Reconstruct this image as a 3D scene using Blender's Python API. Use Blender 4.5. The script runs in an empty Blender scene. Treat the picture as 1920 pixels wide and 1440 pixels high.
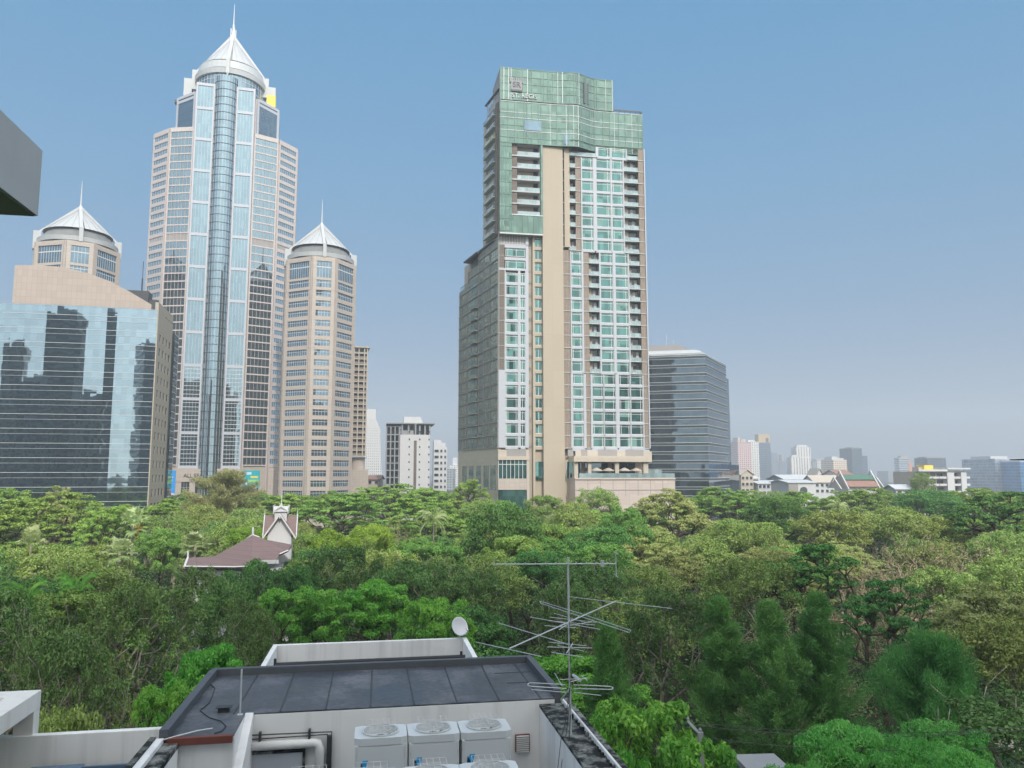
import bpy, math, random
import numpy as np
from mathutils import Vector
R = math.radians
random.seed(7); rng = np.random.default_rng(11)
scene = bpy.context.scene
COL = scene.collection

# ---------------------------------------------------------------- camera model (photo pixels 1920 x 1440)
F = 1450.0; PITCH = math.atan(168 / 1450); CP, SP = math.cos(PITCH), math.sin(PITCH); H = 24.0
def ray(px, py):
    x = (px - 960) / F; u = (720 - py) / F
    return (x, CP - u * SP, SP + u * CP)
def atz(px, py, z):
    d = ray(px, py); t = (z - H) / d[2]
    return Vector((d[0] * t, d[1] * t, z))
def atY(px, py, Y):
    d = ray(px, py); t = Y / d[1]
    return Vector((d[0] * t, Y, H + d[2] * t))
def proj(p):
    d = p[1] * CP + (p[2] - H) * SP
    return 960 + F * p[0] / d, 720 - F * (-p[1] * SP + (p[2] - H) * CP) / d

class Frame:
    """A vertical plane in the place: origin, direction u along it, v pointing away from its front."""
    def __init__(s, x, y, deg):
        s.x, s.y, s.a = x, y, R(deg)
        s.c, s.s = math.cos(s.a), math.sin(s.a)
    def uz(s, px, py, v=0.0):
        ox, oy = s.x - s.s * v, s.y + s.c * v
        d = ray(px, py)
        t = (-ox * s.s + oy * s.c) / (-d[0] * s.s + d[1] * s.c)
        X, Y = d[0] * t - ox, d[1] * t - oy
        return X * s.c + Y * s.s, H + d[2] * t
    def u(s, px, py=700, v=0.0): return s.uz(px, py, v)[0]
    def z(s, px, py, v=0.0): return s.uz(px, py, v)[1]
    def loc(s, p):
        X, Y = p[0] - s.x, p[1] - s.y
        return (X * s.c + Y * s.s, -X * s.s + Y * s.c, p[2])
    def world(s, u, v, z): return Vector((s.x + u * s.c - v * s.s, s.y + u * s.s + v * s.c, z))

# ---------------------------------------------------------------- mesh builder
class MB:
    def __init__(s): s.v = []; s.f = []; s.m = []
    def face(s, pts, m=0):
        n = len(s.v); s.v += [tuple(p) for p in pts]; s.f.append(tuple(range(n, n + len(pts)))); s.m.append(m)
    def box(s, x0, x1, y0, y1, z0, z1, m=0):
        if x1 < x0: x0, x1 = x1, x0
        if y1 < y0: y0, y1 = y1, y0
        if z1 < z0: z0, z1 = z1, z0
        n = len(s.v)
        s.v += [(x0,y0,z0),(x1,y0,z0),(x1,y1,z0),(x0,y1,z0),(x0,y0,z1),(x1,y0,z1),(x1,y1,z1),(x0,y1,z1)]
        for q in ((0,3,2,1),(4,5,6,7),(0,1,5,4),(1,2,6,5),(2,3,7,6),(3,0,4,7)):
            s.f.append(tuple(n + i for i in q)); s.m.append(m)
        return s
    def hexa(s, b, t, m=0):
        n = len(s.v); s.v += [tuple(p) for p in b] + [tuple(p) for p in t]
        for q in ((3,2,1,0),(4,5,6,7),(0,1,5,4),(1,2,6,5),(2,3,7,6),(3,0,4,7)):
            s.f.append(tuple(n + i for i in q)); s.m.append(m)
        return s
    def obox(s, P, Q, t0, t1, n0, n1, z0, z1, m=0):
        """box along the plan line P->Q (t in metres along it, n outward = right-hand side of P->Q)"""
        dx, dy = Q[0] - P[0], Q[1] - P[1]; L = math.hypot(dx, dy); dx /= L; dy /= L
        nx, ny = dy, -dx
        pt = lambda t, n, z: (P[0] + dx * t + nx * n, P[1] + dy * t + ny * n, z)
        b = [pt(t0, n1, z0), pt(t1, n1, z0), pt(t1, n0, z0), pt(t0, n0, z0)]
        return s.hexa(b, [(p[0], p[1], z1) for p in b], m)
    def prism(s, poly, z0, z1, m=0, mtop=None):
        k = len(poly); n = len(s.v)
        s.v += [(p[0], p[1], z0) for p in poly] + [(p[0], p[1], z1) for p in poly]
        for i in range(k):
            j = (i + 1) % k; s.f.append((n+i, n+j, n+k+j, n+k+i)); s.m.append(m)
        s.f.append(tuple(n + k + i for i in range(k))); s.m.append(m if mtop is None else mtop)
        s.f.append(tuple(n + i for i in reversed(range(k)))); s.m.append(m)
        return s
    def tube(s, pts, r, n=6, m=0, r2=None):
        pts = [Vector(p) for p in pts]; k = len(pts); base = len(s.v)
        up = None
        for i, p in enumerate(pts):
            d = (pts[min(i+1, k-1)] - pts[max(i-1, 0)]).normalized()
            a = d.cross(Vector((0,0,1)) if abs(d.z) < .9 else Vector((1,0,0))).normalized() if up is None else (up - d * up.dot(d)).normalized()
            up = a; b = d.cross(a)
            rr = r if r2 is None else r + (r2 - r) * i / max(1, k - 1)
            for j in range(n):
                t = 2 * math.pi * j / n
                s.v.append(tuple(p + (a * math.cos(t) + b * math.sin(t)) * rr))
        for i in range(k - 1):
            for j in range(n):
                jj = (j + 1) % n
                s.f.append((base+i*n+j, base+i*n+jj, base+(i+1)*n+jj, base+(i+1)*n+j)); s.m.append(m)
        s.f.append(tuple(base + j for j in reversed(range(n)))); s.m.append(m)
        s.f.append(tuple(base + (k-1)*n + j for j in range(n))); s.m.append(m)
        return s
    def lathe(s, prof, cx=0, cy=0, n=32, m=0, a0=0.0, a1=360.0):
        full = abs(a1 - a0 - 360) < 1e-6; cnt = n if full else n + 1; base = len(s.v)
        for r, z in prof:
            for j in range(cnt):
                t = R(a0 + (a1 - a0) * j / n); s.v.append((cx + r * math.cos(t), cy + r * math.sin(t), z))
        for i in range(len(prof) - 1):
            for j in range(n):
                jj = (j + 1) % cnt if full else j + 1
                s.f.append((base+i*cnt+j, base+i*cnt+jj, base+(i+1)*cnt+jj, base+(i+1)*cnt+j)); s.m.append(m)
        return s
    def build(s, name, mats, parent=None, smooth=False, bevel=0):
        me = bpy.data.meshes.new(name); me.from_pydata(s.v, [], s.f)
        if not isinstance(mats, (list, tuple)): mats = [mats]
        for x in mats: me.materials.append(x)
        if len(mats) > 1: me.polygons.foreach_set('material_index', s.m)
        if smooth: me.polygons.foreach_set('use_smooth', [True] * len(s.f))
        me.update()
        o = bpy.data.objects.new(name, me); COL.objects.link(o)
        if parent is not None: o.parent = parent
        if bevel:
            b = o.modifiers.new('bevel', 'BEVEL'); b.width = bevel; b.segments = 2; b.limit_method = 'ANGLE'
        return o

def tag(o, label=None, cat=None, group=None, kind=None):
    if label: o['label'] = label
    if cat: o['category'] = cat
    if group: o['group'] = group
    if kind: o['kind'] = kind
    return o
def empty(name, loc, rz=0.0, label=None, cat=None, group=None):
    o = bpy.data.objects.new(name, None); COL.objects.link(o); o.location = loc; o.rotation_euler = (0, 0, rz)
    o.empty_display_size = .2
    return tag(o, label, cat, group)
def fempty(name, fr, label, cat, group=None):
    return empty(name, (fr.x, fr.y, 0), fr.a, label, cat, group)
def copy_tree(o, parent=None):
    c = o.copy(); COL.objects.link(c); c.parent = parent
    for ch in list(o.children): copy_tree(ch, c)
    return c
def part_each(parent, name, metas, mats, limit=100):
    """metas: list of (area, function(mb)); the largest become parts of their own, any beyond the limit one stuff part"""
    metas = sorted(metas, key=lambda a: -a[0])
    for a, fn in metas[:limit]:
        mb = MB(); fn(mb); mb.build(name, mats, parent)
    if metas[limit:]:
        mb = MB()
        for a, fn in metas[limit:]: fn(mb)
        tag(mb.build(name, mats, parent), kind='stuff')

# ---------------------------------------------------------------- materials
def lin(r, g, b):
    f = lambda c: (c/255/12.92) if c/255 <= .04045 else ((c/255 + .055)/1.055)**2.4
    return (f(r), f(g), f(b), 1)
class NT:
    def __init__(s, name):
        s.mat = bpy.data.materials.new(name); s.mat.use_nodes = True
        s.t = s.mat.node_tree; s.t.nodes.clear()
        s.out = s.n('ShaderNodeOutputMaterial')
    def n(s, kind, **kw):
        x = s.t.nodes.new(kind)
        for k, v in kw.items(): setattr(x, k, v)
        return x
    def l(s, a, b): s.t.links.new(a, b)
    def val(s, sock, v):
        if hasattr(v, 'is_linked') or isinstance(v, bpy.types.NodeSocket): s.l(v, sock)
        else: sock.default_value = v
    def math(s, op, a, b=0.0, c=None):
        x = s.n('ShaderNodeMath', operation=op); s.val(x.inputs[0], a); s.val(x.inputs[1], b)
        if c is not None: s.val(x.inputs[2], c)
        return x.outputs[0]
    def vmath(s, op, a, b=(0,0,0), scale=None):
        x = s.n('ShaderNodeVectorMath', operation=op); s.val(x.inputs[0], a)
        if op != 'SCALE': s.val(x.inputs[1], b)
        if scale is not None: s.val(x.inputs['Scale'], scale)
        return x.outputs[0]
    def mix(s, f, a, b, blend='MIX'):
        x = s.n('ShaderNodeMix', data_type='RGBA', blend_type=blend)
        s.val(x.inputs[0], f); s.val(x.inputs[6], a); s.val(x.inputs[7], b)
        return x.outputs[2]
    def obj(s): return s.n('ShaderNodeTexCoord').outputs['Object']
    def noise(s, scale, detail=3, vec=None, rough=.55):
        x = s.n('ShaderNodeTexNoise'); x.inputs['Scale'].default_value = scale; x.inputs['Detail'].default_value = detail
        x.inputs['Roughness'].default_value = rough
        s.l(vec if vec is not None else s.obj(), x.inputs['Vector']); return x
    def ramp(s, fac, stops):
        x = s.n('ShaderNodeValToRGB'); e = x.color_ramp.elements
        while len(e) < len(stops): e.new(.5)
        for i, (p, c) in enumerate(stops): e[i].position = p; e[i].color = c
        s.l(fac, x.inputs[0]); return x.outputs[0]
    def bsdf(s, color, rough=.6, metal=0.0, spec=.5, normal=None):
        b = s.n('ShaderNodeBsdfPrincipled'); s.val(b.inputs['Base Color'], color); s.val(b.inputs['Roughness'], rough)
        s.val(b.inputs['Metallic'], metal); b.inputs['Specular IOR Level'].default_value = spec
        if normal is not None: s.l(normal, b.inputs['Normal'])
        s.l(b.outputs[0], s.out.inputs[0]); return b
    def bump(s, h, strength=.3, dist=.02):
        x = s.n('ShaderNodeBump'); x.inputs['Strength'].default_value = strength; x.inputs['Distance'].default_value = dist
        s.l(h, x.inputs['Height']); return x.outputs[0]

def plain(name, col, rough=.6, var=.12, scale=.7, metal=0.0, spec=.4, bump=0.0, streak=0.0):
    """paint, plaster, concrete: uneven tone, faint rain streaks"""
    t = NT(name); o = t.obj()
    nz = t.noise(scale, 5, o)
    c = t.mix(t.math('MULTIPLY', nz.outputs[0], 1.0), [x * (1 - var) for x in col[:3]] + [1], [min(1, x * (1 + var)) for x in col[:3]] + [1])
    if streak:
        mp = t.n('ShaderNodeMapping'); mp.inputs['Scale'].default_value = (2.2, 2.2, .12); t.l(o, mp.inputs[0])
        sn = t.noise(1.0, 4, mp.outputs[0])
        f = t.ramp(sn.outputs[0], [(.5, (0,0,0,1)), (.75, (1,1,1,1))])
        c = t.mix(t.math('MULTIPLY', f, streak), c, [x * .45 for x in col[:3]] + [1])
    nrm = None
    if bump:
        b = t.noise(scale * 12, 4, o); nrm = t.bump(b.outputs[0], bump, .02)
    t.bsdf(c, rough, metal, spec, nrm)
    return t.mat

def glass(name, tint, metal=.75, rough=.03, pw=1.4, ph=1.8, tilt=.012, wave=.006, var=.15, wsc=.35):
    """coated facade glass: mirror-like, every pane set at a slightly different angle"""
    t = NT(name); o = t.obj()
    sx = t.n('ShaderNodeSeparateXYZ'); t.l(o, sx.inputs[0])
    along = t.math('ADD', sx.outputs[0], t.math('MULTIPLY', sx.outputs[1], .83))
    ux = t.math('FLOOR', t.math('DIVIDE', along, pw)); uz = t.math('FLOOR', t.math('DIVIDE', sx.outputs[2], ph))
    cb = t.n('ShaderNodeCombineXYZ'); t.l(ux, cb.inputs[0]); t.l(uz, cb.inputs[1])
    wn = t.n('ShaderNodeTexWhiteNoise', noise_dimensions='2D'); t.l(cb.outputs[0], wn.inputs['Vector'])
    d1 = t.vmath('SCALE', t.vmath('SUBTRACT', wn.outputs['Color'], (.5,.5,.5)), scale=tilt)
    nz = t.noise(wsc, 2, o)
    d2 = t.vmath('SCALE', t.vmath('SUBTRACT', nz.outputs['Color'], (.5,.5,.5)), scale=wave)
    g = t.n('ShaderNodeNewGeometry')
    nn = t.vmath('NORMALIZE', t.vmath('ADD', g.outputs['Normal'], t.vmath('ADD', d1, d2)))
    c = t.mix(wn.outputs['Value'], [x * (1 - var) for x in tint[:3]] + [1], [min(1, x * (1 + var)) for x in tint[:3]] + [1])
    t.bsdf(c, rough, metal, .5, nn)
    return t.mat

def gridwall(name, wall, glassc, w, h, fw, fh, rough=.5, gr=.1, gm=.5):
    """far facade: rows of dark panes in a wall, in metres"""
    t = NT(name); o = t.obj()
    sx = t.n('ShaderNodeSeparateXYZ'); t.l(o, sx.inputs[0])
    along = t.math('ADD', sx.outputs[0], sx.outputs[1])
    a = t.math('LESS_THAN', t.math('FRACT', t.math('DIVIDE', along, w)), fw)
    b = t.math('LESS_THAN', t.math('FRACT', t.math('DIVIDE', sx.outputs[2], h)), fh)
    f = t.math('MULTIPLY', a, b)
    cb = t.n('ShaderNodeCombineXYZ'); t.l(t.math('FLOOR', t.math('DIVIDE', along, w)), cb.inputs[0]); t.l(t.math('FLOOR', t.math('DIVIDE', sx.outputs[2], h)), cb.inputs[1])
    wn = t.n('ShaderNodeTexWhiteNoise', noise_dimensions='2D'); t.l(cb.outputs[0], wn.inputs['Vector'])
    gc = t.mix(wn.outputs['Value'], [x * .6 for x in glassc[:3]] + [1], [min(1, x * 1.5) for x in glassc[:3]] + [1])
    c = t.mix(f, wall, gc)
    rgh = t.math('SUBTRACT', rough, t.math('MULTIPLY', f, rough - gr))
    t.bsdf(c, rgh, t.math('MULTIPLY', f, gm), .4)
    return t.mat

def stone(name, col, w, h, jw=.03, var=.1, rough=.55, joint=.55):
    """panelled cladding with joints"""
    t = NT(name); o = t.obj()
    sx = t.n('ShaderNodeSeparateXYZ'); t.l(o, sx.inputs[0])
    along = t.math('ADD', sx.outputs[0], t.math('MULTIPLY', sx.outputs[1], .83))
    a = t.math('LESS_THAN', t.math('FRACT', t.math('DIVIDE', along, w)), jw / w)
    b = t.math('LESS_THAN', t.math('FRACT', t.math('DIVIDE', sx.outputs[2], h)), jw / h)
    f = t.math('MAXIMUM', a, b)
    cb = t.n('ShaderNodeCombineXYZ'); t.l(t.math('FLOOR', t.math('DIVIDE', along, w)), cb.inputs[0]); t.l(t.math('FLOOR', t.math('DIVIDE', sx.outputs[2], h)), cb.inputs[1])
    wn = t.n('ShaderNodeTexWhiteNoise', noise_dimensions='2D'); t.l(cb.outputs[0], wn.inputs['Vector'])
    nz = t.noise(.25, 4, o)
    k = t.math('MULTIPLY', t.math('ADD', wn.outputs['Value'], nz.outputs[0]), .5)
    c = t.mix(k, [x * (1 - var) for x in col[:3]] + [1], [min(1, x * (1 + var)) for x in col[:3]] + [1])
    c = t.mix(f, c, [x * joint for x in col[:3]] + [1])
    t.bsdf(c, rough, 0, .4)
    return t.mat

def leafmat(name, c0, c1, trans=.35, hue=.03, val=.25):
    t = NT(name)
    at = t.n('ShaderNodeAttribute', attribute_name='tone')
    c = t.mix(at.outputs['Fac'], c0, c1)
    oi = t.n('ShaderNodeObjectInfo')
    hs = t.n('ShaderNodeHueSaturation'); t.l(c, hs.inputs['Color'])
    t.l(t.math('ADD', .5 - hue / 2, t.math('MULTIPLY', oi.outputs['Random'], hue)), hs.inputs['Hue'])
    r2 = t.math('FRACT', t.math('MULTIPLY', oi.outputs['Random'], 7.31))
    t.l(t.math('ADD', 1 - val / 2, t.math('MULTIPLY', r2, val)), hs.inputs['Value'])
    d = t.n('ShaderNodeBsdfDiffuse'); t.l(hs.outputs[0], d.inputs[0])
    tr = t.n('ShaderNodeBsdfTranslucent'); t.l(hs.outputs[0], tr.inputs[0])
    gl = t.n('ShaderNodeBsdfGlossy'); gl.inputs['Roughness'].default_value = .45; gl.inputs[0].default_value = (.8, .85, .8, 1)
    m1 = t.n('ShaderNodeMixShader'); m1.inputs[0].default_value = trans; t.l(d.outputs[0], m1.inputs[1]); t.l(tr.outputs[0], m1.inputs[2])
    m2 = t.n('ShaderNodeMixShader'); m2.inputs[0].default_value = .025; t.l(m1.outputs[0], m2.inputs[1]); t.l(gl.outputs[0], m2.inputs[2])
    t.l(m2.outputs[0], t.out.inputs[0])
    return t.mat

M = {}
M['white_frame'] = plain('white cladding', lin(182,186,194), .45, .04, .3)
M['white'] = plain('white render', lin(202,203,204), .7, .05, .6, streak=.12)
M['white_old'] = plain('stained white render', lin(226,224,218), .75, .08, 1.1, streak=.3)
M['beige'] = stone('beige render', lin(180,168,150), 5.2, 11.0, .05, .05, .7, .85)
M['beige_pale'] = stone('pale beige stone', lin(190,180,166), 1.5, 1.2, .03, .06, .6, .8)
M['pink'] = stone('pinkish granite cladding', lin(184,173,163), 1.5, 1.25, .05, .06, .5, .72)
M['pink_pale'] = stone('pale pink mullion stone', lin(196,186,182), 1.2, 1.8, .06, .08, .5, .8)
M['pink_small'] = stone('pink stone band', lin(178,164,154), 1.2, 1.8, .06, .1, .5, .75)
M['tan'] = stone('tan stone', lin(174,164,150), 1.6, 1.3, .04, .06, .6, .75)
M['screen'] = stone('brown patterned screen', lin(160,146,134), .5, .36, .12, .3, .7, .55)
M['screen_dark'] = stone('dark brown screen', lin(124,114,106), .55, .5, .12, .25, .7, .55)
M['dark_recess'] = plain('recess wall', lin(176,168,156), .8, .15, .5)
M['sage'] = stone('sage grey cladding', lin(128,134,124), 2.2, 3.66, .08, .1, .5, .7)
M['grey'] = plain('grey concrete', lin(150,152,154), .75, .1, .5, streak=.12)
M['grey_dark'] = plain('dark grey metal', lin(70,74,78), .5, .1, .6)
M['grey_band'] = plain('grey panel band', lin(152,148,146), .6, .05, .4)
M['slab'] = plain('slab edge white', lin(186,188,190), .6, .05, .5)
M['metal_white'] = plain('white metal', lin(222,222,220), .4, .04, 1.0)
M['mullion_light'] = plain('light mullion', lin(200,205,206), .4, .04, 1)
M['mullion_green'] = plain('green grey mullion', lin(96,128,118), .4, .06, 1)
M['mullion_dark'] = plain('dark mullion', lin(60,70,74), .4, .06, 1)
M['gl_green'] = glass('teal window glass', (.095,.215,.205,1), .6, .04, 1.2, 2.9, .02, .008, .35)
M['gl_crown'] = glass('pale green curtain glass', (.14,.225,.19,1), .55, .12, 1.5, 1.8, .02, .01, .2)
M['gl_rail'] = glass('balcony rail glass', (.30,.40,.41,1), .35, .12, 1.2, 1.2, .03, .01, .2)
M['gl_tower'] = glass('pale blue tower glass', (.215,.31,.36,1), .88, .03, 1.5, 3.6, .008, .006, .08)
M['gl_tower_blue'] = glass('blue tower glass', (.17,.25,.31,1), .72, .03, 1.5, 1.8, .01, .006, .12)
M['gl_wing'] = glass('blue wing window glass', (.25,.37,.45,1), .65, .05, 1.5, 1.8, .01, .006, .12)
M['gl_office'] = glass('mirror office glass', (.26,.36,.42,1), .92, .02, 1.5, 1.95, .007, .012, .1, .25)
M['gl_dark'] = glass('dark office glass', (.11,.155,.19,1), .85, .03, 1.5, 2.0, .014, .012, .15, .3)
M['gl_side'] = glass('dark green side glass', (.20,.30,.27,1), .6, .08, 1.3, 1.8, .02, .01, .2)
M['gl_win'] = glass('plain dark window', (.06,.075,.08,1), .35, .06, 1.1, 1.4, .02, .006, .3)
M['roof_white'] = plain('white metal roofing', lin(180,184,186), .45, .08, .35, metal=.0, spec=.5)
M['louvre'] = plain('louvre grey', lin(186,188,188), .5, .1, .8)
M['ochre'] = plain('pale ochre panel', lin(196,168,122), .6, .05, .4)
M['curtain'] = plain('pale curtain behind glass', lin(112,150,142), .3, .2, 2)
M['blade'] = plain('dark fan blade', lin(78,82,80), .5, .1, 3)
M['yellow'] = plain('yellow panel', lin(236,206,90), .6, .05, .4)
M['steel'] = plain('galvanised steel', lin(196,200,202), .4, .08, 3, metal=.15)
M['steel_dark'] = plain('dark pipe', lin(58,60,62), .5, .1, 3)
SUN = (42, 20)
SUN_E, SKY_E, AIR, DUST, OZONE, EXPO = 2.8, .15, 1.0, 1.0, 3.0, 0.15
SKY_RAMP = [(0.0, (.245,.325,.43)), (.10, (.22,.325,.475)), (.22, (.175,.345,.545)), (.35, (.15,.365,.60)), (.6, (.105,.335,.62)), (1.0, (.10,.26,.52))]
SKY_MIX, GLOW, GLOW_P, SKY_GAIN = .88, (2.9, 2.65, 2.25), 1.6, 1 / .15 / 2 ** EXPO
HAZE, HAZE_COL, HAZE_G = .00045, (.86, .93, 1.0, 1), 0.0
# ================================================================ hotel tower
M['pink_grey'] = stone('pinkish grey panels', lin(196,182,174), 4.0, 3.0, .08, .08, .6, .8)
def build_hotel():
    p0 = atY(935, 640, 230)
    fr = Frame(p0.x, p0.y, 10)
    T = fempty('hotel_tower', fr, 'tall hotel tower with wavy green glass crown and a full-height beige pier', 'tower')
    U = lambda px, py=700, v=0: fr.u(px, py, v)
    Z = lambda py, px=1080: fr.z(px, py)
    sf = Frame(p0.x, p0.y, 112)                       # left flank, u runs away from us
    def S(us, vs):                                    # flank (u, inward) -> hotel plan coordinates
        w = sf.world(us, -vs, 0); l = fr.loc(w); return (l[0], l[1])
    zb = Z(840); zt = Z(270); n = 25; fh = (zt - zb) / n
    uR = U(1215); uL = 0.0
    uP0, uP1 = U(1017.5), U(1056.5)
    zGlass0 = fr.z(935, 440); zG1 = fr.z(935, 190); zTop = fr.z(935, 130)
    # ---- body (behind the recess depth)
    mb = MB()
    back = 26
    mb.prism([(U(1003), 2.4), (uR, 2.4), (uR, back), (U(1003), back)], 0, zt + 1, 0)
    mb.prism([(1.2, 1.2), (U(1003) - .01, 1.2), (U(1003) - .01, back), S(36, 1.0), ], 0, fr.z(935, 446), 0)
    sU = sf.u(910, 300)
    mb.prism([(1.0, 1.4), (U(1003) - .02, 1.4), (U(1003) - .02, back - .1), S(sU + 4, .8), S(sU, .5)], fr.z(935, 446) + .01, fr.z(935, 200), 0)
    mb.build('core_wall', M['dark_recess'], T)
    # ---- beige pier
    mb = MB()
    zpl = Z(465)
    mb.box(uP0, uP1, -1.0, 2.5, 0, Z(281))
    mb.box(U(1060), U(1070), -.6, 2.5, zpl, Z(281))
    mb.box(uP1 + .002, U(1077), -.8, 2.5, 0, Z(862))
    mb.build('pier', M['beige'], T)
    mb = MB(); mb.box(uP1 + .01, U(1060) - .01, .2, 2.45, zpl, Z(281))
    for k in range(9):
        zz = zpl + (Z(281) - zpl) * k / 9; mb.box(uP1 + .01, U(1060) - .01, -.3, .19, zz, zz + .25, 1)
    mb.build('slot_glazing', [M['gl_dark'], M['beige']], T)
    # beige column with windows left of the pier
    cw0, cw1 = U(999.4), U(1017.3)
    cz = [Z(838 - 23.0 * k) for k in range(18)]
    mb = MB(); mb.box(cw0, U(1003.4), .0, 2.3, 0, Z(441)); mb.box(U(1003.4) + .002, cw1, .9, 2.3, 0, Z(441))
    for k in range(18):
        z = zb + fh * k; mb.box(U(1003.4) + .003, cw1, .1, .88, z - .55, z + .42)
    mb.build('window_column', M['beige'], T)
    # dark service slot
    mb = MB(); mb.box(U(991.5) + .02, U(999.4) - .02, 2.0, 2.35, 0, Z(441))
    for k in range(17):
        z = zb + fh * k; mb.box(U(991.5) + .02, U(999.4) - .02, 1.2, 1.99, z, z + 1.3, 1)
    mb.build('service_slot', [M['dark_recess'], M['screen']], T)
    wins = []                                         # (area, builder)
    def win(u0, u1, z0, z1, v=.45, sub=(.2,), tr=.22, vw=.0):
        def fn(mb):
            mb.box(u0, u1, v, v + .08, z0, z1, 0)
            f = .13
            mb.box(u0, u0 + f, v - .06, v - .003, z0, z1, 1); mb.box(u1 - f, u1, v - .06, v - .003, z0, z1, 1)
            mb.box(u0 + f, u1 - f, v - .06, v - .003, z0, z0 + f, 1); mb.box(u0 + f, u1 - f, v - .06, v - .003, z1 - f, z1, 1)
            for s_ in sub:
                x = u0 + (u1 - u0) * s_; mb.box(x - .06, x + .06, v - .07, v - .004, z0 + f, z1 - f, 1)
            r_ = random.Random(int(u0 * 97 + z0 * 131))
            if r_.random() < .25:                                               # curtains half drawn
                w_ = (u1 - u0 - 2 * f) * r_.uniform(.15, .45); x_ = u0 + f if r_.random() < .5 else u1 - f - w_
                mb.box(x_, x_ + w_, v - .012, v - .002, z0 + f, z1 - f, 2)
            if r_.random() < .12: mb.box(u0 + f, u1 - f, v - .016, v - .0135, z1 - f - (z1 - z0) * r_.uniform(.2, .5), z1 - f, 2)
            if tr: mb.box(u0 + f, u1 - f, v - .075, v - .005, z1 - tr * (z1 - z0) - .05, z1 - tr * (z1 - z0) + .05, 1)
        wins.append(((u1 - u0) * (z1 - z0), fn))
    bals = []
    def bal(u0, u1, z, seed=0, vr=.0, split=.35):
        """open balcony: slab, side screen, back wall with glazed door, glass rail"""
        def fn(mb):
            h = fh - .28
            mb.box(u0, u1, 1.75, 1.83, z + .05, z + h, 0)                       # doors
            mb.box(u0, u0 + (u1 - u0) * split, 1.5, 1.74, z + .05, z + h * .98, 2)
            mb.box(u0 - .2, u1 + .2, vr - .12, 1.49, z - .16, z + .045, 3)        # slab
            mb.box(u0, u1, vr, vr + .05, z + .05, z + 1.15, 1)                   # rail glass
            mb.box(u0, u1, vr - .03, vr + .08, z + 1.16, z + 1.22, 3)
            for i in range(5):
                x = u0 + (u1 - u0) * i / 4; mb.box(x - .03, x + .03, vr - .04, vr - .002, z + .05, z + 1.15, 3)
            r_ = random.Random(seed)
            if r_.random() < .5:                                                # a curtain drawn behind the door
                x = u0 + (u1 - u0) * r_.uniform(.4, .7); mb.box(x, min(u1, x + .9), 1.68, 1.74, z + .1, z + h * .9, 3)
        bals.append(((u1 - u0), fn))
    frame = MB()                                       # white cladding grid of the right facade
    screens = MB()
    slabs = MB()
    def cols(defs, ks):
        us = [(t, U(a), U(b)) for t, a, b in defs]
        for k in ks:
            z = zb + fh * k
            for i, (t, a, b) in enumerate(us):
                if t == 'w':
                    sub = (.82,) if b - a > 3.6 else ((.15, .85) if k % 2 else (.85,))
                    win(a, b, z + .38, z + fh - .42, .32, sub)
                elif t == 'b': bal(a, b, z, k * 7 + i)
                elif t == 'v': pass
            z1 = z
        z0, z1 = zb + fh * ks[0], zb + fh * (ks[-1] + 1)
        for t, a, b in us:
            if t == 's':
                sm = MB(); sm.box(a, b, .22, 1.2, z0, z1 - .003, 0)
                for k in ks: sm.box(a - .2, b + .2, .05, .219, zb + fh * k - .16, zb + fh * k + .05, 1)
                sm.build('screen_panel', [M['screen'], M['slab']], T)
        wide = [(a, b) for t, a, b in us if t == 'w']
        for k in list(ks):                             # spandrels over window runs, thin slabs elsewhere
            z = zb + fh * k
            for t, a, b in us:
                if t == 'w': frame.box(a - .35, b + .35, 0, 2.38, z - .40, z + .36)
        edges = []
        for j, (t, a, b) in enumerate(us):              # piers between columns
            na = us[j + 1][1] if j + 1 < len(us) else None
            if na and na - b > .06 and (t == 'w' or us[j + 1][0] == 'w'):
                frame.box(b, na, -.08, 2.36, z0 + .002, z1 - .45)
            if t == 'w' and (j == 0 or us[j - 1][0] != 'w') and a - (us[j - 1][2] if j else a) < .06:
                frame.box(a - .3, a, -.06, 2.36, z0 + .002, z1 - .45)
    lowC = [('s',1058,1070),('w',1074,1094),('s',1098.5,1107),('w',1110.6,1131.5),('w',1132.6,1154),('w',1160.5,1181),('w',1182.5,1204.5),('s',1206,1214.6)]
    midC = [('s',1058,1071),('w',1073,1092.5),('s',1096,1106.5),('b',1107,1126),('w',1128.7,1152),('w',1157,1181),('b',1183,1203),('s',1204.5,1214.5)]
    upC = [('b',1070.5,1082),('s',1082.5,1093),('w',1095,1116.5),('w',1123,1150),('w',1153,1174),('b',1176,1203),('s',1204.5,1214.5)]
    topC = [('b',1070.5,1122),('w',1127,1150),('w',1153,1181),('b',1183,1203),('s',1204.5,1214.5)]
    cols(lowC, list(range(0, 6))); cols(midC, list(range(6, 16))); cols(upC, list(range(16, 24))); cols(topC, [24])
    frame.box(U(1070.2), uR, -.1, 2.4, zb - .9, zb - .42); 
    frame.box(uR, uR + .35, -.1, 2.4, zb, zt)
    frame.build('facade_frame', M['white_frame'], T)
    # ---- left wing front: white frame with green windows
    a0, a1, b0, b1 = U(948), U(971.5), U(976), U(985)
    lw = MB(); zl = [zb + fh * k for k in range(17)]
    x1 = U(991.5)
    lw.box(U(946), a0 - .002, 0, 1.9, zl[0], zl[14] + .3); lw.box(a1 + .002, b0 - .002, 0, 1.9, zl[0], zl[14] + .3); lw.box(b1 + .002, x1, 0, 1.9, zl[0], zl[14] + .3)
    lw.box(0, U(946) - .002, -.02, 1.9, zl[0], zl[6] + .3)
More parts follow.
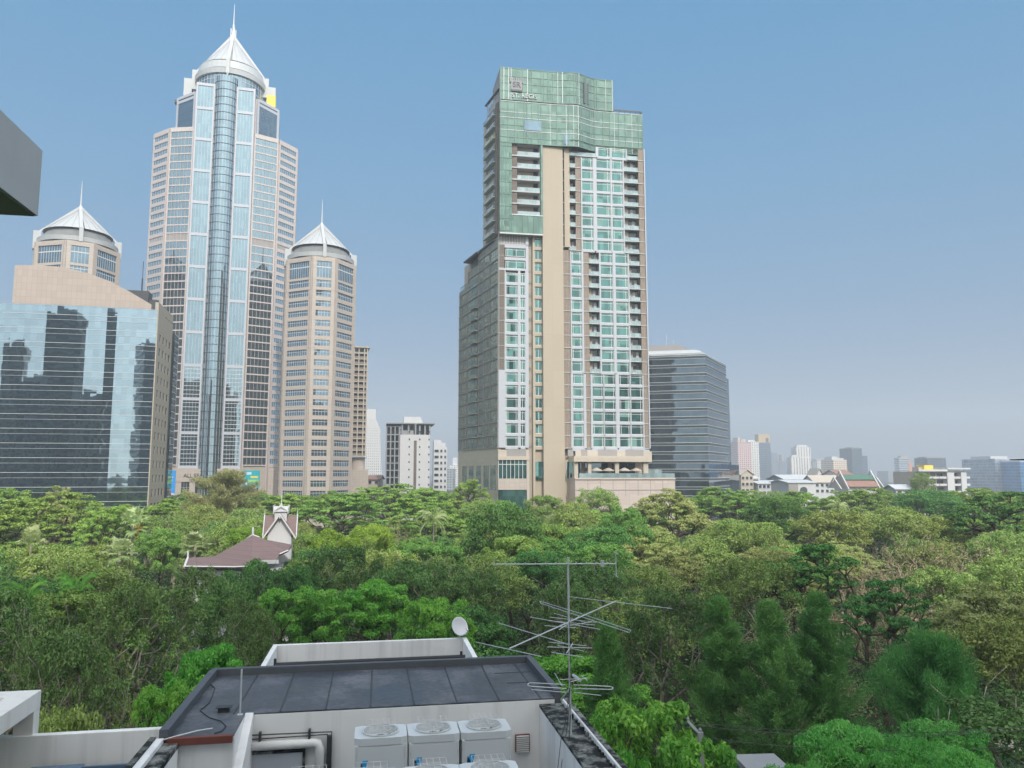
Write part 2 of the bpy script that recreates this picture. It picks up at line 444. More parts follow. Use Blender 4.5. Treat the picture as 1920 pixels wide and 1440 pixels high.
    for k in range(14):
        lw.box(a0, a1, .02, 1.88, zl[k] - .42, zl[k] + .4); lw.box(b0, b1, .02, 1.88, zl[k] - .42, zl[k] + .4)
        win(a0, a1, zl[k] + .4, zl[k] + fh - .42, .35, (.1, .85), .16); win(b0, b1, zl[k] + .4, zl[k] + fh - .42, .35, (.45,), .2)
    ztop = zl[14]
    lw.box(0, x1, -.04, 1.9, ztop + .31, ztop + .9); lw.box(x1 - .9, x1, 0, 1.9, ztop + .91, ztop + 3 * fh - .3)
    for k in (14, 15):
        z = zl[14] + (k - 14) * fh * 1.0
        lw.box(U(946), x1 - .91, .01, 1.88, z + fh - .3, z + fh + .6)
        win(U(948), U(985), z + .95, z + fh - .32, .35, (.12, .55), .2)
    lw.box(0, x1, 0, 1.9, zl[14] + 2 * fh + .61, zl[14] + 2 * fh + .9)
    lw.build('wing_frame', M['white_frame'], T)
    mb = MB(); mb.box(0, U(946) - .01, .05, 1.9, zl[6] + .31, zl[14] + .3); mb.box(0, U(946) - .01, .05, 1.9, ztop + .91, ztop + 2 * fh + .6)
    for k in range(7, 17): mb.box(-.05, U(946) - .01, -.03, .04, zl[k] - .06 if k < 14 else zl[k] + 1.0, zl[k] + .06 if k < 14 else zl[k] + 1.1, 1)
    mb.build('corner_screen', [M['screen_dark'], M['slab']], T)
    mb = MB(); mb.box(0, x1, .3, 1.9, ztop + 2 * fh + .91, Z(446) + 1.0)
    for i in range(12):
        x = x1 * i / 11; mb.box(x - .06, x + .06, .18, .29, ztop + 2 * fh + .91, Z(446) + .9, 1)
    mb.build('louvre_band', [M['grey_band'], M['mullion_light']], T)
    for k in range(17):                                # windows of the beige column
        z = zb + fh * k
        win(U(1003.6), cw1 - .05, z + .44, z + fh - .58, .55, (.5,), 0)
    part_each(T, 'window', wins, [M['gl_green'], M['metal_white'], M['curtain']])
    # ---- green glass crown: wavy front sheet
    def vv(u):                                         # plan wave
        a, b = U(1082), U(1128)
        t = min(1, max(0, (u - a) / (b - a))); t = t * t * (3 - 2 * t)
        return -1.6 + 2.0 * t - .7 * math.exp(-((u - U(1078)) / 3.5) ** 2)
    def sheet(mb, u0, u1, z0, z1, off=0, m=0, step=.9):
        k = max(1, int(abs(u1 - u0) / step))
        for i in range(k):
            a = u0 + (u1 - u0) * i / k; b = u0 + (u1 - u0) * (i + 1) / k
            va, vb = vv(a) + off, vv(b) + off
            mb.face([(a, va, z0), (b, vb, z0), (b, vb, z1), (a, va, z1)], m)
    def bar_h(mb, u0, u1, z, t=.09, off=-.12, m=1, step=1.2):
        k = max(1, int(abs(u1 - u0) / step))
        for i in range(k):
            a = u0 + (u1 - u0) * i / k; b = u0 + (u1 - u0) * (i + 1) / k
            mb.hexa([(a, vv(a)+off, z-t), (b, vv(b)+off, z-t), (b, vv(b)-.004, z-t), (a, vv(a)-.004, z-t)],
                    [(a, vv(a)+off, z+t), (b, vv(b)+off, z+t), (b, vv(b)-.004, z+t), (a, vv(a)-.004, z+t)], m)
    def bar_v(mb, u, z0, z1, t=.07, off=-.15, m=1): mb.box(u - t, u + t, vv(u) + off, vv(u) - .003, z0, z1, m)
    uC = U(1150, 170); zM = zG1; zR = fr.z(1215, 216)
    zC = fr.z(1040, 281); zCr = zt + .3
    uB0, uB1 = U(958, 360), U(1012, 360)
    r_ = random.Random(5)
    mb = MB(); sheet(mb, 0, uC, zM, zTop)
    rows = [zM + (zTop - zM) * f for f in (0.02, .28, .52, .74, .985)]
    for z in rows: bar_h(mb, 0, uC, z, .1 if z not in (rows[0],) else .22)
    u = .4
    while u < uC - .3:
        bar_v(mb, u, zM, zTop, .06 + .05 * r_.random(), m=1 if r_.random() < .75 else 2); u += r_.choice([.8, 1.5, 2.2, 2.9])
    for uu in (U(1094, 170), U(1101, 170)): bar_v(mb, uu, fr.z(1097, 198), fr.z(1097, 158), .22, -.4, 3)
    bar_v(mb, .06, zM, zTop, .12); bar_v(mb, uC - .1, zM, zTop, .12)
    cwall = mb.build('crown_glazing', [M['gl_crown'], M['mullion_green'], M['mullion_light'], M['mullion_dark']], T)
    mb = MB()
    sheet(mb, 0, uR, zC + .6, zM - .25); sheet(mb, 0, uB0, zGlass0, zC + .59); sheet(mb, uB0 + .01, U(1017.4), zGlass0, zGlass0 + 6.2)
    sheet(mb, uB1, U(1017.4), zGlass0 + 6.21, zC + .59)
    sheet(mb, U(1017.5), U(1070), Z(281) + .1, zC + .59); sheet(mb, U(1070) + .01, uR, zt + .1, zC + .59)
    for z in [zC + .6 + (zM - zC - .9) * f for f in (0, .13, .3, .42, .6, .73, .99)]: bar_h(mb, 0, uR, z, .09, m=1 if r_.random() < .7 else 2)
    u = .3
    while u < uR - .3:
        bar_v(mb, u, zC + .6, zM - .3, .06 + .05 * r_.random(), m=1 if r_.random() < .7 else 2); u += r_.choice([.8, 1.5, 2.2, 2.9])
    u = .7
    while u < uB0: bar_v(mb, u, zGlass0, zC + .6, .07); u += 1.25
    for k in range(9):
        z = zGlass0 + 1.0 + k * fh
        if z < zC: bar_h(mb, 0, uB0, z, .09)
    u = uB0
    while u < U(1017): bar_v(mb, u, zGlass0, zGlass0 + 6.2, .07); u += 1.7
    bar_h(mb, 0, U(1017.4), zGlass0 + .1, .2, -.2, 2); bar_h(mb, uB0, U(1017.4), zGlass0 + 6.1, .15, -.2, 2)
    bar_v(mb, uR - .1, zt, zM - 3, .12); bar_h(mb, U(1070), uR, zt + .25, .15, -.3, 1)
    mb.build('curtain_wall', [M['gl_crown'], M['mullion_green'], M['mullion_light']], T)
    for (pa, pb, ya, yb) in ((981, 1012, 230, 248), (1055, 1066, 258, 275)):   # blue reflecting vents in the sheet
        mb = MB(); a, b = U(pa, 240), U(pb, 240); mb.box(a, b, vv(a) - .2, vv(a) - .16, fr.z(pa, yb), fr.z(pa, ya))
        mb.build('sky_panel', M['gl_tower_blue'], T)
    # roof slabs, parapets and undersides closing the sheet
    mb = MB()
    def cap(u0, u1, z, t, vb):
        k = 24
        for i in range(k):
            a = u0 + (u1 - u0) * i / k; b = u0 + (u1 - u0) * (i + 1) / k
            mb.hexa([(a, vv(a) + .05, z), (b, vv(b) + .05, z), (b, vb, z), (a, vb, z)], [(a, vv(a) + .05, z + t), (b, vv(b) + .05, z + t), (b, vb, z + t), (a, vb, z + t)])
    for a_ in ((0.02, uC, zTop - .6, .55, 14), (0.02, uR, zM - 3.2, .3, back), (U(1070) + .02, uR, zt + .02, .35, 2.4), (.02, U(1017), zGlass0 - .02, .4, 2.0)):
        mb = MB(); cap(*a_); mb.build('roof_slab', M['grey_band'], T)
    mb = MB()
    mb.prism([(.1, -.9), (.3, -.9), (.3, 14), (.1, 14)], zM - 3, zTop - .61)
    mb.prism([(uC - .3, .9), (uC - .1, .9), (uC - .1, 14), (uC - .3, 14)], zM - 2.9, zTop - .61)
    mb.box(.31, uC - .31, 13.8, 14, zM - 2.9, zTop - .61)
    mb.prism([(.4, 0), (uC, 1.4), (uR - .1, 1.4), (uR - .1, back - .2), (.4, back - .2)], zt + .5, zM - 3.25)
    mb.build('roof', M['grey_band'], T)
    mb = MB()                                          # open steel frame on the right shoulder
    zz = zM - 2.9; ztop2 = fr.z(1150, 203)
    mb.box(uC + .1, uR, .6, .8, ztop2 - .5, ztop2); mb.box(uC + .1, uR, 8.6, 8.8, ztop2 - .5, ztop2); mb.box(uR - .25, uR, .81, 8.59, ztop2 - .5, ztop2)
    for i in range(6):
        x = uC + .3 + (uR - uC - .6) * i / 5; mb.box(x - .1, x + .1, .62, .78, zz, ztop2 - .51)
    mb.box(uC + .1, uR - .1, 1.5, 1.6, zz, ztop2 - 1.6, 1)
    mb.build('roof_screen', [M['mullion_dark'], M['metal_white']], T)
    # balconies in the glass
    for k in range(6):
        z = zGlass0 + 6.3 + k * fh
        bal(uB0 + 1.9, uB1 - .2, z, 90 + k, -1.0, .25)
    part_each(T, 'balcony', bals, [M['gl_win'], M['gl_rail'], M['tan'], M['slab']])
    mb = MB(); mb.box(uB0 + .02, uB0 + 1.8, -.8, 1.3, zGlass0 + 6.25, zC + .5); mb.box(uB1 - .15, uB1 - .02, -.8, 1.3, zGlass0 + 6.25, zC + .5, 1)
    for k in range(7):
        z = zGlass0 + 6.25 + k * fh; mb.box(uB0 + .03, uB1 - .16, -1.1, 1.3, z - .35, z, 1)
    mb.build('balcony_stack', [M['screen_dark'], M['slab']], T)
    # emblem and lettering on the crown
    e = MB(); ec = U(966.5, 165); ez = fr.z(966, 165)
    rr = 1.7
    e.box(ec - rr, ec + rr, -2.0, -1.75, ez - rr * .9, ez + rr * .9)
    for i in range(5):
        x = ec - rr + .35 + i * (2 * rr - .7) / 4; e.box(x - .22, x + .22, -2.0, -1.75, ez + rr * .9, ez + rr * (1.25 + .25 * (i % 2 == 0)))
    for s_ in (-1, 1): e.box(ec + s_ * (rr + .25) - .18, ec + s_ * (rr + .25) + .18, -2.0, -1.75, ez + rr * .5, ez + rr * 1.45)
    e.box(ec - rr * 1.05, ec + rr * 1.05, -2.05, -1.7, ez - rr * 1.25, ez - rr * .95, 1)
    em = e.build('emblem', [M['grey'], M['mullion_dark']], T)
    def text(body, size, loc, rot, mat, name, parent, ext=.08, al='CENTER'):
        cu = bpy.data.curves.new(name, 'FONT'); cu.resolution_u = 3; cu.body = body; cu.size = size; cu.extrude = ext; cu.align_x = al; cu.align_y = 'CENTER'
        tmp = bpy.data.objects.new(name, cu); COL.objects.link(tmp); bpy.context.view_layer.update()
        me = bpy.data.meshes.new_from_object(tmp.evaluated_get(bpy.context.evaluated_depsgraph_get())); bpy.data.objects.remove(tmp); me.materials.clear(); me.materials.append(mat)
        o = bpy.data.objects.new(name, me); COL.objects.link(o)
        o.parent = parent; o.location = loc; o.rotation_euler = rot; return o
    globals()['text'] = text
    text('SR', 2.5, (ec, -2.08, ez), (R(90), 0, 0), M['mullion_dark'], 'monogram', em, .05)
    text('ST. REGIS', 2.0, (U(957, 185), -1.9, fr.z(975, 185)), (R(90), 0, 0), M['mullion_light'], 'lettering', T, .1, 'LEFT')
    # ---- left flank in its own direction
    fl = []
    def fbox(mb, u0, u1, n0, n1, z0, z1, m=0):          # n outward from the flank
        b = [S(u0, -n1), S(u0, -n0), S(u1, -n0), S(u1, -n1)]
        mb.hexa([(q[0], q[1], z0) for q in b], [(q[0], q[1], z1) for q in b], m)
    SU = lambda px, py=650: sf.u(px, py)
    SZ = lambda px, py: sf.z(px, py)
    e1, e2, e3 = SU(897), SU(877), SU(861)
    zA, zB2, zC2 = SZ(935, 446), SZ(885, 505), SZ(861, 549)
    mb = MB()
    fbox(mb, 0, e1, -1.0, 0, zb, zA); fbox(mb, e1 + .01, e2, -1.0, -.02, zb, zB2); fbox(mb, e2 + .01, e3, -1.0, 0, zb, zC2)
    fbox(mb, 0, e1, -14, -1.01, zA - .6, zA); fbox(mb, e1, e2, -14, -1.01, zB2 - .5, zB2); fbox(mb, e2, e3, -14, -1.01, zC2 - .5, zC2)
    mb.build('flank_wall', M['sage'], T)
    mb = MB(); k = 0
    z = zb
    while z < zA - 1:
        for (a, b, zt_) in ((0, e1, zA), (e1 + .01, e2, zB2), (e2 + .01, e3, zC2)):
            if z < zt_: fbox(mb, a + .05, b, .001, .3, z - .13, z + .13)
        z += fh
    for uu in (.3, e1 * .42, e1 * .72, e1 - .3, e2 - .2, e3 - .3): fbox(mb, uu - .15, uu + .15, .002, .22, zb, (zA if uu < e1 else zB2 if uu < e2 else zC2) - .2)
    mb.build('flank_ledge', M['grey_band'], T)
    wl = []
    def fwin(a, b, z0, z1, m=0, out=.06):
        def fn(mb):
            fbox(mb, a, b, .003, out, z0, z1, m)
            for t in (0, .33, .66, 1):
                x = a + (b - a) * t; fbox(mb, x - .05, x + .05, out + .001, out + .08, z0, z1, 1)
            fbox(mb, a, b, out + .002, out + .07, z0 + (z1 - z0) * .3, z0 + (z1 - z0) * .34, 1)
        wl.append(((b - a) * (z1 - z0), fn))
    for k in range(17):
        z = zb + fh * k
        if z + fh < zA:
            fwin(.9, e1 * .36, z + .4, z + fh - .5)
            fwin(e1 * .47, e1 * .68, z + .25, z + fh - .3)
            fwin(e1 * .76, e1 * .95, z + .7, z + fh - .5)
        if z + fh < zB2: fwin(e1 + .8, e2 - .6, z + .3, z + fh - .4)
        if z + fh < zC2: fwin(e2 + .8, e3 - 3.0, z + .5, z + fh - .6)
    part_each(T, 'flank_window', wl, [M['gl_side'], M['grey_band']])
    mb = MB()                                          # flank balconies
    for k in range(1, 13):
        z = zb + fh * k
        fbox(mb, e1 * .99, e1 * 1.28, .31, 1.3, z - .2, z); fbox(mb, e1 * .99, e1 * 1.28, 1.2, 1.29, z, z + 1.1, 1)
    mb.build('flank_balcony', [M['grey_band'], M['gl_side']], T)
    mb = MB()                                          # roof terraces: canopies, kerb plants' rails
    fbox(mb, e1 - 1.5, e2 + 1.0, -6, 1.4, zB2 + 3.2, zB2 + 3.7); fbox(mb, e1 * .2, e1 + .4, -8, .5, zA + .01, zA + .5)
    for i in range(7):
        x = e2 + .5 + (e3 - e2 - .8) * i / 6; fbox(mb, x - .06, x + .06, -.4, -.3, zC2, zC2 + 1.5)
    fbox(mb, e2, e3, -.42, -.28, zC2 + 1.5, zC2 + 1.62); fbox(mb, e1 - .5, e2 - 1.0, -5, -.8, zB2, zB2 + 3.19)
    mb.build('terrace_canopy', M['grey_dark'], T)
    # upper left side (above the wing): dark balconies beside the crown
    s1 = sU; zu0, zu1 = SZ(930, 440), SZ(912, 196)
    mb = MB(); fbox(mb, .6, s1, -1.0, -.3, zu0, zu1 - 6); fbox(mb, 1.2, 3.2, -.29, .1, zu0, zu1 - 4, 1)
    fbox(mb, 0, s1, -.5, .3, zu1 - .35, zu1, 2)
    for i in range(4): fbox(mb, s1 * (i + .5) / 4 - .12, s1 * (i + .5) / 4 + .12, -.3, -.1, zu1 - 6, zu1 - .36, 3)
    fbox(mb, .8, s1, -1.5, -1.0, zu1 - 6, zu1 - 1, 3)
    k = 0; z = zu0 + 1
    while z < zu1 - 7:
        fbox(mb, 3.4, s1 + .3, -.29, .7, z - .15, z, 3); fbox(mb, 3.4, s1 + .3, .6, .66, z, z + 1.1, 4); fbox(mb, 3.6, s1 - .6, -.28, -.2, z + .1, z + 2.7, 5); z += fh
    mb.build('side_balcony_stack', [M['sage'], M['screen_dark'], M['grey_dark'], M['slab'], M['gl_rail'], M['gl_win']], T)
    # ---- podium
    zq = Z(862); zq2 = Z(838)
    mb = MB()
    mb.box(-.1, U(991), -.2, 6, zq + .01, zq2 - .95); mb.box(-.2, U(991.5), -.6, 6, Z(861) - .3, Z(856))
    mb.box(U(987), U(991.5), -.5, 6, 0, Z(861) - .31)
    mb.box(U(1077) + .02, uR + .6, -.3, 6, Z(866), zb - .92)
    fbox(mb, .5, e3, -1.0, .05, 0, zb - .2)
    mb.build('podium_wall', M['beige_pale'], T)
    for a, b in ((1062, 1072), (1088, 1099), (1119, 1154), (1170, 1203)):   # grey louvre panels in the podium band
        mb = MB(); mb.box(U(a), U(b), -1.05 if b < 1077 else -.36, -1.0 if b < 1077 else -.303, Z(856), Z(843)); mb.build('podium_louvre', M['grey_band'], T)
    mb = MB(); mb.box(U(950), U(986), -.26, -.203, Z(856), Z(843)); mb.build('podium_louvre', M['grey_band'], T)
    mb = MB(); mb.box(0, U(987) - .02, -.15, 5, Z(897), Z(861) - .32)
    for i in range(8):
        x = U(987) * i / 7 ; mb.box(x - .08, x + .08, -.25, -.16, Z(897), Z(861) - .33, 1)
    mb.box(.05, U(987) - .03, -.24, -.165, Z(871) - .1, Z(871) + .1, 1)
    mb.build('podium_glazing', [M['gl_green'], M['mullion_light']], T)
    mb = MB(); mb.box(0, U(987) - .03, -.13, 5, 0, Z(918)); mb.build('podium_glazing', M['gl_green'], T)
    mb = MB(); mb.box(U(1003.4), cw1 - .03, -.1, .85, Z(897), Z(864) - .3); mb.build('podium_glazing', M['gl_green'], T)
    mb = MB(); mb.box(uP1 + .5, U(1076), -.95, -.803, Z(897), Z(866))
    for i in range(4):
        x = uP1 + .5 + (U(1076) - uP1 - .5) * i / 3; mb.box(x - .1, x + .1, -1.0, -.951, Z(897), Z(866), 1)
    mb.build('podium_glazing', [M['gl_green'], M['mullion_light']], T)
    mb = MB(); mb.box(-.1, U(987) - .01, -.4, 5, Z(918) + .01, Z(897) - .01); mb.build('podium_band', M['pink'], T)
    mb = MB()
    for u0 in (2, 8, 15, 22, 29):
        mb = MB(); fbox(mb, u0, u0 + 4.6, .06, .12, zb - 12.5, zb - 5.2); mb.build('flank_podium_glazing', M['gl_side'], T)
    # terrace pavilion on the right of the podium
    vt = -7.0
    uv = lambda px, py=880: fr.u(px, py, vt)
    zv = lambda py, px=1150: fr.z(px, py, vt)
    mb = MB()
    mb.box(uv(1078), uv(1265), vt, 4, 0, zv(899)); mb.box(uv(1078) - .1, uv(1265) + .1, vt - .3, 4.1, zv(899) + .01, zv(896))
    for i in range(9):
        x = uv(1078) + (uv(1265) - uv(1078)) * i / 8; mb.box(x - .07, x + .07, vt - .05, vt - .004, zv(930), zv(900), 1)
    mb.box(uv(1078) + .1, uv(1265) - .1, vt - .06, vt - .005, zv(919) - .15, zv(919) + .15, 1)
    mb.build('terrace_podium', [M['pink_grey'], M['grey_band']], T)
    mb = MB()
    zf = zv(897); zc = zv(866)
    for a, b in ((1078, 1085), (1104, 1110), (1155, 1162), (1208, 1217)): mb.box(uv(a), uv(b), vt + .6, vt + 1.9, zf + .01, zc)
    mb.box(uv(1076), uv(1221), vt - .2, 2, zc + .01, zv(858)); mb.box(uv(1077), uv(1219), vt + .2, 2, zv(858) + .01, zv(855))
    mb.box(uv(1085), uv(1208), 1.2, 1.6, zf, zc)
    mb.build('terrace_pavilion', M['beige_pale'], T)
    mb = MB()
    for a, b in ((1086, 1103), (1111, 1154), (1163, 1207)): mb.box(uv(a), uv(b), .9, 1.1, zf + .1, zc - .3)
    mb.build('pavilion_glazing', M['gl_dark'], T)
    mb = MB(); mb.box(uv(1086), uv(1264), vt - .15, vt - .08, zf + .02, zf + 1.5)
    mb.box(uv(1263.6), uv(1264.6), vt - .07, 3, zf + .02, zf + 1.5)
    x = uv(1218); mb.box(x, uv(1263), 2.6, 2.7, zf, zf + 2.6, 0)
    mb.build('terrace_rail', M['gl_rail'], T)
    # parasols and planters on the terrace
    for i, px in enumerate((1121.5, 1144.5, 1174, 1197)):
        u = uv(px); w = fr.world(u, vt + 1.6 + .5 * (i % 2), zf)
        lab = ['cream parasol leftmost of four on the hotel terrace', 'cream parasol second from left on the hotel terrace', 'cream parasol third from left on the hotel terrace', 'cream parasol rightmost of four on the hotel terrace'][i]
        E_ = empty('parasol', w, fr.a, lab, 'parasol', 'parasols on the hotel terrace')
        m = MB(); m.tube([(0, 0, 0), (0, 0, 2.6)], .06, 6); m.build('pole', M['steel_dark'], E_)
        m = MB(); m.lathe([(0.02, 3.2), (.5, 3.05), (1.9, 2.35), (1.9, 2.15), (1.85, 2.3), (.1, 2.95)], n=8); m.build('canopy', M['beige_pale'], E_)
    return T, fr
hotel, hotel_fr = build_hotel()
# ================================================================ square towers set cornerwise, with conical crowns
def facet_strip(P, Q, inset=0.0):
    return P, Q, math.hypot(Q[0] - P[0], Q[1] - P[1])

M['louvre_dark'] = plain('dark joint', lin(96,98,100), .6, .1, 1)
def cone_crown(T, r, z0, z1, za, zs, z_ring=None, louvred=True, post=0.0, rot=0.0, spire_r=.35, cluster=0):
    """ring z0..z1, cone z1..za, mast to zs, four ribs with corner blocks"""
    mb = MB(); hc = za - z1
    n = 40
    mb.lathe([(r * .93, z1 + hc * .04), (r * .05, za - hc * .05), (0.01, za - hc * .05)], n=n)
    o_ = mb.build('cone_roof', M['roof_white'], T, smooth=True)
    mb = MB()                                            # standing seams and the dark joint beside every rib
    for i in range(24):
        t = rot + math.pi * 2 * i / 24 + (.09 if i % 6 == 0 else 0); c_, s_ = math.cos(t), math.sin(t)
        mb.tube([(c_ * r * .93, s_ * r * .93, z1 + hc * .04 + .05), (c_ * r * .05, s_ * r * .05, za - hc * .05 + .05)], .16 if i % 6 == 0 else .06, 4, 1 if i % 6 == 0 else 0)
    mb.build('roof_seam', [M['grey_band'], M['louvre_dark']], o_)
    mb = MB(); mb.lathe([(r * .97, z0), (r * 1.06, z0 + .05), (r * 1.08, z0 + (z1 - z0) * .35), (r * .98, z0 + (z1 - z0) * .36)], n=n)
    mb.lathe([(r * 1.0, z0 + (z1 - z0) * .36), (r * .99, z0 + (z1 - z0) * .40)], n=n)
    if not louvred: mb.lathe([(r * 1.02, z0 + (z1 - z0) * .45), (r * .98, z1), (r * .9, z1 + .4)], n=n)
    mb.build('ring_beam', M['roof_white'], T, smooth=False)
    if louvred:
        mb = MB()
        k = 6
        for i in range(k):
            a = z0 + (z1 - z0) * (.40 + .6 * i / k); rr = r * (.95 - .02 * i)
            mb.lathe([(rr - .25, a), (rr + .1, a + .05), (rr + .1, a + (z1 - z0) * .045), (rr - .25, a + (z1 - z0) * .05)], n=n)
        mb.lathe([(r * .78, z0), (r * .78, z1 + .5)], n=n, m=1)
        mb.build('louvre_ring', [M['louvre'], M['grey']], T)
    for i in range(4):
        t = rot + i * math.pi / 2 - math.pi / 2; c_, s_ = math.cos(t), math.sin(t)
        w = r * .045
        mb = MB()
        def q(rad, off, z): return (c_ * rad - s_ * off, s_ * rad + c_ * off, z)
        ro = r * 1.10
        zb_ = z1 - (z1 - z0) * .1
        mb.hexa([q(ro, -w, zb_ - .2), q(ro, w, zb_ - .2), q(ro - .12 * r, w, zb_ + hc * .02), q(ro - .12 * r, -w, zb_ + hc * .02)],
                [q(.05 * r, -w, za + hc * .06), q(.05 * r, w, za + hc * .06), q(.0, w, za - hc * .04), q(.0, -w, za - hc * .04)])
        mb.hexa([q(ro + .04 * r, -w * 1.2, z0 - (z1 - z0) * .1), q(ro + .04 * r, w * 1.2, z0 - (z1 - z0) * .1), q(ro - .1 * r, w * 1.2, z0 - (z1 - z0) * .1), q(ro - .1 * r, -w * 1.2, z0 - (z1 - z0) * .1)],
                [q(ro + .04 * r, -w * 1.2, z1), q(ro + .04 * r, w * 1.2, z1), q(ro - .1 * r, w * 1.2, z1), q(ro - .1 * r, -w * 1.2, z1)])
        if post and i == 0:
            mb.tube([q(ro + .03 * r, 0, z0 - .3), q(ro + .03 * r, 0, z0 - post)], w * .7, 6)
        if i % 2:
            mb.box(c_ * ro * .96 - r * .1, c_ * ro * .96 + r * .1, -r * .12, r * .12, z0 - (z1 - z0) * .45, z1 - (z1 - z0) * .02)
        mb.build('crown_rib', M['roof_white'], T)
    mb = MB()
    mb.lathe([(r * .06, za - hc * .02), (r * .05, za + hc * .1), (spire_r, za + hc * .12)], n=10)
    if cluster:
        for i in range(4):
            t = i * math.pi / 2 + .5; mb.tube([(math.cos(t) * r * .08, math.sin(t) * r * .08, za - hc * .1), (math.cos(t) * r * .08, math.sin(t) * r * .08, za + cluster)], .28, 6)
        mb.tube([(0, 0, za), (0, 0, za + cluster * 1.5)], .5, 8)
    mb.tube([(0, 0, za), (0, 0, zs)], spire_r, 8, 0, .08)
    mb.build('spire', M['metal_white'] if cluster else M['steel'], T)

# ---------------------------------------------------------------- tallest tower
def build_tall():
    ax = atY(437, 75, 352)
    fr = Frame(ax.x, ax.y, 15)
    T = fempty('office_tower', fr, 'tallest office tower, pale blue glass and pink stone under a white cone and spire', 'tower', 'cone-topped towers')
    zY = lambda py, v, px=437: atY(px, py, 352 + v).z
    zW = zY(246, -17); zP = zY(157, -20); zU = zP - 2.5
    zR0, zR1 = zY(167, 0), zY(142, 0); za = zY(72, 0); zs = zY(8, 0)
    zg = 32
    base = zY(872, -20); pts = [(13.5, -19), (25, -14.6), (34, -4.8)]
    L = [(-x, y) for x, y in reversed(pts)]
    right_back = [(34, 10), (22, 24)]; left_back = [(-22, 24), (-34, 10)]
    poly = L + pts + right_back + left_back
    ins = [(x * .985, y * .975) for x, y in poly]
    upoly = [(-24.2, -5.5), (-14.2, -15.8), (14.2, -15.8), (24.2, -5.5), (24.2, 10), (12, 20), (-12, 20), (-24.2, 10)]
    mb = MB(); mb.prism(ins, 0, zW - .3); mb.prism([(x * .97, y * .97) for x, y in upoly], zW - .29, zU)
    mb.build('core_wall', M['pink'], T)
    fh = 3.65; nfl = int((zW - base) / fh)
    faces = [(L[0], L[1], 'side'), (L[1], L[2], 'front'), (pts[0], pts[1], 'front'), (pts[1], pts[2], 'side'), (pts[2], right_back[0], 'end'), (left_back[1], L[0], 'end')]
    fac = MB(); wins = []
    wins_f = []
    for P, Q, kind in faces:
        Ln = math.hypot(Q[0] - P[0], Q[1] - P[1])
        e0, e1 = (1.3, 1.3) if kind == 'side' else (.9, .9)
        if kind == 'end':
            fac.obox(P, Q, .3, Ln - .3, -.3, .02, base, zW); continue
        fac.obox(P, Q, .25, e0, -.5, .1, 12, zW); fac.obox(P, Q, Ln - e1, Ln - .25, -.5, .1, 12, zW)
        fac.obox(P, Q, .25, Ln - .25, -.5, .14, zW - 1.5, zW + .5)
        for k in range(nfl + 1):
            z = base + k * fh
            mech = k == 27
            if kind == 'side': fac.obox(P, Q, e0 + .002, Ln - e1 - .002, -.5, .06, z - .85, z + .75)
            else: fac.obox(P, Q, e0 + .002, Ln - e1 - .002, -.5, .03, z - .3, z + .25)
            if k == nfl: break
            def fn(mb, P=P, Q=Q, a=e0, b=Ln - e1, z=z, kind=kind, mech=mech):
                z0, z1 = (z + .76, z + fh - .86) if kind == 'side' else (z + .26, z + fh - .31)
                mb.obox(P, Q, a, b, -.28, -.2, z0, z1, 2 if mech else (1 if kind == 'side' else 0))
                nm = 6 if kind == 'front' else 8
                for i in range(1, nm):
                    t = a + (b - a) * i / nm; mb.obox(P, Q, t - .05, t + .05, -.199, -.1 if kind == 'side' else .02, z0, z1, 3 if kind == 'side' else 4)
            (wins if kind == 'side' else wins_f).append(((10 if kind == 'side' else 9) + k * .001, fn))
    fac.box(-33, 33, 0, 1, zW - .28, zW - .05)
    fac.build('facade_frame', M['pink_pale'], T)
    part_each(T, 'window', wins + wins_f, [M['gl_tower'], M['gl_wing'], M['grey_band'], M['mullion_light'], M['pink_pale']])
    # pilasters either side of the glass bow
    for s_ in (-1, 1):
        x0, x1 = (4.9, 13.4) if s_ > 0 else (-13.4, -4.9)
        pr = MB()
        pr.box(x0, x0 + .8, -20.4, -15, 8, zP); pr.box(x1 - .8, x1, -20.4, -15, 8, zP)
        z = base - 1.5; k = 0; zs_ = []
        while z < zP - 6: zs_.append(z); z += 14.6
        zs_.append(zP - 1.3)
        for z in zs_ + [base - 12]: pr.box(x0 + .802, x1 - .802, -20.36, -15, z, z + 1.3)
        pil = pr.build('pilaster', M['white_frame'], T)
        g = MB(); g.box(x0 + .81, x1 - .81, -20.0, -15.2, base - 1, zP - .02)
        for i in range(1, 5):
            x = x0 + .81 + (x1 - x0 - 1.62) * i / 5; g.box(x - .04, x + .04, -20.08, -20.002, base - 1, zP - 1.31, 1)
        z = base + 1
        while z < base + 42:
            g.box(x0 + .82, x1 - .82, -20.1, -20.003, z, z + .22, 1); z += 1.83
        g.build('pilaster_glazing', [M['gl_tower'], M['mullion_light']], pil)
    # bowed glass between them
    mb = MB(); n = 14; rb = 5.6; cy = -17.2
    mb.lathe([(rb, 8), (rb, zR0 - 4)], 0, cy, 16, 0, 200, 340)
    z = base - 10
    while z < zR0 - 6:
        mb.lathe([(rb + .01, z), (rb + .2, z), (rb + .2, z + .2), (rb + .01, z + .2)], 0, cy, 16, 1, 200, 340); z += 3.65
    for i in range(11):
        t = R(200 + 140 * i / 10); mb.box(rb * math.cos(t) - .05, rb * math.cos(t) + .05, cy + rb * math.sin(t) - .1, cy + rb * math.sin(t) + .02, 8, zR0 - 4, 2)
    mb.build('bow_glazing', [M['gl_tower'], M['mullion_dark'], M['mullion_light']], T)
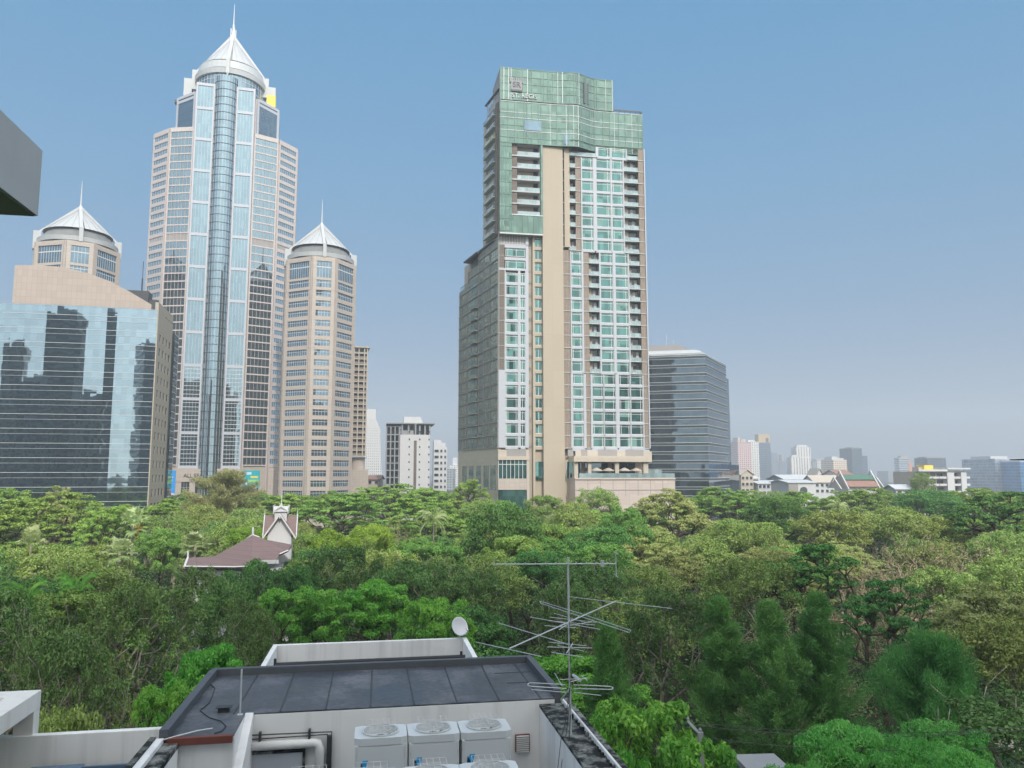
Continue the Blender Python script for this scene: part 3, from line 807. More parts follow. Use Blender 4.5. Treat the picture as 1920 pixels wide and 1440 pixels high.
    # upper body
    for P, Q in ((upoly[0], upoly[1]), (upoly[2], upoly[3])):
        Ln = math.hypot(Q[0] - P[0], Q[1] - P[1])
        up = MB(); up.obox(P, Q, .2, 1.3, -.6, .15, zW, zU); up.obox(P, Q, Ln - 1.3, Ln - .2, -.6, .15, zW, zU)
        for z in (zW + .02, zW + 15.5, zU - 1.1): up.obox(P, Q, 1.302, Ln - 1.302, -.6, .12, z, z + 1.3)
        up.build('upper_frame', M['white_frame'], T)
        ug = MB(); ug.obox(P, Q, 1.31, Ln - 1.31, -.55, -.1, zW + .03, zU - .02)
        for i in range(1, 12):
            z = zW + (zU - zW) * i / 12; ug.obox(P, Q, 1.32, Ln - 1.32, -.099, -.06, z - .05, z + .05, 1)
        ug.build('upper_glazing', [M['gl_tower_blue'], M['mullion_dark']], T)
    for P, Q in ((upoly[3], upoly[4]), (upoly[7], upoly[0])):
        Ln = math.hypot(Q[0] - P[0], Q[1] - P[1]); up = MB(); up.obox(P, Q, .2, 2, -.6, .1, zW, zU); up.build('upper_frame', M['white_frame'], T)
        ug = MB(); ug.obox(P, Q, 2.01, Ln, -.55, -.1, zW, zU - 1); ug.build('upper_glazing', M['gl_tower_blue'], T)
    # drum and crown
    r = 15.9
    mb = MB(); mb.lathe([(r, zU - 3), (r, zR0 + .3)], n=48)
    for z in (zU + 1, zU + 4.5, zU + 8):
        if z < zR0: mb.lathe([(r + .01, z), (r + .12, z), (r + .12, z + .15), (r + .01, z + .15)], n=48, m=1)
    for i in range(48):
        t = 2 * math.pi * i / 48; c_, s_ = math.cos(t), math.sin(t); mb.box(c_ * (r + .08) - .06, c_ * (r + .08) + .06, s_ * (r + .08) - .06, s_ * (r + .08) + .06, zU - 3, zR0 + .2, 1)
    mb.lathe([(0.1, zU - .05), (r, zU - .05)], n=48, m=1)
    mb.build('drum_glazing', [M['gl_tower'], M['mullion_light']], T)
    cone_crown(T, r, zR0, zR1, za, zs, louvred=False, post=13, cluster=4.6, spire_r=.42)
    mb = MB(); a = fr.u(508, 165, 2); mb.box(17.6, 22.0, -2.0, 4.0, zU - 1, zR0 - 1.5); mb.build('crown_panel', M['yellow'], T)
    for b_, m__ in (((17.7, 21.9, -1.9, 3.9, zR0 - 1.49, zR0 + 2.5), 'roof_white'), ((-22, -18.2, -1.9, 3.9, zU + .5, zR0 + 2.0), 'roof_white'), ((-26, -22.5, -1.5, 2, zU, zU + 1.2), 'grey_dark')):
        mb = MB(); mb.box(*b_); mb.build('plant_box', M[m__], T)
    # base: pink stone front with the lettering
    mb = MB()
    zb1 = base - 1.6
    for x0, x1 in ((-14.5, -11.5), (-8.0, -5.6), (5.6, 14.5)): mb.box(x0, x1, -21.4, -19.6, 0, zb1 - 5.5)
    mb.box(-14.5, 14.5, -21.6, -19.5, zb1 - 5.49, zb1); mb.box(-14.7, 14.7, -21.9, -19.4, zb1 - .5, zb1 - .1) if False else None
    mb.box(-34, -25.5, -16, -6, 0, base - 1); mb.box(25.5, 34, -16, -6, 0, base - 1)
    mb.build('base_wall', M['pink'], T)
    mb = MB(); mb.box(-11.49, -8.01, -20.9, -19.7, 0, zb1 - 5.5)
    for i in range(4): mb.box(-11.49 + i * 1.16 - .04, -11.49 + i * 1.16 + .04, -21.0, -20.903, 0, zb1 - 5.51, 1)
    for i in range(6): mb.box(-11.48, -8.02, -20.98, -20.902, zb1 - 8 - i * 2.2, zb1 - 7.9 - i * 2.2, 1)
    mb.box(-5.59, 5.59, -20.7, -19.7, 0, zb1 - 5.5)
    for i in range(1, 9): mb.box(-5.59 + i * 1.24 - .05, -5.59 + i * 1.24 + .05, -20.8, -20.703, 0, zb1 - 5.51, 1)
    mb.build('base_glazing', [M['gl_win'], M['mullion_light']], T)
    text('ALL SEASONS PLACE', 2.3, (0, -21.75, zb1 - 2.9), (R(90), 0, 0), M['grey_dark'], 'lettering', T, .1)
    T.scale = (.94, .94, 1)
    return T, fr
tall, tall_fr = build_tall()

# ---------------------------------------------------------------- smaller twin towers
def build_small():
    ax = atY(603.5, 420, 318)
    fr = Frame(ax.x, ax.y, 20)
    T = fempty('office_tower', fr, 'slimmer pink stone tower with window bands and a white louvred cone, beside the tallest', 'tower', 'cone-topped towers')
    zY = lambda py, v, px=600: atY(px, py, 318 + v).z
    ch, hd = 4.4, 18.6                                  # half chamfer, half diagonal
    m_ = hd - ch
    A = [(-m_, -ch), (-ch, -m_), (ch, -m_), (m_, -ch), (m_, ch), (ch, m_), (-ch, m_), (-m_, ch)]
    zT = zY(499, 0); z2 = zY(545, -10); base = zY(897, -12); fh = 3.8
    mb = MB(); mb.prism([(x * .97, y * .97) for x, y in A], 0, zT); mb.build('core_wall', M['tan'], T)
    fac = MB(); wins = []
    n = int((z2 - base) / fh); fh = (z2 - base) / n
    for fi, (i, j) in enumerate(((0, 1), (1, 2), (2, 3), (3, 4), (7, 0))):
        P, Q = A[i], A[j]; Ln = math.hypot(Q[0] - P[0], Q[1] - P[1]); e = 1.9 if Ln > 10 else 1.5
        fac.obox(P, Q, .05, e, -.6, .12, 0, zT - 1); fac.obox(P, Q, Ln - e, Ln - .05, -.6, .12, 0, zT - 1)
        fac.obox(P, Q, .05, Ln - .05, -.6, .16, z2 - .6, z2 + .6); fac.obox(P, Q, .05, Ln - .05, -.6, .14, zT - 1.6, zT + .2)
        fac.obox(P, Q, e + .002, Ln - e - .002, -.6, .05, z2 + 3.6, z2 + 4.6)
        fac.obox(P, Q, e + .002, Ln - e - .002, -.6, .05, 0, base - 9)
        for k in range(-2, n + 2):
            z = base + k * fh
            if k < n + 1 and k != n: fac.obox(P, Q, e + .002, Ln - e - .002, -.6, .05, z - .85, z + .75)
            z0, z1 = (z + .76, z + fh - .86) if k < n else ((z2 + .62, z2 + 3.58) if k == n else (z2 + 4.62, zT - 1.62))
            if fi > 2: 
                if k >= 0: fac.obox(P, Q, e + .003, Ln - e - .003, -.6, -.1, z0 - .02, z1 + .02)
                continue
            def fn(mb, P=P, Q=Q, a=e, b=Ln - e, z0=z0, z1=z1):
                mb.obox(P, Q, a, b, -.4, -.3, z0, z1, 0)
                nm = 9 if b - a > 8 else 5
                for i in range(1, nm):
                    t = a + (b - a) * i / nm; mb.obox(P, Q, t - .045, t + .045, -.299, -.22, z0, z1, 1)
                mb.obox(P, Q, a, b, -.299, -.23, z0 + (z1 - z0) * .62, z0 + (z1 - z0) * .68, 1)
            wins.append(((Ln - 2 * e) * (z1 - z0), fn))
    fac.build('facade_frame', M['pink'], T)
    part_each(T, 'window', wins, [M['gl_tower_blue'], M['mullion_light']])
    r = 12.8; zR0 = zY(496, 0); zR1 = zY(474, 0); za = zY(424, 0); zs = zY(374, 0)
    mb = MB(); mb.lathe([(r * .96, zT - 2), (r * .96, zR0 + .3)], n=40); mb.lathe([(.1, zT + .25), (r * .95, zT + .25)], n=40); mb.build('drum_glazing', M['gl_side'], T)
    cone_crown(T, r, zR0, zR1, za, zs, louvred=True)
    return T, fr
small, small_fr = build_small()
# its twin behind the glass office block
tw = atY(151, 392, 300)
twin = copy_tree(small); twin.location = (tw.x, tw.y, atY(151, 392, 300).z - atY(603.5, 424, 318).z); twin.rotation_euler = (0, 0, R(33))
twin.scale = (1.04, 1.04, 1.0)
tag(twin, 'pink stone tower with a louvred white cone rising behind the mirrored glass block')

# ---------------------------------------------------------------- mirrored office block, far left
def build_office():
    c = atY(284, 760, 205)
    fr = Frame(c.x, c.y, 13)                            # u=0 at the right-hand front corner
    T = fempty('glass_office_block', fr, 'mirrored glass office block at the left edge with a pink stone parapet', 'office block')
    Z = lambda py, px=200: fr.z(px, py)
    zG = fr.z(281, 579); W = -58
    n = 19; fh = (zG - 0) / n; fh = 3.75
    def vv(u): return 1.8 * ((u + 14) / 40.0) ** 2 if u < -14 else 1.0 * ((u + 14) / 14.0) ** 2   # slightly bowed front
    mb = MB(); k = 24
    for i in range(k):
        a, b = W + (0 - W) * i / k, W + (0 - W) * (i + 1) / k
        mb.face([(a, vv(a), 0), (b, vv(b), 0), (b, vv(b), zG), (a, vv(a), zG)])
    z = zG - .2; r_ = random.Random(3); j = 0
    while z > 8:
        for i in range(k):
            a, b = W + (0 - W) * i / k, W + (0 - W) * (i + 1) / k
            t = .1 if j % 2 else .055
            mb.hexa([(a, vv(a)-.13, z), (b, vv(b)-.13, z), (b, vv(b)-.003, z), (a, vv(a)-.003, z)], [(a, vv(a)-.13, z+t), (b, vv(b)-.13, z+t), (b, vv(b)-.003, z+t), (a, vv(a)-.003, z+t)], 1)
        z -= (1.35 if j % 2 else fh - 1.35); j += 1
    mb.build('curtain_wall', [M['gl_office'], M['mullion_light']], T)
    # stone corner flank with square windows
    sd = 20.5
    zS = fr.z(287, 580); zS1 = zS
    mb = MB()
    vb = vv(0)
    wp = [vb + 2.6 + i * 4.2 for i in range(4)]; ww = 2.1
    zf = [zG - 8.2 - k2 * 3.82 for k2 in range(19)]
    ys = [vb] + [q for w in wp for q in (w, w + ww)] + [sd]
    top = lambda y: zS - 1.0 * (y - vb) / (sd - vb)
    def quadx(y0, y1, z0, z1, m=0, x=0.3):
        mb.box(-.6, x, y0, y1, z0, z1, m)
    for i in range(0, len(ys) - 1, 2): quadx(ys[i], ys[i + 1], 0, zS - (0 if i < 4 else .3))
    for w in wp:
        zz = zf + [-20]
        mb.box(-.6, .3, w + .001, w + ww - .001, zf[0] + 2.0, zS - .02)
        for k2 in range(len(zf)):
            lo = zf[k2 + 1] + 2.0 if k2 + 1 < len(zf) else 0
            mb.box(-.6, .3, w + .001, w + ww - .001, lo, zf[k2])
    mb.box(-.6, .299, vb, sd, zS + .002, zS + 2.2)
    mb.box(-6, -.61, sd - 1, sd, 0, zS)
    mb.build('flank_wall', M['tan'], T)
    wl = []
    for w in wp:
        for z in zf:
            def fn(mb, w=w, z=z):
                mb.box(.1, .2, w, w + ww, z, z + 2.0); mb.box(.201, .24, w + ww / 2 - .05, w + ww / 2 + .05, z, z + 2, 1); mb.box(.201, .25, w, w + ww, z + .0, z + .08, 1)
            wl.append((4 + z * .001, fn))
    part_each(T, 'window', wl, [M['gl_win'], M['grey_dark']])
    # dark glass return behind the flank
    mb = MB(); e0 = sd + .01
    mb.box(-1.2, 1.0, e0, e0 + 6, 0, zS - 3.0)
    z = zS - 3.2
    while z > 5: mb.box(1.01, 1.1, e0, e0 + 6, z, z + .15, 1); z -= 1.9
    mb.build('rear_glazing', [M['gl_dark'], M['mullion_light']], T)
    # stone parapet with curved shoulder
    prof = [(28, 497), (75, 497), (120, 501), (165, 512), (205, 527), (240, 545), (284, 571)]
    pv = 1.3
    mb = MB(); top_ = [fr.uz(px, py, pv) for px, py in prof]
    bot = zG - .05
    pts = top_
    for (ua, za_), (ub, zb_) in zip(pts, pts[1:]):
        mb.hexa([(ua, pv, bot), (ub, pv, bot), (ub, pv + 1.6, bot), (ua, pv + 1.6, bot)], [(ua, pv, za_), (ub, pv, zb_), (ub, pv + 1.6, zb_), (ua, pv + 1.6, za_)])
    uL = pts[0][0]
    mb.box(uL, uL + 1.0, pv + 1.61, 16, bot, pts[0][1]); 
    mb.build('parapet', M['pink_small'], T)
    mb = MB(); mb.box(W, -.62, vv(0) + 1.0, sd - 1.01, zG - 1.2, zG - .3); mb.build('roof', M['grey'], T)
    mb = MB()
    q = fr.uz(271, 548, 14); mb.box(q[0] - 4.5, q[0] + 1.5, 12, 17, zG - .2, q[1]); mb.box(q[0] - 1, q[0] + 3.5, 13, 18, zG - .25, q[1] - 2.2)
    q2 = fr.uz(269, 490, 14); mb.tube([(q2[0], 14, q[1]), (q2[0], 14, q2[1] - 5)], .22, 6); mb.tube([(q2[0], 14, q2[1] - 5), (q2[0], 14, q2[1])], .1, 5)
    mb.build('plant_room', M['grey_dark'], T)
    return T, fr
office, office_fr = build_office()

# ---------------------------------------------------------------- dark glass block right of the hotel
def build_dark():
    c = atY(1326, 780, 330)
    fa = Frame(c.x, c.y, 166)                           # u along the left face, away from the corner
    T = fempty('dark_glass_block', fa, 'dark glass office block with silver bands and rounded pale roof right of the hotel', 'office block')
    fb = Frame(c.x, c.y, 62)                            # right face, u away
    def B(u, n): return fa.loc(fb.world(u, n, 0))[:2]
    zc = fa.z(1326, 664); Ll = 52.0; Lr = fb.u(1363, 760)
    # local: x along left face (away), y: outward is negative? keep both faces as plan lines
    P0 = (0, 0); PL = (Ll, 0); PR = B(Lr, 0); 
    nx = PR[0]; ny = PR[1]
    poly = [P0, PL, (PL[0] + nx, ny), PR]
    mb = MB(); mb.prism(poly, 0, zc); mb.build('curtain_wall', M['gl_dark'], T)
    sgn = 1 if ny > 0 else -1
    mb = MB(); z = zc - .6; j = 0
    o = -sgn
    def band(mb, P, Q, z, t, out, m=0):
        L_ = math.hypot(Q[0] - P[0], Q[1] - P[1]); cx, cy = (P0[0] + PL[0] + nx) / 2, ny / 2
        dx, dy = (Q[0] - P[0]) / L_, (Q[1] - P[1]) / L_
        side = 1 if ((cx - P[0]) * dy - (cy - P[1]) * dx) < 0 else -1
        a, b = (.003, out) if side > 0 else (-out, -.003)
        mb.obox(P, Q, 0, L_, a, b, z, z + t, m)
    while z > 6:
        for P, Q in ((P0, PL), (P0, PR)):
            band(mb, P, Q, z, .16, .2); band(mb, P, Q, z - 1.15, .12, .2, 0); band(mb, P, Q, z - 1.0, .85, .1, 1)
        z -= 3.75
    mb.build('glazing_band', [M['mullion_light'], M['mullion_dark']], T)
    # stepped lower part on the right
    zs1 = fb.z(1368, 712); Lr2 = fb.u(1369, 800)
    mb = MB(); q0, q1 = B(Lr + .01, 0), B(Lr2, 0); mb.prism([q0, (q0[0] + 20, q0[1]), (q1[0] + 20, q1[1]), q1], 0, zs1)
    zs2 = fb.z(1380, 872); q2 = B(fb.u(1386, 890), 0); mb.prism([(q1[0], q1[1] + sgn * .01), (q1[0] + 20, q1[1] + sgn * .01), (q2[0] + 20, q2[1]), q2], 0, zs2)
    z = zs2 - 1
    mb.build('stepped_wing', M['gl_dark'], T)
    # rounded pale roof storey
    cx, cy = (Ll + nx) / 2, ny / 2
    def inset(p, k): return (cx + (p[0] - cx) * k, cy + (p[1] - cy) * k)
    mb = MB(); z0 = zc; hgt = fa.z(1290, 653) - zc
    lay = [(.93, 0), (.93, .35), (.90, .62), (.84, .85), (.76, 1.0)]
    for (k0, h0), (k1, h1) in zip(lay, lay[1:]):
        a = [inset(p, k0) for p in poly]; b = [inset(p, k1) for p in poly]
        for i in range(4):
            j2 = (i + 1) % 4; mb.face([(*a[i], z0 + hgt * h0), (*a[j2], z0 + hgt * h0), (*b[j2], z0 + hgt * h1), (*b[i], z0 + hgt * h1)])
    b = [inset(p, .76) for p in poly]; mb.face([(*p, z0 + hgt) for p in b])
    mb.build('roof', M['roof_white'], T)
    mb = MB(); b = [inset(p, .5) for p in poly]; mb.prism(b, z0 + hgt + .01, z0 + hgt + 3.2)
    mb.build('plant_room', M['grey_band'], T)
    mb = MB()
    for k, h_ in ((.2, 9), (.35, 6)):
        p = inset(P0, k); mb.tube([(p[0], p[1], z0 + hgt), (p[0], p[1], z0 + hgt + h_)], .12, 5)
    mb.build('antenna_rod', M['steel'], T)
    return T
dark = build_dark()

# ---------------------------------------------------------------- blocks between the towers and the hotel
def balcony_slim():
    fr0 = atY(661, 760, 345); fr = Frame(fr0.x, fr0.y, 14)
    T = fempty('apartment_tower', fr, 'slim brown apartment tower with stacked balconies behind the slimmer cone-topped tower', 'tower')
    w = fr.u(688, 760); zT = fr.z(675, 652); zB = fr.z(670, 855)
    mb = MB(); mb.box(0, w - .4, 1.2, 12, zB, zT - 2); mb.build('core_wall', M['dark_recess'], T)
    mb = MB(); n = 18; fh = (zT - 2.5 - zB) / n
    for x in (0, w * .33, w * .72, w - .5): mb.box(x, x + .5, 0, 1.19, zB, zT)
    for k in range(n + 1): mb.box(.51, w - .51, .05, 1.18, zB + k * fh - .2, zB + k * fh + .2)
    mb.box(-.5, w + .8, -.5, 12.5, zT + .01, zT + .6); mb.build('facade_frame', M['beige_pale'], T)
    wl = []
    for k in range(n):
        for a, b in ((.55, w * .33 - .05), (w * .33 + .55, w * .72 - .05), (w * .72 + .55, w - .55)):
            wl.append((b - a, lambda mb, a=a, b=b, z=zB + k * fh: (mb.box(a, b, .9, 1.0, z + .3, z + fh - .3), mb.box(a, b, .1, .16, z + .2, z + 1.2, 1), mb.box((a + b) / 2 - .05, (a + b) / 2 + .05, .8, .89, z + .3, z + fh - .3, 1))))
    part_each(T, 'balcony', wl, [M['gl_win'], M['screen']])
    mb = MB(); mb.box(-2, w + 1.2, -.8, 13, 0, zB - 6); mb.lathe([(w * .5, zB - 6), (w * .5, zB - 1), (w * .62, zB - .5)], w / 2, 5, 20); mb.build('podium_wall', M['pink'], T)
balcony_slim()

def white_stepped():
    a = atY(683, 850, 560); fr = Frame(a.x, a.y, 12)
    T = fempty('apartment_tower', fr, 'white ziggurat-like tower with rows of small dark windows, seen in the gap', 'tower')
    zt = fr.z(690, 767); w = fr.u(714, 775); zb = 0
    mb = MB(); gm = MB(); n = 34; fh = (zt - 8) / n
    for k in range(n):
        z = k * fh; t = max(0, (.75 - k / n)); ex = w * .36 * t
        x0 = -ex * .6; x1 = w + ex
        if k > n * .88: x1 = w * (1 - (k / n - .88) * 2.6)
        mb.box(x0, x1, -ex * .5, 20, z, z + fh * .58); mb.box(x0 + .6, x1 - .6, .6 - ex * .5, 19.4, z + fh * .58 + .001, z + fh - .001, 1)
        for i in range(10):
            x = x0 + (x1 - x0) * i / 9; mb.box(max(x0 + .1, x - .55), min(x1 - .1, x + .55), .1 - ex * .5, 1.2 - ex * .5, z + fh * .58 + .002, z + fh - .002)
    mb.box(0, w * .68, 0, 18, zt - 8, zt)
    mb.build('wall', [M['white'], M['gl_win']], T)
white_stepped()

def grey_block():
    a = atY(722, 850, 400); fr = Frame(a.x, a.y, 10)
    T = fempty('apartment_block', fr, 'grey and cream apartment block with open side balconies and a blank windowless front', 'apartment block')
    U = lambda px: fr.u(px, 850)
    Z = lambda py: fr.z(770, py)
    zt = Z(795); 
    mb = MB(); mb.box(U(750), U(806), 0, 24, 0, Z(815)); mb.build('wall', M['white'], T)
    mb = MB(); mb.box(U(776) - .0, U(781), -.35, -.01, 0, Z(826)); mb.build('service_slot', M['screen_dark'], T)
    n = 12; fh = Z(815) / n; mb = MB()
    mb.box(U(724), U(749.9), 2.5, 20, 0, Z(800), 1)
    for k in range(n + 1): mb.box(U(723), U(749.8), 0, 2.49, k * fh - .25, k * fh + .25)
    for px in (723, 731, 739, 747): mb.box(U(px), U(px) + .6, -.1, 2.48, 0, Z(800))
    mb.build('balcony_stack', [M['grey'], M['gl_win']], T)
    mb = MB(); mb.box(U(751), U(805), 2, 20, Z(815) + .01, zt, 1); 
    for a_, b_ in ((724, 776), (783, 815)): mb.box(U(a_), U(b_), -.8, 24, zt + .01, zt + .6)
    for px in (752, 764, 777, 785, 795, 804): mb.box(U(px), U(px) + .8, .2, 1.9, Z(815) + .01, zt)
    mb.box(U(754), U(775), .6, 1.95, Z(815) + .02, Z(807)); mb.build('top_storey', [M['grey'], M['gl_win']], T)
    mb = MB(); mb.box(U(757), U(790), 6, 14, zt + .62, Z(780)); mb.box(U(790), U(793), 7, 13, zt + .62, Z(786)); mb.build('plant_room', M['white'], T)
    wl = []
    for k in range(10):
        z = 14 + k * 3.9
        for px in (766, 785.5, 803): wl.append((1, lambda mb, z=z, px=px: (mb.box(U(px), U(px + 2.4), -.06, -.005, z, z + .8), mb.box(U(px), U(px + 2.4), -.12, -.007, z - .12, z - .02, 1))))
    part_each(T, 'window', wl, [M['gl_win'], M['grey']])
grey_block()

def white_block():
    a = atY(813, 870, 470); fr = Frame(a.x, a.y, 8)
    T = fempty('apartment_block', fr, 'plain white apartment block with rounded shoulder just left of the hotel', 'apartment block')
    U = lambda px: fr.u(px, 870); Z = lambda py: fr.z(825, py)
    mb = MB(); w = U(838)
    prof = [(0, 0), (w, 0), (w, 16), (0, 16)]
    mb.prism(prof, 0, Z(838)); mb.prism([(0, .3), (w - 1, .3), (w - 1, 15), (0, 15)], Z(838) + .01, Z(830)); mb.prism([(0, .6), (w - 3.5, .6), (w - 3.5, 14), (0, 14)], Z(830) + .01, Z(825))
    mb.build('wall', M['white'], T)
    wl = []
    for k in range(11):
        z = Z(838) - 3.2 - k * 3.6
        for a_, b_ in ((.5, 3), (4, 5.2), (w - 1.6, w - .6)): wl.append((b_ - a_, lambda mb, a_=a_, b_=b_, z=z: (mb.box(a_, b_, -.06, -.004, z, z + 1.5), mb.box(a_ - .1, b_ + .1, -.2, -.005, z - .2, z - .05, 1))))
    part_each(T, 'window', wl, [M['gl_win'], M['slab']])
white_block()
# ================================================================ far skyline on the right
def tower_box(name, label, px0, px1, py, Y, dep, deg, mat, roof=None, cat='tower', group='far towers on the hazy skyline', base=0, tops=()):
    far = min(2750, Y * 1.6); dep *= far / Y; Y = far
    a = atY(px0, 870, Y); fr = Frame(a.x, a.y, deg)
    T = fempty(name, fr, label, cat, group)
    w = fr.u(px1, 870); z = fr.z((px0 + px1) / 2, py)
    mb = MB(); mb.box(0, w, 0, dep, base, z); mb.build('wall', mat, T)
    mb = MB()
    for (f0, f1, py2) in tops:
        zz = fr.z((px0 + px1) / 2, py2); mb.box(w * f0, w * f1, dep * .2, dep * .8, z + .02, zz)
    mb.box(-.3, w + .3, -.3, dep + .3, z + .01 if not tops else z - .8, (z + 1.0) if not tops else z - .1)
    mb.build('roof', roof or M['grey_band'], T)
    return T, fr, w, z
gw = lambda n, wall, gl, w, h, a, b: gridwall(n, wall, gl, w, h, a, b)
G_pink = gw('pink balconied wall', lin(212,182,178), lin(128,118,122), 4.0, 3.6, .45, .55)
G_white = gw('white windowed wall', lin(226,224,218), lin(110,116,122), 4.6, 3.4, .5, .45)
G_blue = gw('blue glass wall', lin(104,122,140), lin(66,86,104), 3.0, 3.6, .85, .7)
G_cream = gw('cream windowed wall', lin(224,206,186), lin(112,104,100), 4.2, 3.4, .4, .5)
G_stripe = gw('white ribbed wall', lin(232,228,222), lin(150,146,146), 5.6, 60, .3, .97)
G_dark = gw('dark glass wall', lin(84,100,114), lin(62,80,94), 3.4, 3.8, .8, .78)
G_grey = gw('grey windowed wall', lin(150,156,160), lin(96,108,116), 4.0, 3.6, .6, .55)
G_orange = gw('orange rendered wall', lin(226,150,104), lin(150,110,90), 5, 3.4, .3, .4)
G_teal = gw('teal glass wall', lin(76,122,128), lin(56,100,108), 4, 3.8, .9, .75)
tower_box('skyline_tower', 'pale blue slab at the right edge of the dark glass block, partly hidden', 1372, 1381, 826, 1500, 30, 10, G_blue)
tower_box('skyline_tower', 'pinkish red gridded tower rising just right of the dark glass block', 1384, 1410, 829, 900, 22, 10, G_pink, M['pink'], tops=((.15, .35, 820), (.4, .75, 823)))
tower_box('skyline_tower', 'cream gridded tower touching the pinkish red one on the skyline', 1403, 1424, 828, 960, 22, 8, G_white, M['white'], tops=((.2, .8, 825),))
T_, f_, w_, z_ = tower_box('skyline_tower', 'blue grey glass tower topped by an ochre box, tallest on the skyline', 1424, 1446, 830, 1000, 24, 6, G_blue, M['ochre'])
mb = MB(); zt_ = f_.z(1435, 814); mb.box(0, w_ * .94, .1, 20, z_ + 1.0, zt_ - 1); mb.box(w_ * .6, w_ * .85, -.3, .05, z_ + 1, z_ + (zt_ - z_) * .55, 1); mb.build('crown', [M['ochre'], M['grey_dark']], T_)
mb = MB(); mb.box(-.5, w_ * .97, -.4, 20.5, zt_ - .99, zt_); mb.build('roof_edge', M['slab'], T_)
tower_box('skyline_tower', 'faint thin blue tower with a crane between yellow-topped and white twin towers', 1449, 1459, 849, 2000, 30, 0, G_blue, tops=((.1, .4, 846),))
tower_box('skyline_tower', 'faint wide low blue block behind the white twin towers', 1461, 1484, 865, 2100, 40, 0, G_blue, tops=((.3, .5, 852),))
tower_box('skyline_tower', 'shorter of the two white ribbed towers on the skyline', 1483, 1503, 857, 1000, 22, -6, G_stripe, M['white'], tops=((.2, .8, 853),))
tower_box('skyline_tower', 'taller of the two white ribbed towers on the skyline', 1493, 1521, 838, 1050, 26, -6, G_stripe, M['white'], tops=((.15, .85, 834),))
tower_box('skyline_tower', 'low grey stepped block between white twin towers and pale gridded block', 1523, 1532, 865, 1150, 25, 0, G_grey)
tower_box('skyline_tower', 'pale block with flat light roof above the temple gable', 1531, 1546, 863, 1200, 25, 0, G_white, tops=((.1, .9, 861),))
tower_box('skyline_tower', 'cream gridded block with a curved white cap above the brown roofed hall', 1562, 1588, 862, 850, 22, 12, G_cream, M['white'], tops=((.1, .5, 856), (.5, .95, 859)))
tower_box('skyline_tower', 'dark blue glass tower with stepped top, standing alone on the skyline', 1598, 1617, 840, 900, 24, 10, G_dark, tops=((.35, .95, 838),))
tower_box('skyline_tower', 'lower glass shoulder block attached right of the dark blue glass tower', 1616, 1627, 855, 905, 22, 10, G_blue, M['grey_dark'], tops=((0, .5, 848),))
T_, f_, w_, z_ = tower_box('skyline_tower', 'orange and blue striped tower stepping down to the right', 1686, 1704, 858, 950, 22, -12, gw('blue striped wall', lin(206,212,216), lin(96,118,140), 60, 3.6, .98, .6), M['pink'], tops=((.3, .95, 854),))
mb = MB()
for i, (f0, f1, py) in enumerate(((1.0, 1.14, 858), (1.14, 1.35, 868), (1.35, 1.5, 880))): mb.box(w_ * f0 + .02, w_ * f1, 2, 18, 0, f_.z(1700, py))
mb.build('side_wing', G_orange, T_)
tower_box('skyline_tower', 'square blue glass block behind the white balconied condominium', 1739, 1774, 858, 800, 26, 0, G_dark, M['grey_band'], tops=((.05, .95, 856),))
tower_box('skyline_block', 'long low teal glass block with white roof plant near the right edge', 1800, 1868, 880, 900, 40, 0, G_teal, M['white'], cat='office block', tops=((.1, .3, 877), (.5, .6, 877), (.75, .95, 876)))
tower_box('skyline_block', 'big pale blue glass block at the right edge of the skyline', 1866, 1990, 860, 620, 40, 5, gw('pale mirrored wall', lin(150,164,178), lin(136,152,170), 3, 3.8, .9, .85), M['white'], cat='office block', tops=((.04, .3, 855),))
tower_box('skyline_block', 'brighter blue glass wing at the very right edge', 1912, 1990, 866, 600, 30, 5, gw('bright blue wall', lin(70,130,176), lin(60,120,170), 4, 3.8, .9, .8), M['white'], cat='office block')
tower_box('skyline_block', 'faint low grey blocks beyond the trees between orange and dark blue towers', 1664, 1688, 884, 1300, 40, 0, G_grey, cat='block')
tower_box('skyline_block', 'small faraway white block beside the hotel foot on the left', 842, 862, 872, 900, 30, 0, G_white, M['white'], cat='block', tops=((.3, .7, 858),))
tower_box('skyline_block', 'faint grey block low in the gap left of the hotel', 828, 850, 880, 700, 30, 0, G_grey, cat='block')

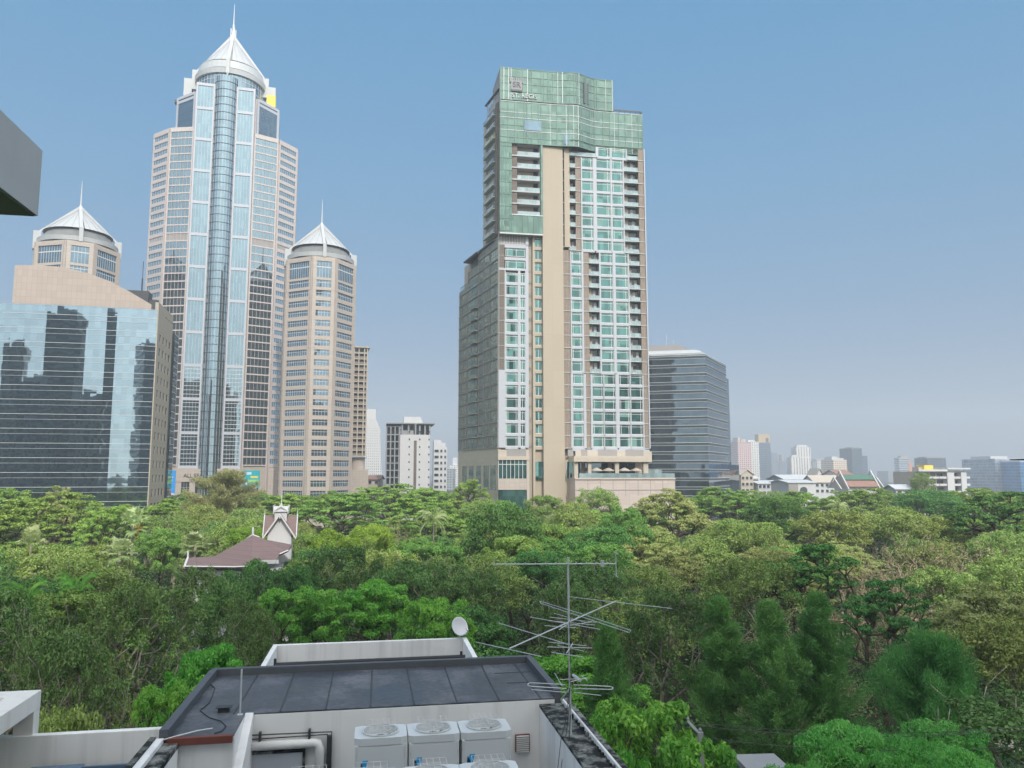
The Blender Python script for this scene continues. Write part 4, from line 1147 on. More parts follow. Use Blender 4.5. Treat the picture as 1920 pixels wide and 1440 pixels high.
# ================================================================ low buildings beyond the trees
def house(label, px0, px1, py_eave, py_ridge, Y, dep, deg, wall, roofm, name='low_house', cat='house', gable_front=False, z0=0, wins=0, group=None, over=.8):
    a = atY(px0, 890, Y); fr = Frame(a.x, a.y, deg); T = fempty(name, fr, label, cat, group)
    w = fr.u(px1, 890); px = (px0 + px1) / 2; ze, zr = fr.z(px, py_eave), fr.z(px, py_ridge)
    mb = MB(); mb.box(0, w, 0, dep, z0, ze - .02)
    if gable_front: mb.face([(0, 0, ze - .02), (w, 0, ze - .02), (w / 2, 0, zr - .3)])
    mb.build('wall', wall, T)
    mb = MB(); o = over; t = .35
    if gable_front:
        for s_ in (0, 1):
            x0, x1 = (-o, w / 2) if s_ == 0 else (w + o, w / 2)
            mb.hexa([(x0, -o, ze - .4), (x1, -o, zr), (x1, dep + o, zr), (x0, dep + o, ze - .4)], [(x0, -o, ze - .4 + t), (x1, -o, zr + t), (x1, dep + o, zr + t), (x0, dep + o, ze - .4 + t)])
    else:
        for s_ in (0, 1):
            y0, y1 = (-o, dep / 2) if s_ == 0 else (dep + o, dep / 2)
            mb.hexa([(-o, y0, ze - .4), (w + o, y0, ze - .4), (w + o, y1, zr), (-o, y1, zr)], [(-o, y0, ze - .4 + t), (w + o, y0, ze - .4 + t), (w + o, y1, zr + t), (-o, y1, zr + t)])
        for x in (0, w): pass
    mb.build('roof', roofm, T)
    if not gable_front:
        for x in (.05, w - .05):
            mb = MB(); mb.face([(x, 0, ze), (x, dep, ze), (x, dep / 2, zr - .1)]); mb.build('gable', wall, T)
    wl = []
    if wins:
        rows = max(1, int((ze - 10) / 3.4))
        for k in range(rows):
            for i in range(wins):
                x = w * (i + .5) / wins; z = ze - 2.6 - k * 3.4
                wl.append((1, lambda mb, x=x, z=z: (mb.box(x - .8, x + .8, -.06, -.004, z, z + 1.5), mb.box(x - .95, x + .95, -.25, -.005, z - .2, z - .06, 1))))
        part_each(T, 'window', wl, [M['gl_win'], M['slab']])
    return T, fr, w, ze, zr
tile_green = stone('green glazed tiles', lin(80,116,98), 1.0, .5, .05, .1, .4, .8)
tile_red = stone('terracotta tiles', lin(150,116,102), 1.0, .5, .05, .12, .6, .8)
tile_brown = stone('brown roof tiles', lin(120,100,97), .6, .45, .05, .1, .6, .82)
tin_white = stone('pale sheet roofing', lin(202,205,206), .8, 40, .06, .05, .4, .8)
house('cream gabled house with dark windows at the foot of the dark glass block', 1389, 1412, 890, 881, 430, 14, 20, M['beige_pale'], M['beige_pale'], 'gabled_house', wins=3, gable_front=True)
house('pale beige side house right of the cream gabled house', 1411, 1421, 896, 893, 440, 14, 10, M['beige_pale'], tin_white, 'low_house', wins=2)
house('white flat building with clutter on its roof, left of the grey blue shed', 1421, 1466, 906, 902, 430, 24, 8, M['white'], tin_white, 'low_building', 'building', wins=6)
house('wide pale blue sheet metal roof on a low hall', 1470, 1526, 898, 891, 500, 30, 2, M['grey'], tin_white, 'low_hall', 'hall', wins=4)
T_, f_, w_, ze_, zr_ = house('grey and white shed with a big round vent in its wall', 1477, 1527, 904, 901, 400, 22, 4, M['white'], tin_white, 'low_shed', 'shed')
mb = MB(); mb.box(0, w_ * .36, -.3, -.004, 0, ze_ - .6); mb.build('wall_panel', M['grey_band'], T_)
mb = MB(); cx_ = w_ * .57; cz_ = ze_ - 4.2
mb.face([(cx_ + 2.0 * math.cos(i * .35), -.12, cz_ + 1.8 * math.sin(i * .35)) for i in range(18)]); mb.build('round_vent', M['grey_dark'], T_)
house('long low white wing with beige roof right of the round vent shed', 1527, 1600, 904, 892, 470, 20, 0, M['white'], M['beige_pale'], 'low_hall', 'hall', wins=8)
house('small white temple gable standing over the low roofs', 1531, 1543, 892, 879, 520, 16, 0, M['white'], M['beige_pale'], 'temple_gable', 'temple', gable_front=True)
house('terracotta roofed temple hall beside the green roofed one', 1577, 1604, 893, 882, 480, 22, 12, M['white'], tile_red, 'temple_hall', 'temple', wins=4)
# green roofed temple hall with white stepped gables facing right
def temple():
    a = atY(1592, 905, 400); fr = Frame(a.x, a.y, 4); T = fempty('temple_hall', fr, 'temple hall with green and red tiled roof and white pointed gable ends', 'temple')
    w = fr.u(1648, 905); ze, zm, zr = fr.z(1625, 912), fr.z(1625, 905), fr.z(1625, 891); d = 16
    mb = MB(); mb.box(0, w, 1.5, d, 0, ze); mb.build('wall', M['white'], T)
    mb = MB()
    for (y0, y1, za, zb, m) in ((0, d / 2 - 3.2, ze - .3, zm + 1, 1), (d / 2 - 4, d / 2, zm + 1.4, zr, 0)):
        for s_ in (0, 1):
            A_, B_ = (y0, y1) if s_ == 0 else (d + 1.5 - y0, d + 1.5 - y1)
            mb.hexa([(0, A_, za), (w, A_, za), (w, B_, zb), (0, B_, zb)], [(0, A_, za + .3), (w, A_, za + .3), (w, B_, zb + .3), (0, B_, zb + .3)], m)
    mb.build('roof', [tile_green, tile_red], T)
    for x, sx in ((w, 1), (0, -1)):
        mb = MB()
        for k, (zz, off, dd) in enumerate(((zr + 2.5, 0, 0), (zr - 1, 3.2, 1.6))):
            X = x + sx * (off + .2)
            yc = d / 2 + .75
            mb.hexa([(X, -.6 + dd, ze - 1.2), (X, 1.6 + dd, ze - 1.2), (X + .5 * sx, 1.6 + dd, ze - 1.2), (X + .5 * sx, -.6 + dd, ze - 1.2)], [(X, yc - .3, zz), (X, yc + .3, zz), (X + .5 * sx, yc + .3, zz), (X + .5 * sx, yc - .3, zz)])
            mb.hexa([(X, d + 2.1 - dd, ze - 1.2), (X, d - dd, ze - 1.2), (X + .5 * sx, d - dd, ze - 1.2), (X + .5 * sx, d + 2.1 - dd, ze - 1.2)], [(X, yc + .3, zz - .1), (X, yc - .3, zz - .1), (X + .5 * sx, yc - .3, zz - .1), (X + .5 * sx, yc + .3, zz - .1)])
            mb.tube([(X + .2 * sx, yc, zz - 1), (X + .2 * sx, yc, zz + 2.0)], .18, 5, 0, .05)
            mb.face([(X - .05 * sx, .9 + dd, ze - 1), (X - .05 * sx, d + .6 - dd, ze - 1), (X - .05 * sx, yc, zz - 1.2)], 1)
        mb.build('gable', [M['white'], M['beige_pale']], T)
temple()
def condo():
    a = atY(1724, 905, 380); fr = Frame(a.x, a.y, 6); T = fempty('condominium_block', fr, 'white five-storey balconied condominium with a yellow roof hut', 'apartment block')
    U = lambda px: fr.u(px, 900); Z = lambda py: fr.z(1770, py)
    zt = Z(884); n = 6; fh = 3.5
    mb = MB(); mb.box(U(1725), U(1816), 2.6, 22, 0, zt); mb.build('core_wall', M['beige_pale'], T)
    mb = MB(); mb.box(U(1776), U(1789), -.3, 2.59, 0, zt - .5); mb.box(U(1802), U(1812), -.3, 2.59, 0, zt - .5)
    mb.box(U(1722), U(1776), -.8, 3, zt + .02, zt + 1.0); mb.box(U(1775.5), U(1819), -1, 20, zt + 1.02, zt + 1.8); mb.build('wall_panel', M['white'], T)
    mb = MB(); q = U(1749); mb.box(q, U(1766), 6, 12, zt + .1, Z(872)); mb.box(U(1740), q - .05, 7, 12, zt + .1, Z(876), 1); mb.build('roof_hut', [M['yellow'], M['beige']], T)
    bl = []
    for k in range(n):
        z = zt - fh * (k + 1)
        for a_, b_ in ((1726, 1737), (1738, 1749), (1750, 1761), (1762, 1775), (1789.5, 1801.5), (1812.5, 1819)):
            def fn(mb, a_=a_, b_=b_, z=z):
                mb.box(U(a_), U(b_), 0, 2.58, z, z + .18, 1); mb.box(U(a_), U(b_), 0, .12, z + .181, z + 1.05, 1)
                mb.box(U(a_) + .3, U(b_) - .3, 2.4, 2.55, z + .3, z + 2.7, 0)
            bl.append((U(b_) - U(a_), fn))
    part_each(T, 'balcony', bl, [M['gl_win'], M['white']])
condo()
house('small white house among the trees left of the balconied condominium', 1678, 1706, 916, 910, 330, 10, 0, M['white'], tin_white, wins=2)
house('pink tiled shed roof beside the slim brown apartment tower foot', 688, 712, 898, 892, 420, 12, 0, M['beige_pale'], tile_red, 'low_house', wins=2)

# street advert boards at the foot of the tall tower
def board(label, px0, px1, py0, py1, Y, cols, name='advert_board', tilt=8):
    a = atY(px0, py1, Y); fr = Frame(a.x, a.y, tilt); w = fr.u(px1, py1); z0, z1 = fr.z(px0, py1), fr.z(px0, py0)
    T = fempty(name, fr, label, 'billboard')
    mb = MB(); mb.box(0, w, 0, .4, z0, z1); mb.build('panel', cols[0], T)
    mb = MB(); h = z1 - z0
    for (x0, x1, y0, y1, m) in cols[2]: mb.box(x0 * w, x1 * w, -.06 - .01 * m, -.004, z0 + y0 * h, z0 + y1 * h, m)
    mb.build('print', cols[1], T)
    mb = MB(); mb.box(w * .1, w * .1 + .4, .41, .8, 0, z0 + .5); mb.box(w * .85, w * .85 + .4, .41, .8, 0, z0 + .5); mb.build('post', M['steel_dark'], T)
bb = plain('bright blue print', lin(40,150,226), .5, .03); bw = plain('pale blue print', lin(190,222,240), .5, .03); bt = plain('teal print', lin(36,168,176), .5, .03); bg = plain('lime print', lin(150,206,120), .5, .05)
board('bright blue and white advert board right of the glass office block', 309, 327, 882, 931, 300, (bb, [bw, M['white']], ((.05, .5, .1, .5, 0), (.0, 1, 0, .12, 1), (.1, .7, .6, .66, 1), (.1, .8, .72, .76, 1), (.1, .6, .82, .85, 1))))
board('teal and yellow advert board at the foot of the tallest tower', 455, 486, 882, 914, 310, (bt, [bg, M['yellow'], bw], ((.3, .95, .3, .45, 0), (.45, .9, .55, .66, 1), (.1, .5, .75, .9, 2), (.15, .4, .15, .3, 2))))

# ================================================================ villa with a lookout tower in the park
def villa():
    c = atY(524, 1000, 108); fr = Frame(c.x, c.y, 12)
    T = fempty('lookout_tower', fr, 'white wooden lookout tower with crossed gables, red roof and spire', 'tower')
    z = lambda py, px=522, v=0: fr.z(px, py, v)
    half = (fr.u(548, 1010) - fr.u(500, 1010)) / 2 * .92; uc = fr.u(524, 1010)
    hr = half * 1.35
    ze, zr = z(1001), z(972)
    mb = MB(); mb.box(uc - half, uc + half, 0, 2 * half, 0, ze + .3)
    mb.face([(uc - half, -.001, ze + .3), (uc + half, -.001, ze + .3), (uc, -.001, zr + .4)])
    for x in (uc - half - .02, uc + half - .1): mb.box(x, x + .12, -.06, -.003, 0, ze)
    mb.build('wall', M['white'], T)
    mb = MB(); yc = half
    # crossed gable roofs
    def gable(axis, w, l, z0, z1, t, m=0):
        for s_ in (-1, 1):
            if axis == 'y':
                b = [(uc + s_ * w, yc - l, z0), (uc, yc - l, z1), (uc, yc + l, z1), (uc + s_ * w, yc + l, z0)]
            else:
                b = [(uc - l, yc + s_ * w, z0), (uc - l, yc, z1), (uc + l, yc, z1), (uc + l, yc + s_ * w, z0)]
            mb.hexa(b, [(p[0], p[1], p[2] + t) for p in b], m)
    gable('y', hr, hr, ze - .5, zr + .5, .16); gable('x', half * .94, hr + .02, ze - .3, zr + .2, .16)
    mb.build('roof', tile_brown, T)
    mb = MB()                                          # white bargeboards and finials
    for s_ in (-1, 1):
        b = [(uc + s_ * hr * 1.05, yc - hr - .14, ze - .75), (uc, yc - hr - .14, zr + .42), (uc, yc - hr - .02, zr + .42), (uc + s_ * hr * 1.05, yc - hr - .02, ze - .75)]
        mb.hexa(b, [(p[0], p[1], p[2] + .34) for p in b])
        for sy in (-1, 1):
            b = [(uc + s_ * (hr + .05), yc + sy * half, ze - .5), (uc + s_ * (hr + .05), yc, zr + .14), (uc + s_ * (hr + .17), yc, zr + .14), (uc + s_ * (hr + .17), yc + sy * half, ze - .5)]
            mb.hexa(b, [(p[0], p[1], p[2] + .34) for p in b])
        mb.tube([(uc + s_ * (hr + .1), yc, zr), (uc + s_ * (hr + .1), yc, zr + 1.3)], .09, 6, 0, .02)
    mb.tube([(uc, yc - hr - .08, zr), (uc, yc - hr - .08, zr + .5)], .1, 6)
    mb.build('bargeboard', M['white'], T)
    zl0, zl1 = z(972), z(957); hl = half * .52
    mb = MB(); mb.box(uc - hl, uc + hl, yc - hl, yc + hl, zr - 1.2, zl1 + .1)
    mb.face([(uc - hl, yc - hl - .004, zl1), (uc + hl, yc - hl - .004, zl1), (uc, yc - hl - .004, zl1 + .9)])
    mb.build('lantern', M['white'], T)
    mb = MB()
    gable('y', hl * 1.25, hl * 1.2, zl1 - .25, z(951), .1); gable('x', hl * 1.25, hl * 1.22, zl1 - .24, z(951) - .02, .1)
    mb.build('lantern_roof', M['slab'], T)
    mb = MB()
    for sx in (-1, 1):
        for sy in (-1, 1): mb.tube([(uc + sx * hl * 1.2, yc + sy * hl * 1.2, zl1 - .5), (uc + sx * hl * 1.2, yc + sy * hl * 1.2, zl1 + .7)], .05, 5)
    mb.lathe([(.22, z(951) - .2), (.15, z(949)), (.05, z(944)), (.02, z(918))], uc, yc, 8)
    mb.build('spire', M['metal_white'], T)
    # villa with a big hipped roof in front of it
    V = fempty('villa', fr, 'villa with a broad reddish brown hipped roof in front of the lookout tower', 'house')
    P = lambda px, py, Y: fr.loc(atY(px, py, Y))
    # roof points (px, py, depth)
    apex = P(474, 1003, 103); apexR = P(500, 1012, 104); eaveL = P(392, 1044, 99); eaveR = P(540, 1032, 98); eaveF = P(470, 1062, 93)
    gl0 = P(352, 1046, 101); gl1 = P(346, 1062, 96); gm0 = P(402, 1043, 100); gm1 = P(440, 1063, 94); gr1 = P(548, 1052, 93)
    back0 = (apex[0] - 2, apex[1] + 9, eaveR[2] - .5); 
    mb = MB()
    def tri(*q):
        mb.face(q); mb.face([(p[0], p[1], p[2] - .22) for p in reversed(q)])
    tri(gm0, gm1, eaveF, apex); tri(apex, eaveF, eaveR, apexR); tri(gl0, gl1, gm1, gm0)
    tri(apexR, eaveR, (eaveR[0], eaveR[1] + 8, eaveR[2])); tri(apex, apexR, (eaveR[0], eaveR[1] + 8, eaveR[2]), back0); tri(apex, back0, gm0)
    gb = (gl0[0] + .3, gl0[1] + 5, gl1[2]); tri(gl0, gm0, (gm0[0], gm0[1] + 5, gl1[2]), gb)
    mb.build('roof', tile_brown, V)
    mb = MB()
    zlo = min(gl1[2], eaveF[2], eaveR[2]) - .4
    mb.prism([(gl1[0] + .8, gl1[1] + .8), (gm1[0], gm1[1] + .8), (eaveF[0], eaveF[1] + .8), (eaveR[0] - .8, eaveR[1] + .6), (eaveR[0] - .8, eaveR[1] + 7), (gl0[0] + .8, gl0[1] + 4)], 0, zlo)
    mb.build('wall', M['white'], V)
    mb = MB()
    def bar(a, b, r=.13): mb.tube([a, b], r, 5)
    bar(gl0, gl1, .16); bar((gl0[0], gl0[1], gl0[2]), (gl0[0], gl0[1], gl0[2] + .9), .12); bar(gl1, gm1, .1); bar(gm1, eaveF, .1); bar(eaveF, eaveR, .1)
    bar(apex, (apex[0], apex[1], apex[2] + 1.0), .14); bar(apex, (apex[0] - .7, apex[1], apex[2] - .5), .12); bar(apex, (apex[0] + .8, apex[1] + .1, apex[2] - .35), .12)
    mb.build('ridge_trim', M['white'], V)
    # small porch roof showing white fretwork
    mb = MB(); q = P(478, 1043, 91.5); q2 = P(520, 1052, 91.5); mb.hexa([(q[0], q[1], q2[2]), (q2[0], q[1], q2[2]), (q2[0], q[1] + 2.5, q2[2] + .6), (q[0], q[1] + 2.5, q2[2] + .6)], [(q[0], q[1], q2[2] + .15), (q2[0], q[1], q2[2] + .15), (q2[0], q[1] + 2.5, q2[2] + .75), (q[0], q[1] + 2.5, q2[2] + .75)])
    for i in range(12):
        x = q[0] + (q2[0] - q[0]) * i / 11; mb.box(x - .12, x + .12, q[1] - .08, q[1] - .003, q2[2] - .35, q2[2] + .1, 1)
    mb.build('porch', [tile_brown, M['white']], V)
villa()
# ================================================================ the near rooftop
NA = 10.0
nf = Frame(*atz(400, 1266, 19.3)[:2], NA)               # u along the roof to the right, v away from us
asphalt = None
def roofing(name):
    t = NT(name); o = t.obj()
    n1 = t.noise(.8, 5, o); n2 = t.noise(9, 4, o)
    f = t.math('ADD', t.math('MULTIPLY', n1.outputs[0], .7), t.math('MULTIPLY', n2.outputs[0], .3))
    c = t.ramp(f, [(.32, lin(52,57,64)), (.5, lin(76,80,86)), (.66, lin(112,114,118))])
    rr = t.ramp(n1.outputs[0], [(.35, (.35,.35,.35,1)), (.65, (.6,.6,.6,1))])
    b = t.bsdf(c, .5, 0, .4, t.bump(n2.outputs[0], .25, .01)); t.l(rr, b.inputs['Roughness'])
    return t.mat
def stained(name, base, dark, thr=.5, scale=2.2):
    t = NT(name); o = t.obj()
    n1 = t.noise(scale, 8, o, .68)
    f = t.ramp(n1.outputs[0], [(thr - .08, (0,0,0,1)), (thr + .1, (1,1,1,1))])
    n2 = t.noise(14, 4, o)
    c = t.mix(f, base, dark); c = t.mix(t.math('MULTIPLY', n2.outputs[0], .35), c, [x * .5 for x in dark[:3]] + [1])
    t.bsdf(c, .85, 0, .2, t.bump(n2.outputs[0], .3, .01)); return t.mat
M['roofing'] = roofing('dark roofing felt')
M['kerb'] = plain('dark painted kerb', lin(84,89,95), .6, .15, 3, bump=.1)
M['flash'] = plain('red brown flashing', lin(112,64,54), .5, .25, 3)
M['mossy'] = stained('mould stained gutter', lin(150,152,148), lin(40,44,44), .45, 3.5)
M['wall_near'] = plain('weathered white wall', lin(234,234,232), .8, .06, .9, streak=.5, bump=.08)
M['ac'] = plain('white enamelled steel', lin(206,211,212), .35, .03, 2, spec=.5)
M['ac_shadow'] = plain('dark coil gap', lin(40,44,46), .6, .1, 4)  # painted dark to stand in for shade inside the fan opening
M['logo_blue'] = plain('light blue emblem print', lin(40,160,214), .4, .03); M['logo_dark'] = plain('dark blue emblem print', lin(16,52,84), .4, .03)

def near_building():
    z = 19.3
    L = lambda px, py, zz: nf.loc(atz(px, py, zz))
    rr = L(995, 1241, z); W = rr[0]                       # rear right corner
    fv = L(1045, 1308, z)[1]                              # front edge of the main roof
    ul = L(455, 1340, z)[0]; ev = L(325, 1388, z)[1]      # left extension
    eu = L(440, 1375, z)[0]
    zf = 17.5                                           # terrace floor
    T = fempty('penthouse_block', nf, 'near white rooftop block with a dark flat roof, carrying the air conditioners', 'building')
    # walls
    mb = MB()
    mb.box(eu, W - .12, fv - .003, -.12, 8, z - .03)
    mb.box(.05, eu - .001, ev + .15, -.12, 8, z - .031)
    mb.hexa([(eu - .001, ev + .1, 8), (eu + .16, ev + .1, 8), (eu + .16, fv - .004, 8), (eu - .001, fv - .004, 8)],
            [(eu - .001, ev + .1, z - .62), (eu + .16, ev + .1, z - .62), (eu + .16, fv - .004, z + .02), (eu - .001, fv - .004, z + .02)])
    mb.build('wall', M['wall_near'], T, bevel=.012)
    mb = MB(); mb.box(eu, W - .1, fv, -.1, z - .028, z); mb.box(.05, eu - .002, ev + .12, -.1, z - .029, z); mb.build('flat_roof', M['roofing'], T)
    mb = MB()                                            # upstands
    mb.box(-.02, W, -.12, .02, z - .6, z + .16); mb.box(-.06, .1, ev + .1, -.121, z - .12, z + .16); mb.box(W - .13, W + .02, fv + .02, -.121, z - .6, z + .16)
    mb.build('kerb', M['kerb'], T, bevel=.01)
    mb = MB(); mb.box(.1, eu - .01, ev + .02, ev + .13, z - .11, z + .02); mb.build('edge_flashing', M['flash'], T, bevel=.008)
    mb = MB()                                            # seams, lifted felt edges
    for i in range(1, 9):
        x = W * i / 8.6 + .1
        if x < W - .3:
            mb.hexa([(x, fv + .02, z + .001), (x + .03, fv + .02, z + .001), (x + .03 + .03 * math.sin(i * 2.1), -.13, z + .001), (x + .03 * math.sin(i * 2.1), -.13, z + .001)],
                    [(x, fv + .02, z + .010), (x + .03, fv + .02, z + .010), (x + .03 + .03 * math.sin(i * 2.1), -.13, z + .010), (x + .03 * math.sin(i * 2.1), -.13, z + .010)])
    mb.box(W * .86, W - .2, -1.0, -.985, z + .001, z + .009); mb.box(W * .88, W - .2, -1.9, -1.885, z + .001, z + .009)
    mb.build('felt_seam', M['steel_dark'], T)
    # terrace floor and low parapets in front
    pr = L(1160, 1440, z - .1)
    uR = W + .05
    mb = MB(); mb.box(-.2, uR + .6, -9.5, fv - .006, zf - 6, zf); mb.build('terrace_floor', M['mossy'], T)
    # right parapet: inner white face, mossy gutter, white lip
    zp = z - .08
    mb = MB()
    mb.box(uR - .5, uR - .38, -8.2, fv - .008, zf, zp - .09); mb.box(uR - .02, uR + .10, -8.2, fv + .02, 8, zp + .06)
    mb.build('parapet', M['wall_near'], T, bevel=.01)
    mb = MB(); mb.box(uR - .505, uR - .021, -8.2, fv - .009, zp - .089, zp - .03)
    rnd = random.Random(4)
    for i in range(26):
        y = fv - .2 - i * .16; mb.box(uR - .04 - rnd.uniform(.0, .04), uR - .0215, y - .03, y + rnd.uniform(.01, .07), zp - .029, zp + rnd.uniform(-.02, .04))
    mb.build('gutter', M['mossy'], T)
    mb = MB(); mb.box(uR + .02, uR + .115, -8.2, fv + .02, zp + .061, zp + .075); mb.build('coping', M['mossy'], T)
    # left parapet, the same build
    mb = MB(); mb.box(.16, .28, -8.2, ev + .085, zf, z - .16); mb.box(-.10, .03, -8.2, ev + .09, 8, z + .02); mb.build('parapet', M['wall_near'], T, bevel=.01)
    mb = MB(); mb.box(-.20, -.101, -8.2, ev + .09, 8, z + .05); mb.box(.031, .285, -8.2, ev + .08, z - .159, z - .06); mb.build('gutter', M['mossy'], T)
    mb = MB(); yb = fv - 5.2; q = L(1175, 1432, z - .1); mb.box(uR - 3.6, uR + .1, q[1] - .5, q[1] - .35, zf, zp - .3) ; mb.build('front_parapet', M['wall_near'], T)
    # rear lower roof with its high parapet
    a = L(510, 1212, 19.2); b = L(875, 1195, 19.2)
    ya = (a[1] + b[1]) / 2
    mb = MB()
    mb.box(a[0], b[0], ya, ya + .14, 8, 19.2); mb.box(a[0], a[0] + .13, .05, ya - .002, 8, 19.199); mb.box(b[0] - .13, b[0], .05, ya - .002, 8, 19.199)
    mb.build('rear_parapet', M['wall_near'], T, bevel=.012)
    mb = MB(); mb.box(a[0] + .131, b[0] - .131, .03, ya - .003, 12, 18.1); mb.build('rear_roof', M['roofing'], T)
    mb = MB(); p0 = nf.loc(atz(515, 1259, 19.25)); p1 = nf.loc(atz(872, 1243, 19.25)); yy = .35
    mb.tube([(p0[0], yy, 19.40), (p1[0], yy, 19.41)], .05, 8); mb.tube([(p0[0], yy, 18.2), (p0[0], yy, 19.54)], .035, 6); mb.tube([(p1[0] - .1, yy, 18.2), (p1[0] - .1, yy, 19.54)], .035, 6)
    mb.build('rear_pipe', M['steel_dark'], T)
    # things fixed on the roof
    q = L(418, 1335, z)
    mb = MB(); mb.box(q[0] - .09, q[0] + .12, q[1] - .05, q[1] + .07, z, z + .09); mb.box(q[0] - .13, q[0] + .17, q[1] - .08, q[1] + .1, z + .0905, z + .10); mb.build('roof_vent', M['steel_dark'], T)
    mb = MB(); q = L(450, 1340, z); mb.tube([(q[0], q[1], z), (q[0], q[1], z + .86)], .018, 6); mb.box(q[0] - .05, q[0] + .05, q[1] - .05, q[1] + .05, z, z + .012); mb.build('standpipe', M['steel'], T)
    pts = [(395, 1283), (403, 1290), (398, 1305), (392, 1318), (375, 1332), (392, 1345), (415, 1352), (424, 1362), (415, 1371), (402, 1375)]
    mb = MB(); mb.tube([Vector(L(px, py, z + .012)) for px, py in pts], .010, 5); mb.build('loose_cable', M['steel_dark'], T)
    mb = MB(); mb.tube([(.02, ev + .05, z + .0), (.25, ev + .1, z + .04), (.55, ev + .3, z + .05), (.8, ev + .36, z + .06)], .014, 5); mb.build('loose_cable', M['steel'], T)
    # pipe runs on the front wall
    def wz(px, py, v): return nf.uz(px, py, v)
    vw = fv - .10
    P = lambda px, py, v=None: (wz(px, py, vw if v is None else v)[0], vw if v is None else v, wz(px, py, vw if v is None else v)[1])
    mb = MB(); p0, p1, p2 = P(458, 1400), P(600, 1392), P(604, 1440)
    mb.tube([p0, (p1[0] - .14, vw, p1[2]), (p1[0] - .04, vw, p1[2] - .02), (p1[0], vw, p1[2] - .12), (p1[0], vw, zf)], .09, 12); mb.build('insulated_pipe', M['metal_white'], T, smooth=True)
    mb = MB()
    for (a0, a1, py0, py1) in ((462, 622, 1379, 1372), (462, 614, 1387, 1377)):
        q0, q1 = P(a0, py0), P(a1, py1); mb.tube([q0, q1, (q1[0] + .0, vw, zf)], .014, 6)
    for px, py in ((487, 1380), (580, 1374)):
        q0 = P(px, py); mb.box(q0[0] - .02, q0[0] + .02, vw - .03, fv - .004, q0[2] - .16, q0[2] + .06)
    q0 = P(617, 1390); mb.box(q0[0] - .03, q0[0] + .04, vw - .02, fv - .005, zf, q0[2] + .1)
    mb.build('copper_pipe_run', M['steel_dark'], T)
    q0, q1 = wz(464, 1410, fv - .03), wz(568, 1404, fv - .03)
    mb = MB(); mb.box(q0[0], q1[0], fv - .05, fv - .006, zf, q1[1] - .05); mb.build('door', M['white_frame'], T)
    mb = MB(); mb.box(q0[0] - .05, q1[0] + .05, fv - .07, fv - .005, q1[1] - .049, q1[1] + .0); mb.box(q1[0] + .001, q1[0] + .05, fv - .07, fv - .005, zf, q1[1] - .05); mb.build('door_frame', M['mossy'], T)
    # louvred vent in the wall
    q0, q1 = wz(966, 1410, fv - .03), wz(993, 1376, fv - .03)
    mb = MB(); mb.box(q0[0], q1[0], fv - .05, fv - .007, q0[1], q1[1])
    k = 9
    for i in range(k):
        zz = q0[1] + (q1[1] - q0[1]) * i / k; mb.hexa([(q0[0] + .02, fv - .08, zz), (q1[0] - .02, fv - .08, zz), (q1[0] - .02, fv - .051, zz + .004), (q0[0] + .02, fv - .051, zz + .004)], [(q0[0] + .02, fv - .08, zz + .016), (q1[0] - .02, fv - .08, zz + .016), (q1[0] - .02, fv - .051, zz + .02), (q0[0] + .02, fv - .051, zz + .02)], 1)
    mb.build('wall_vent', [M['flash'], M['metal_white']], T)
    return T, z, fv, W, zf, uR, ya, b
NB, nz_, nfv, nW, nzf, nuR, nya, nb = near_building()

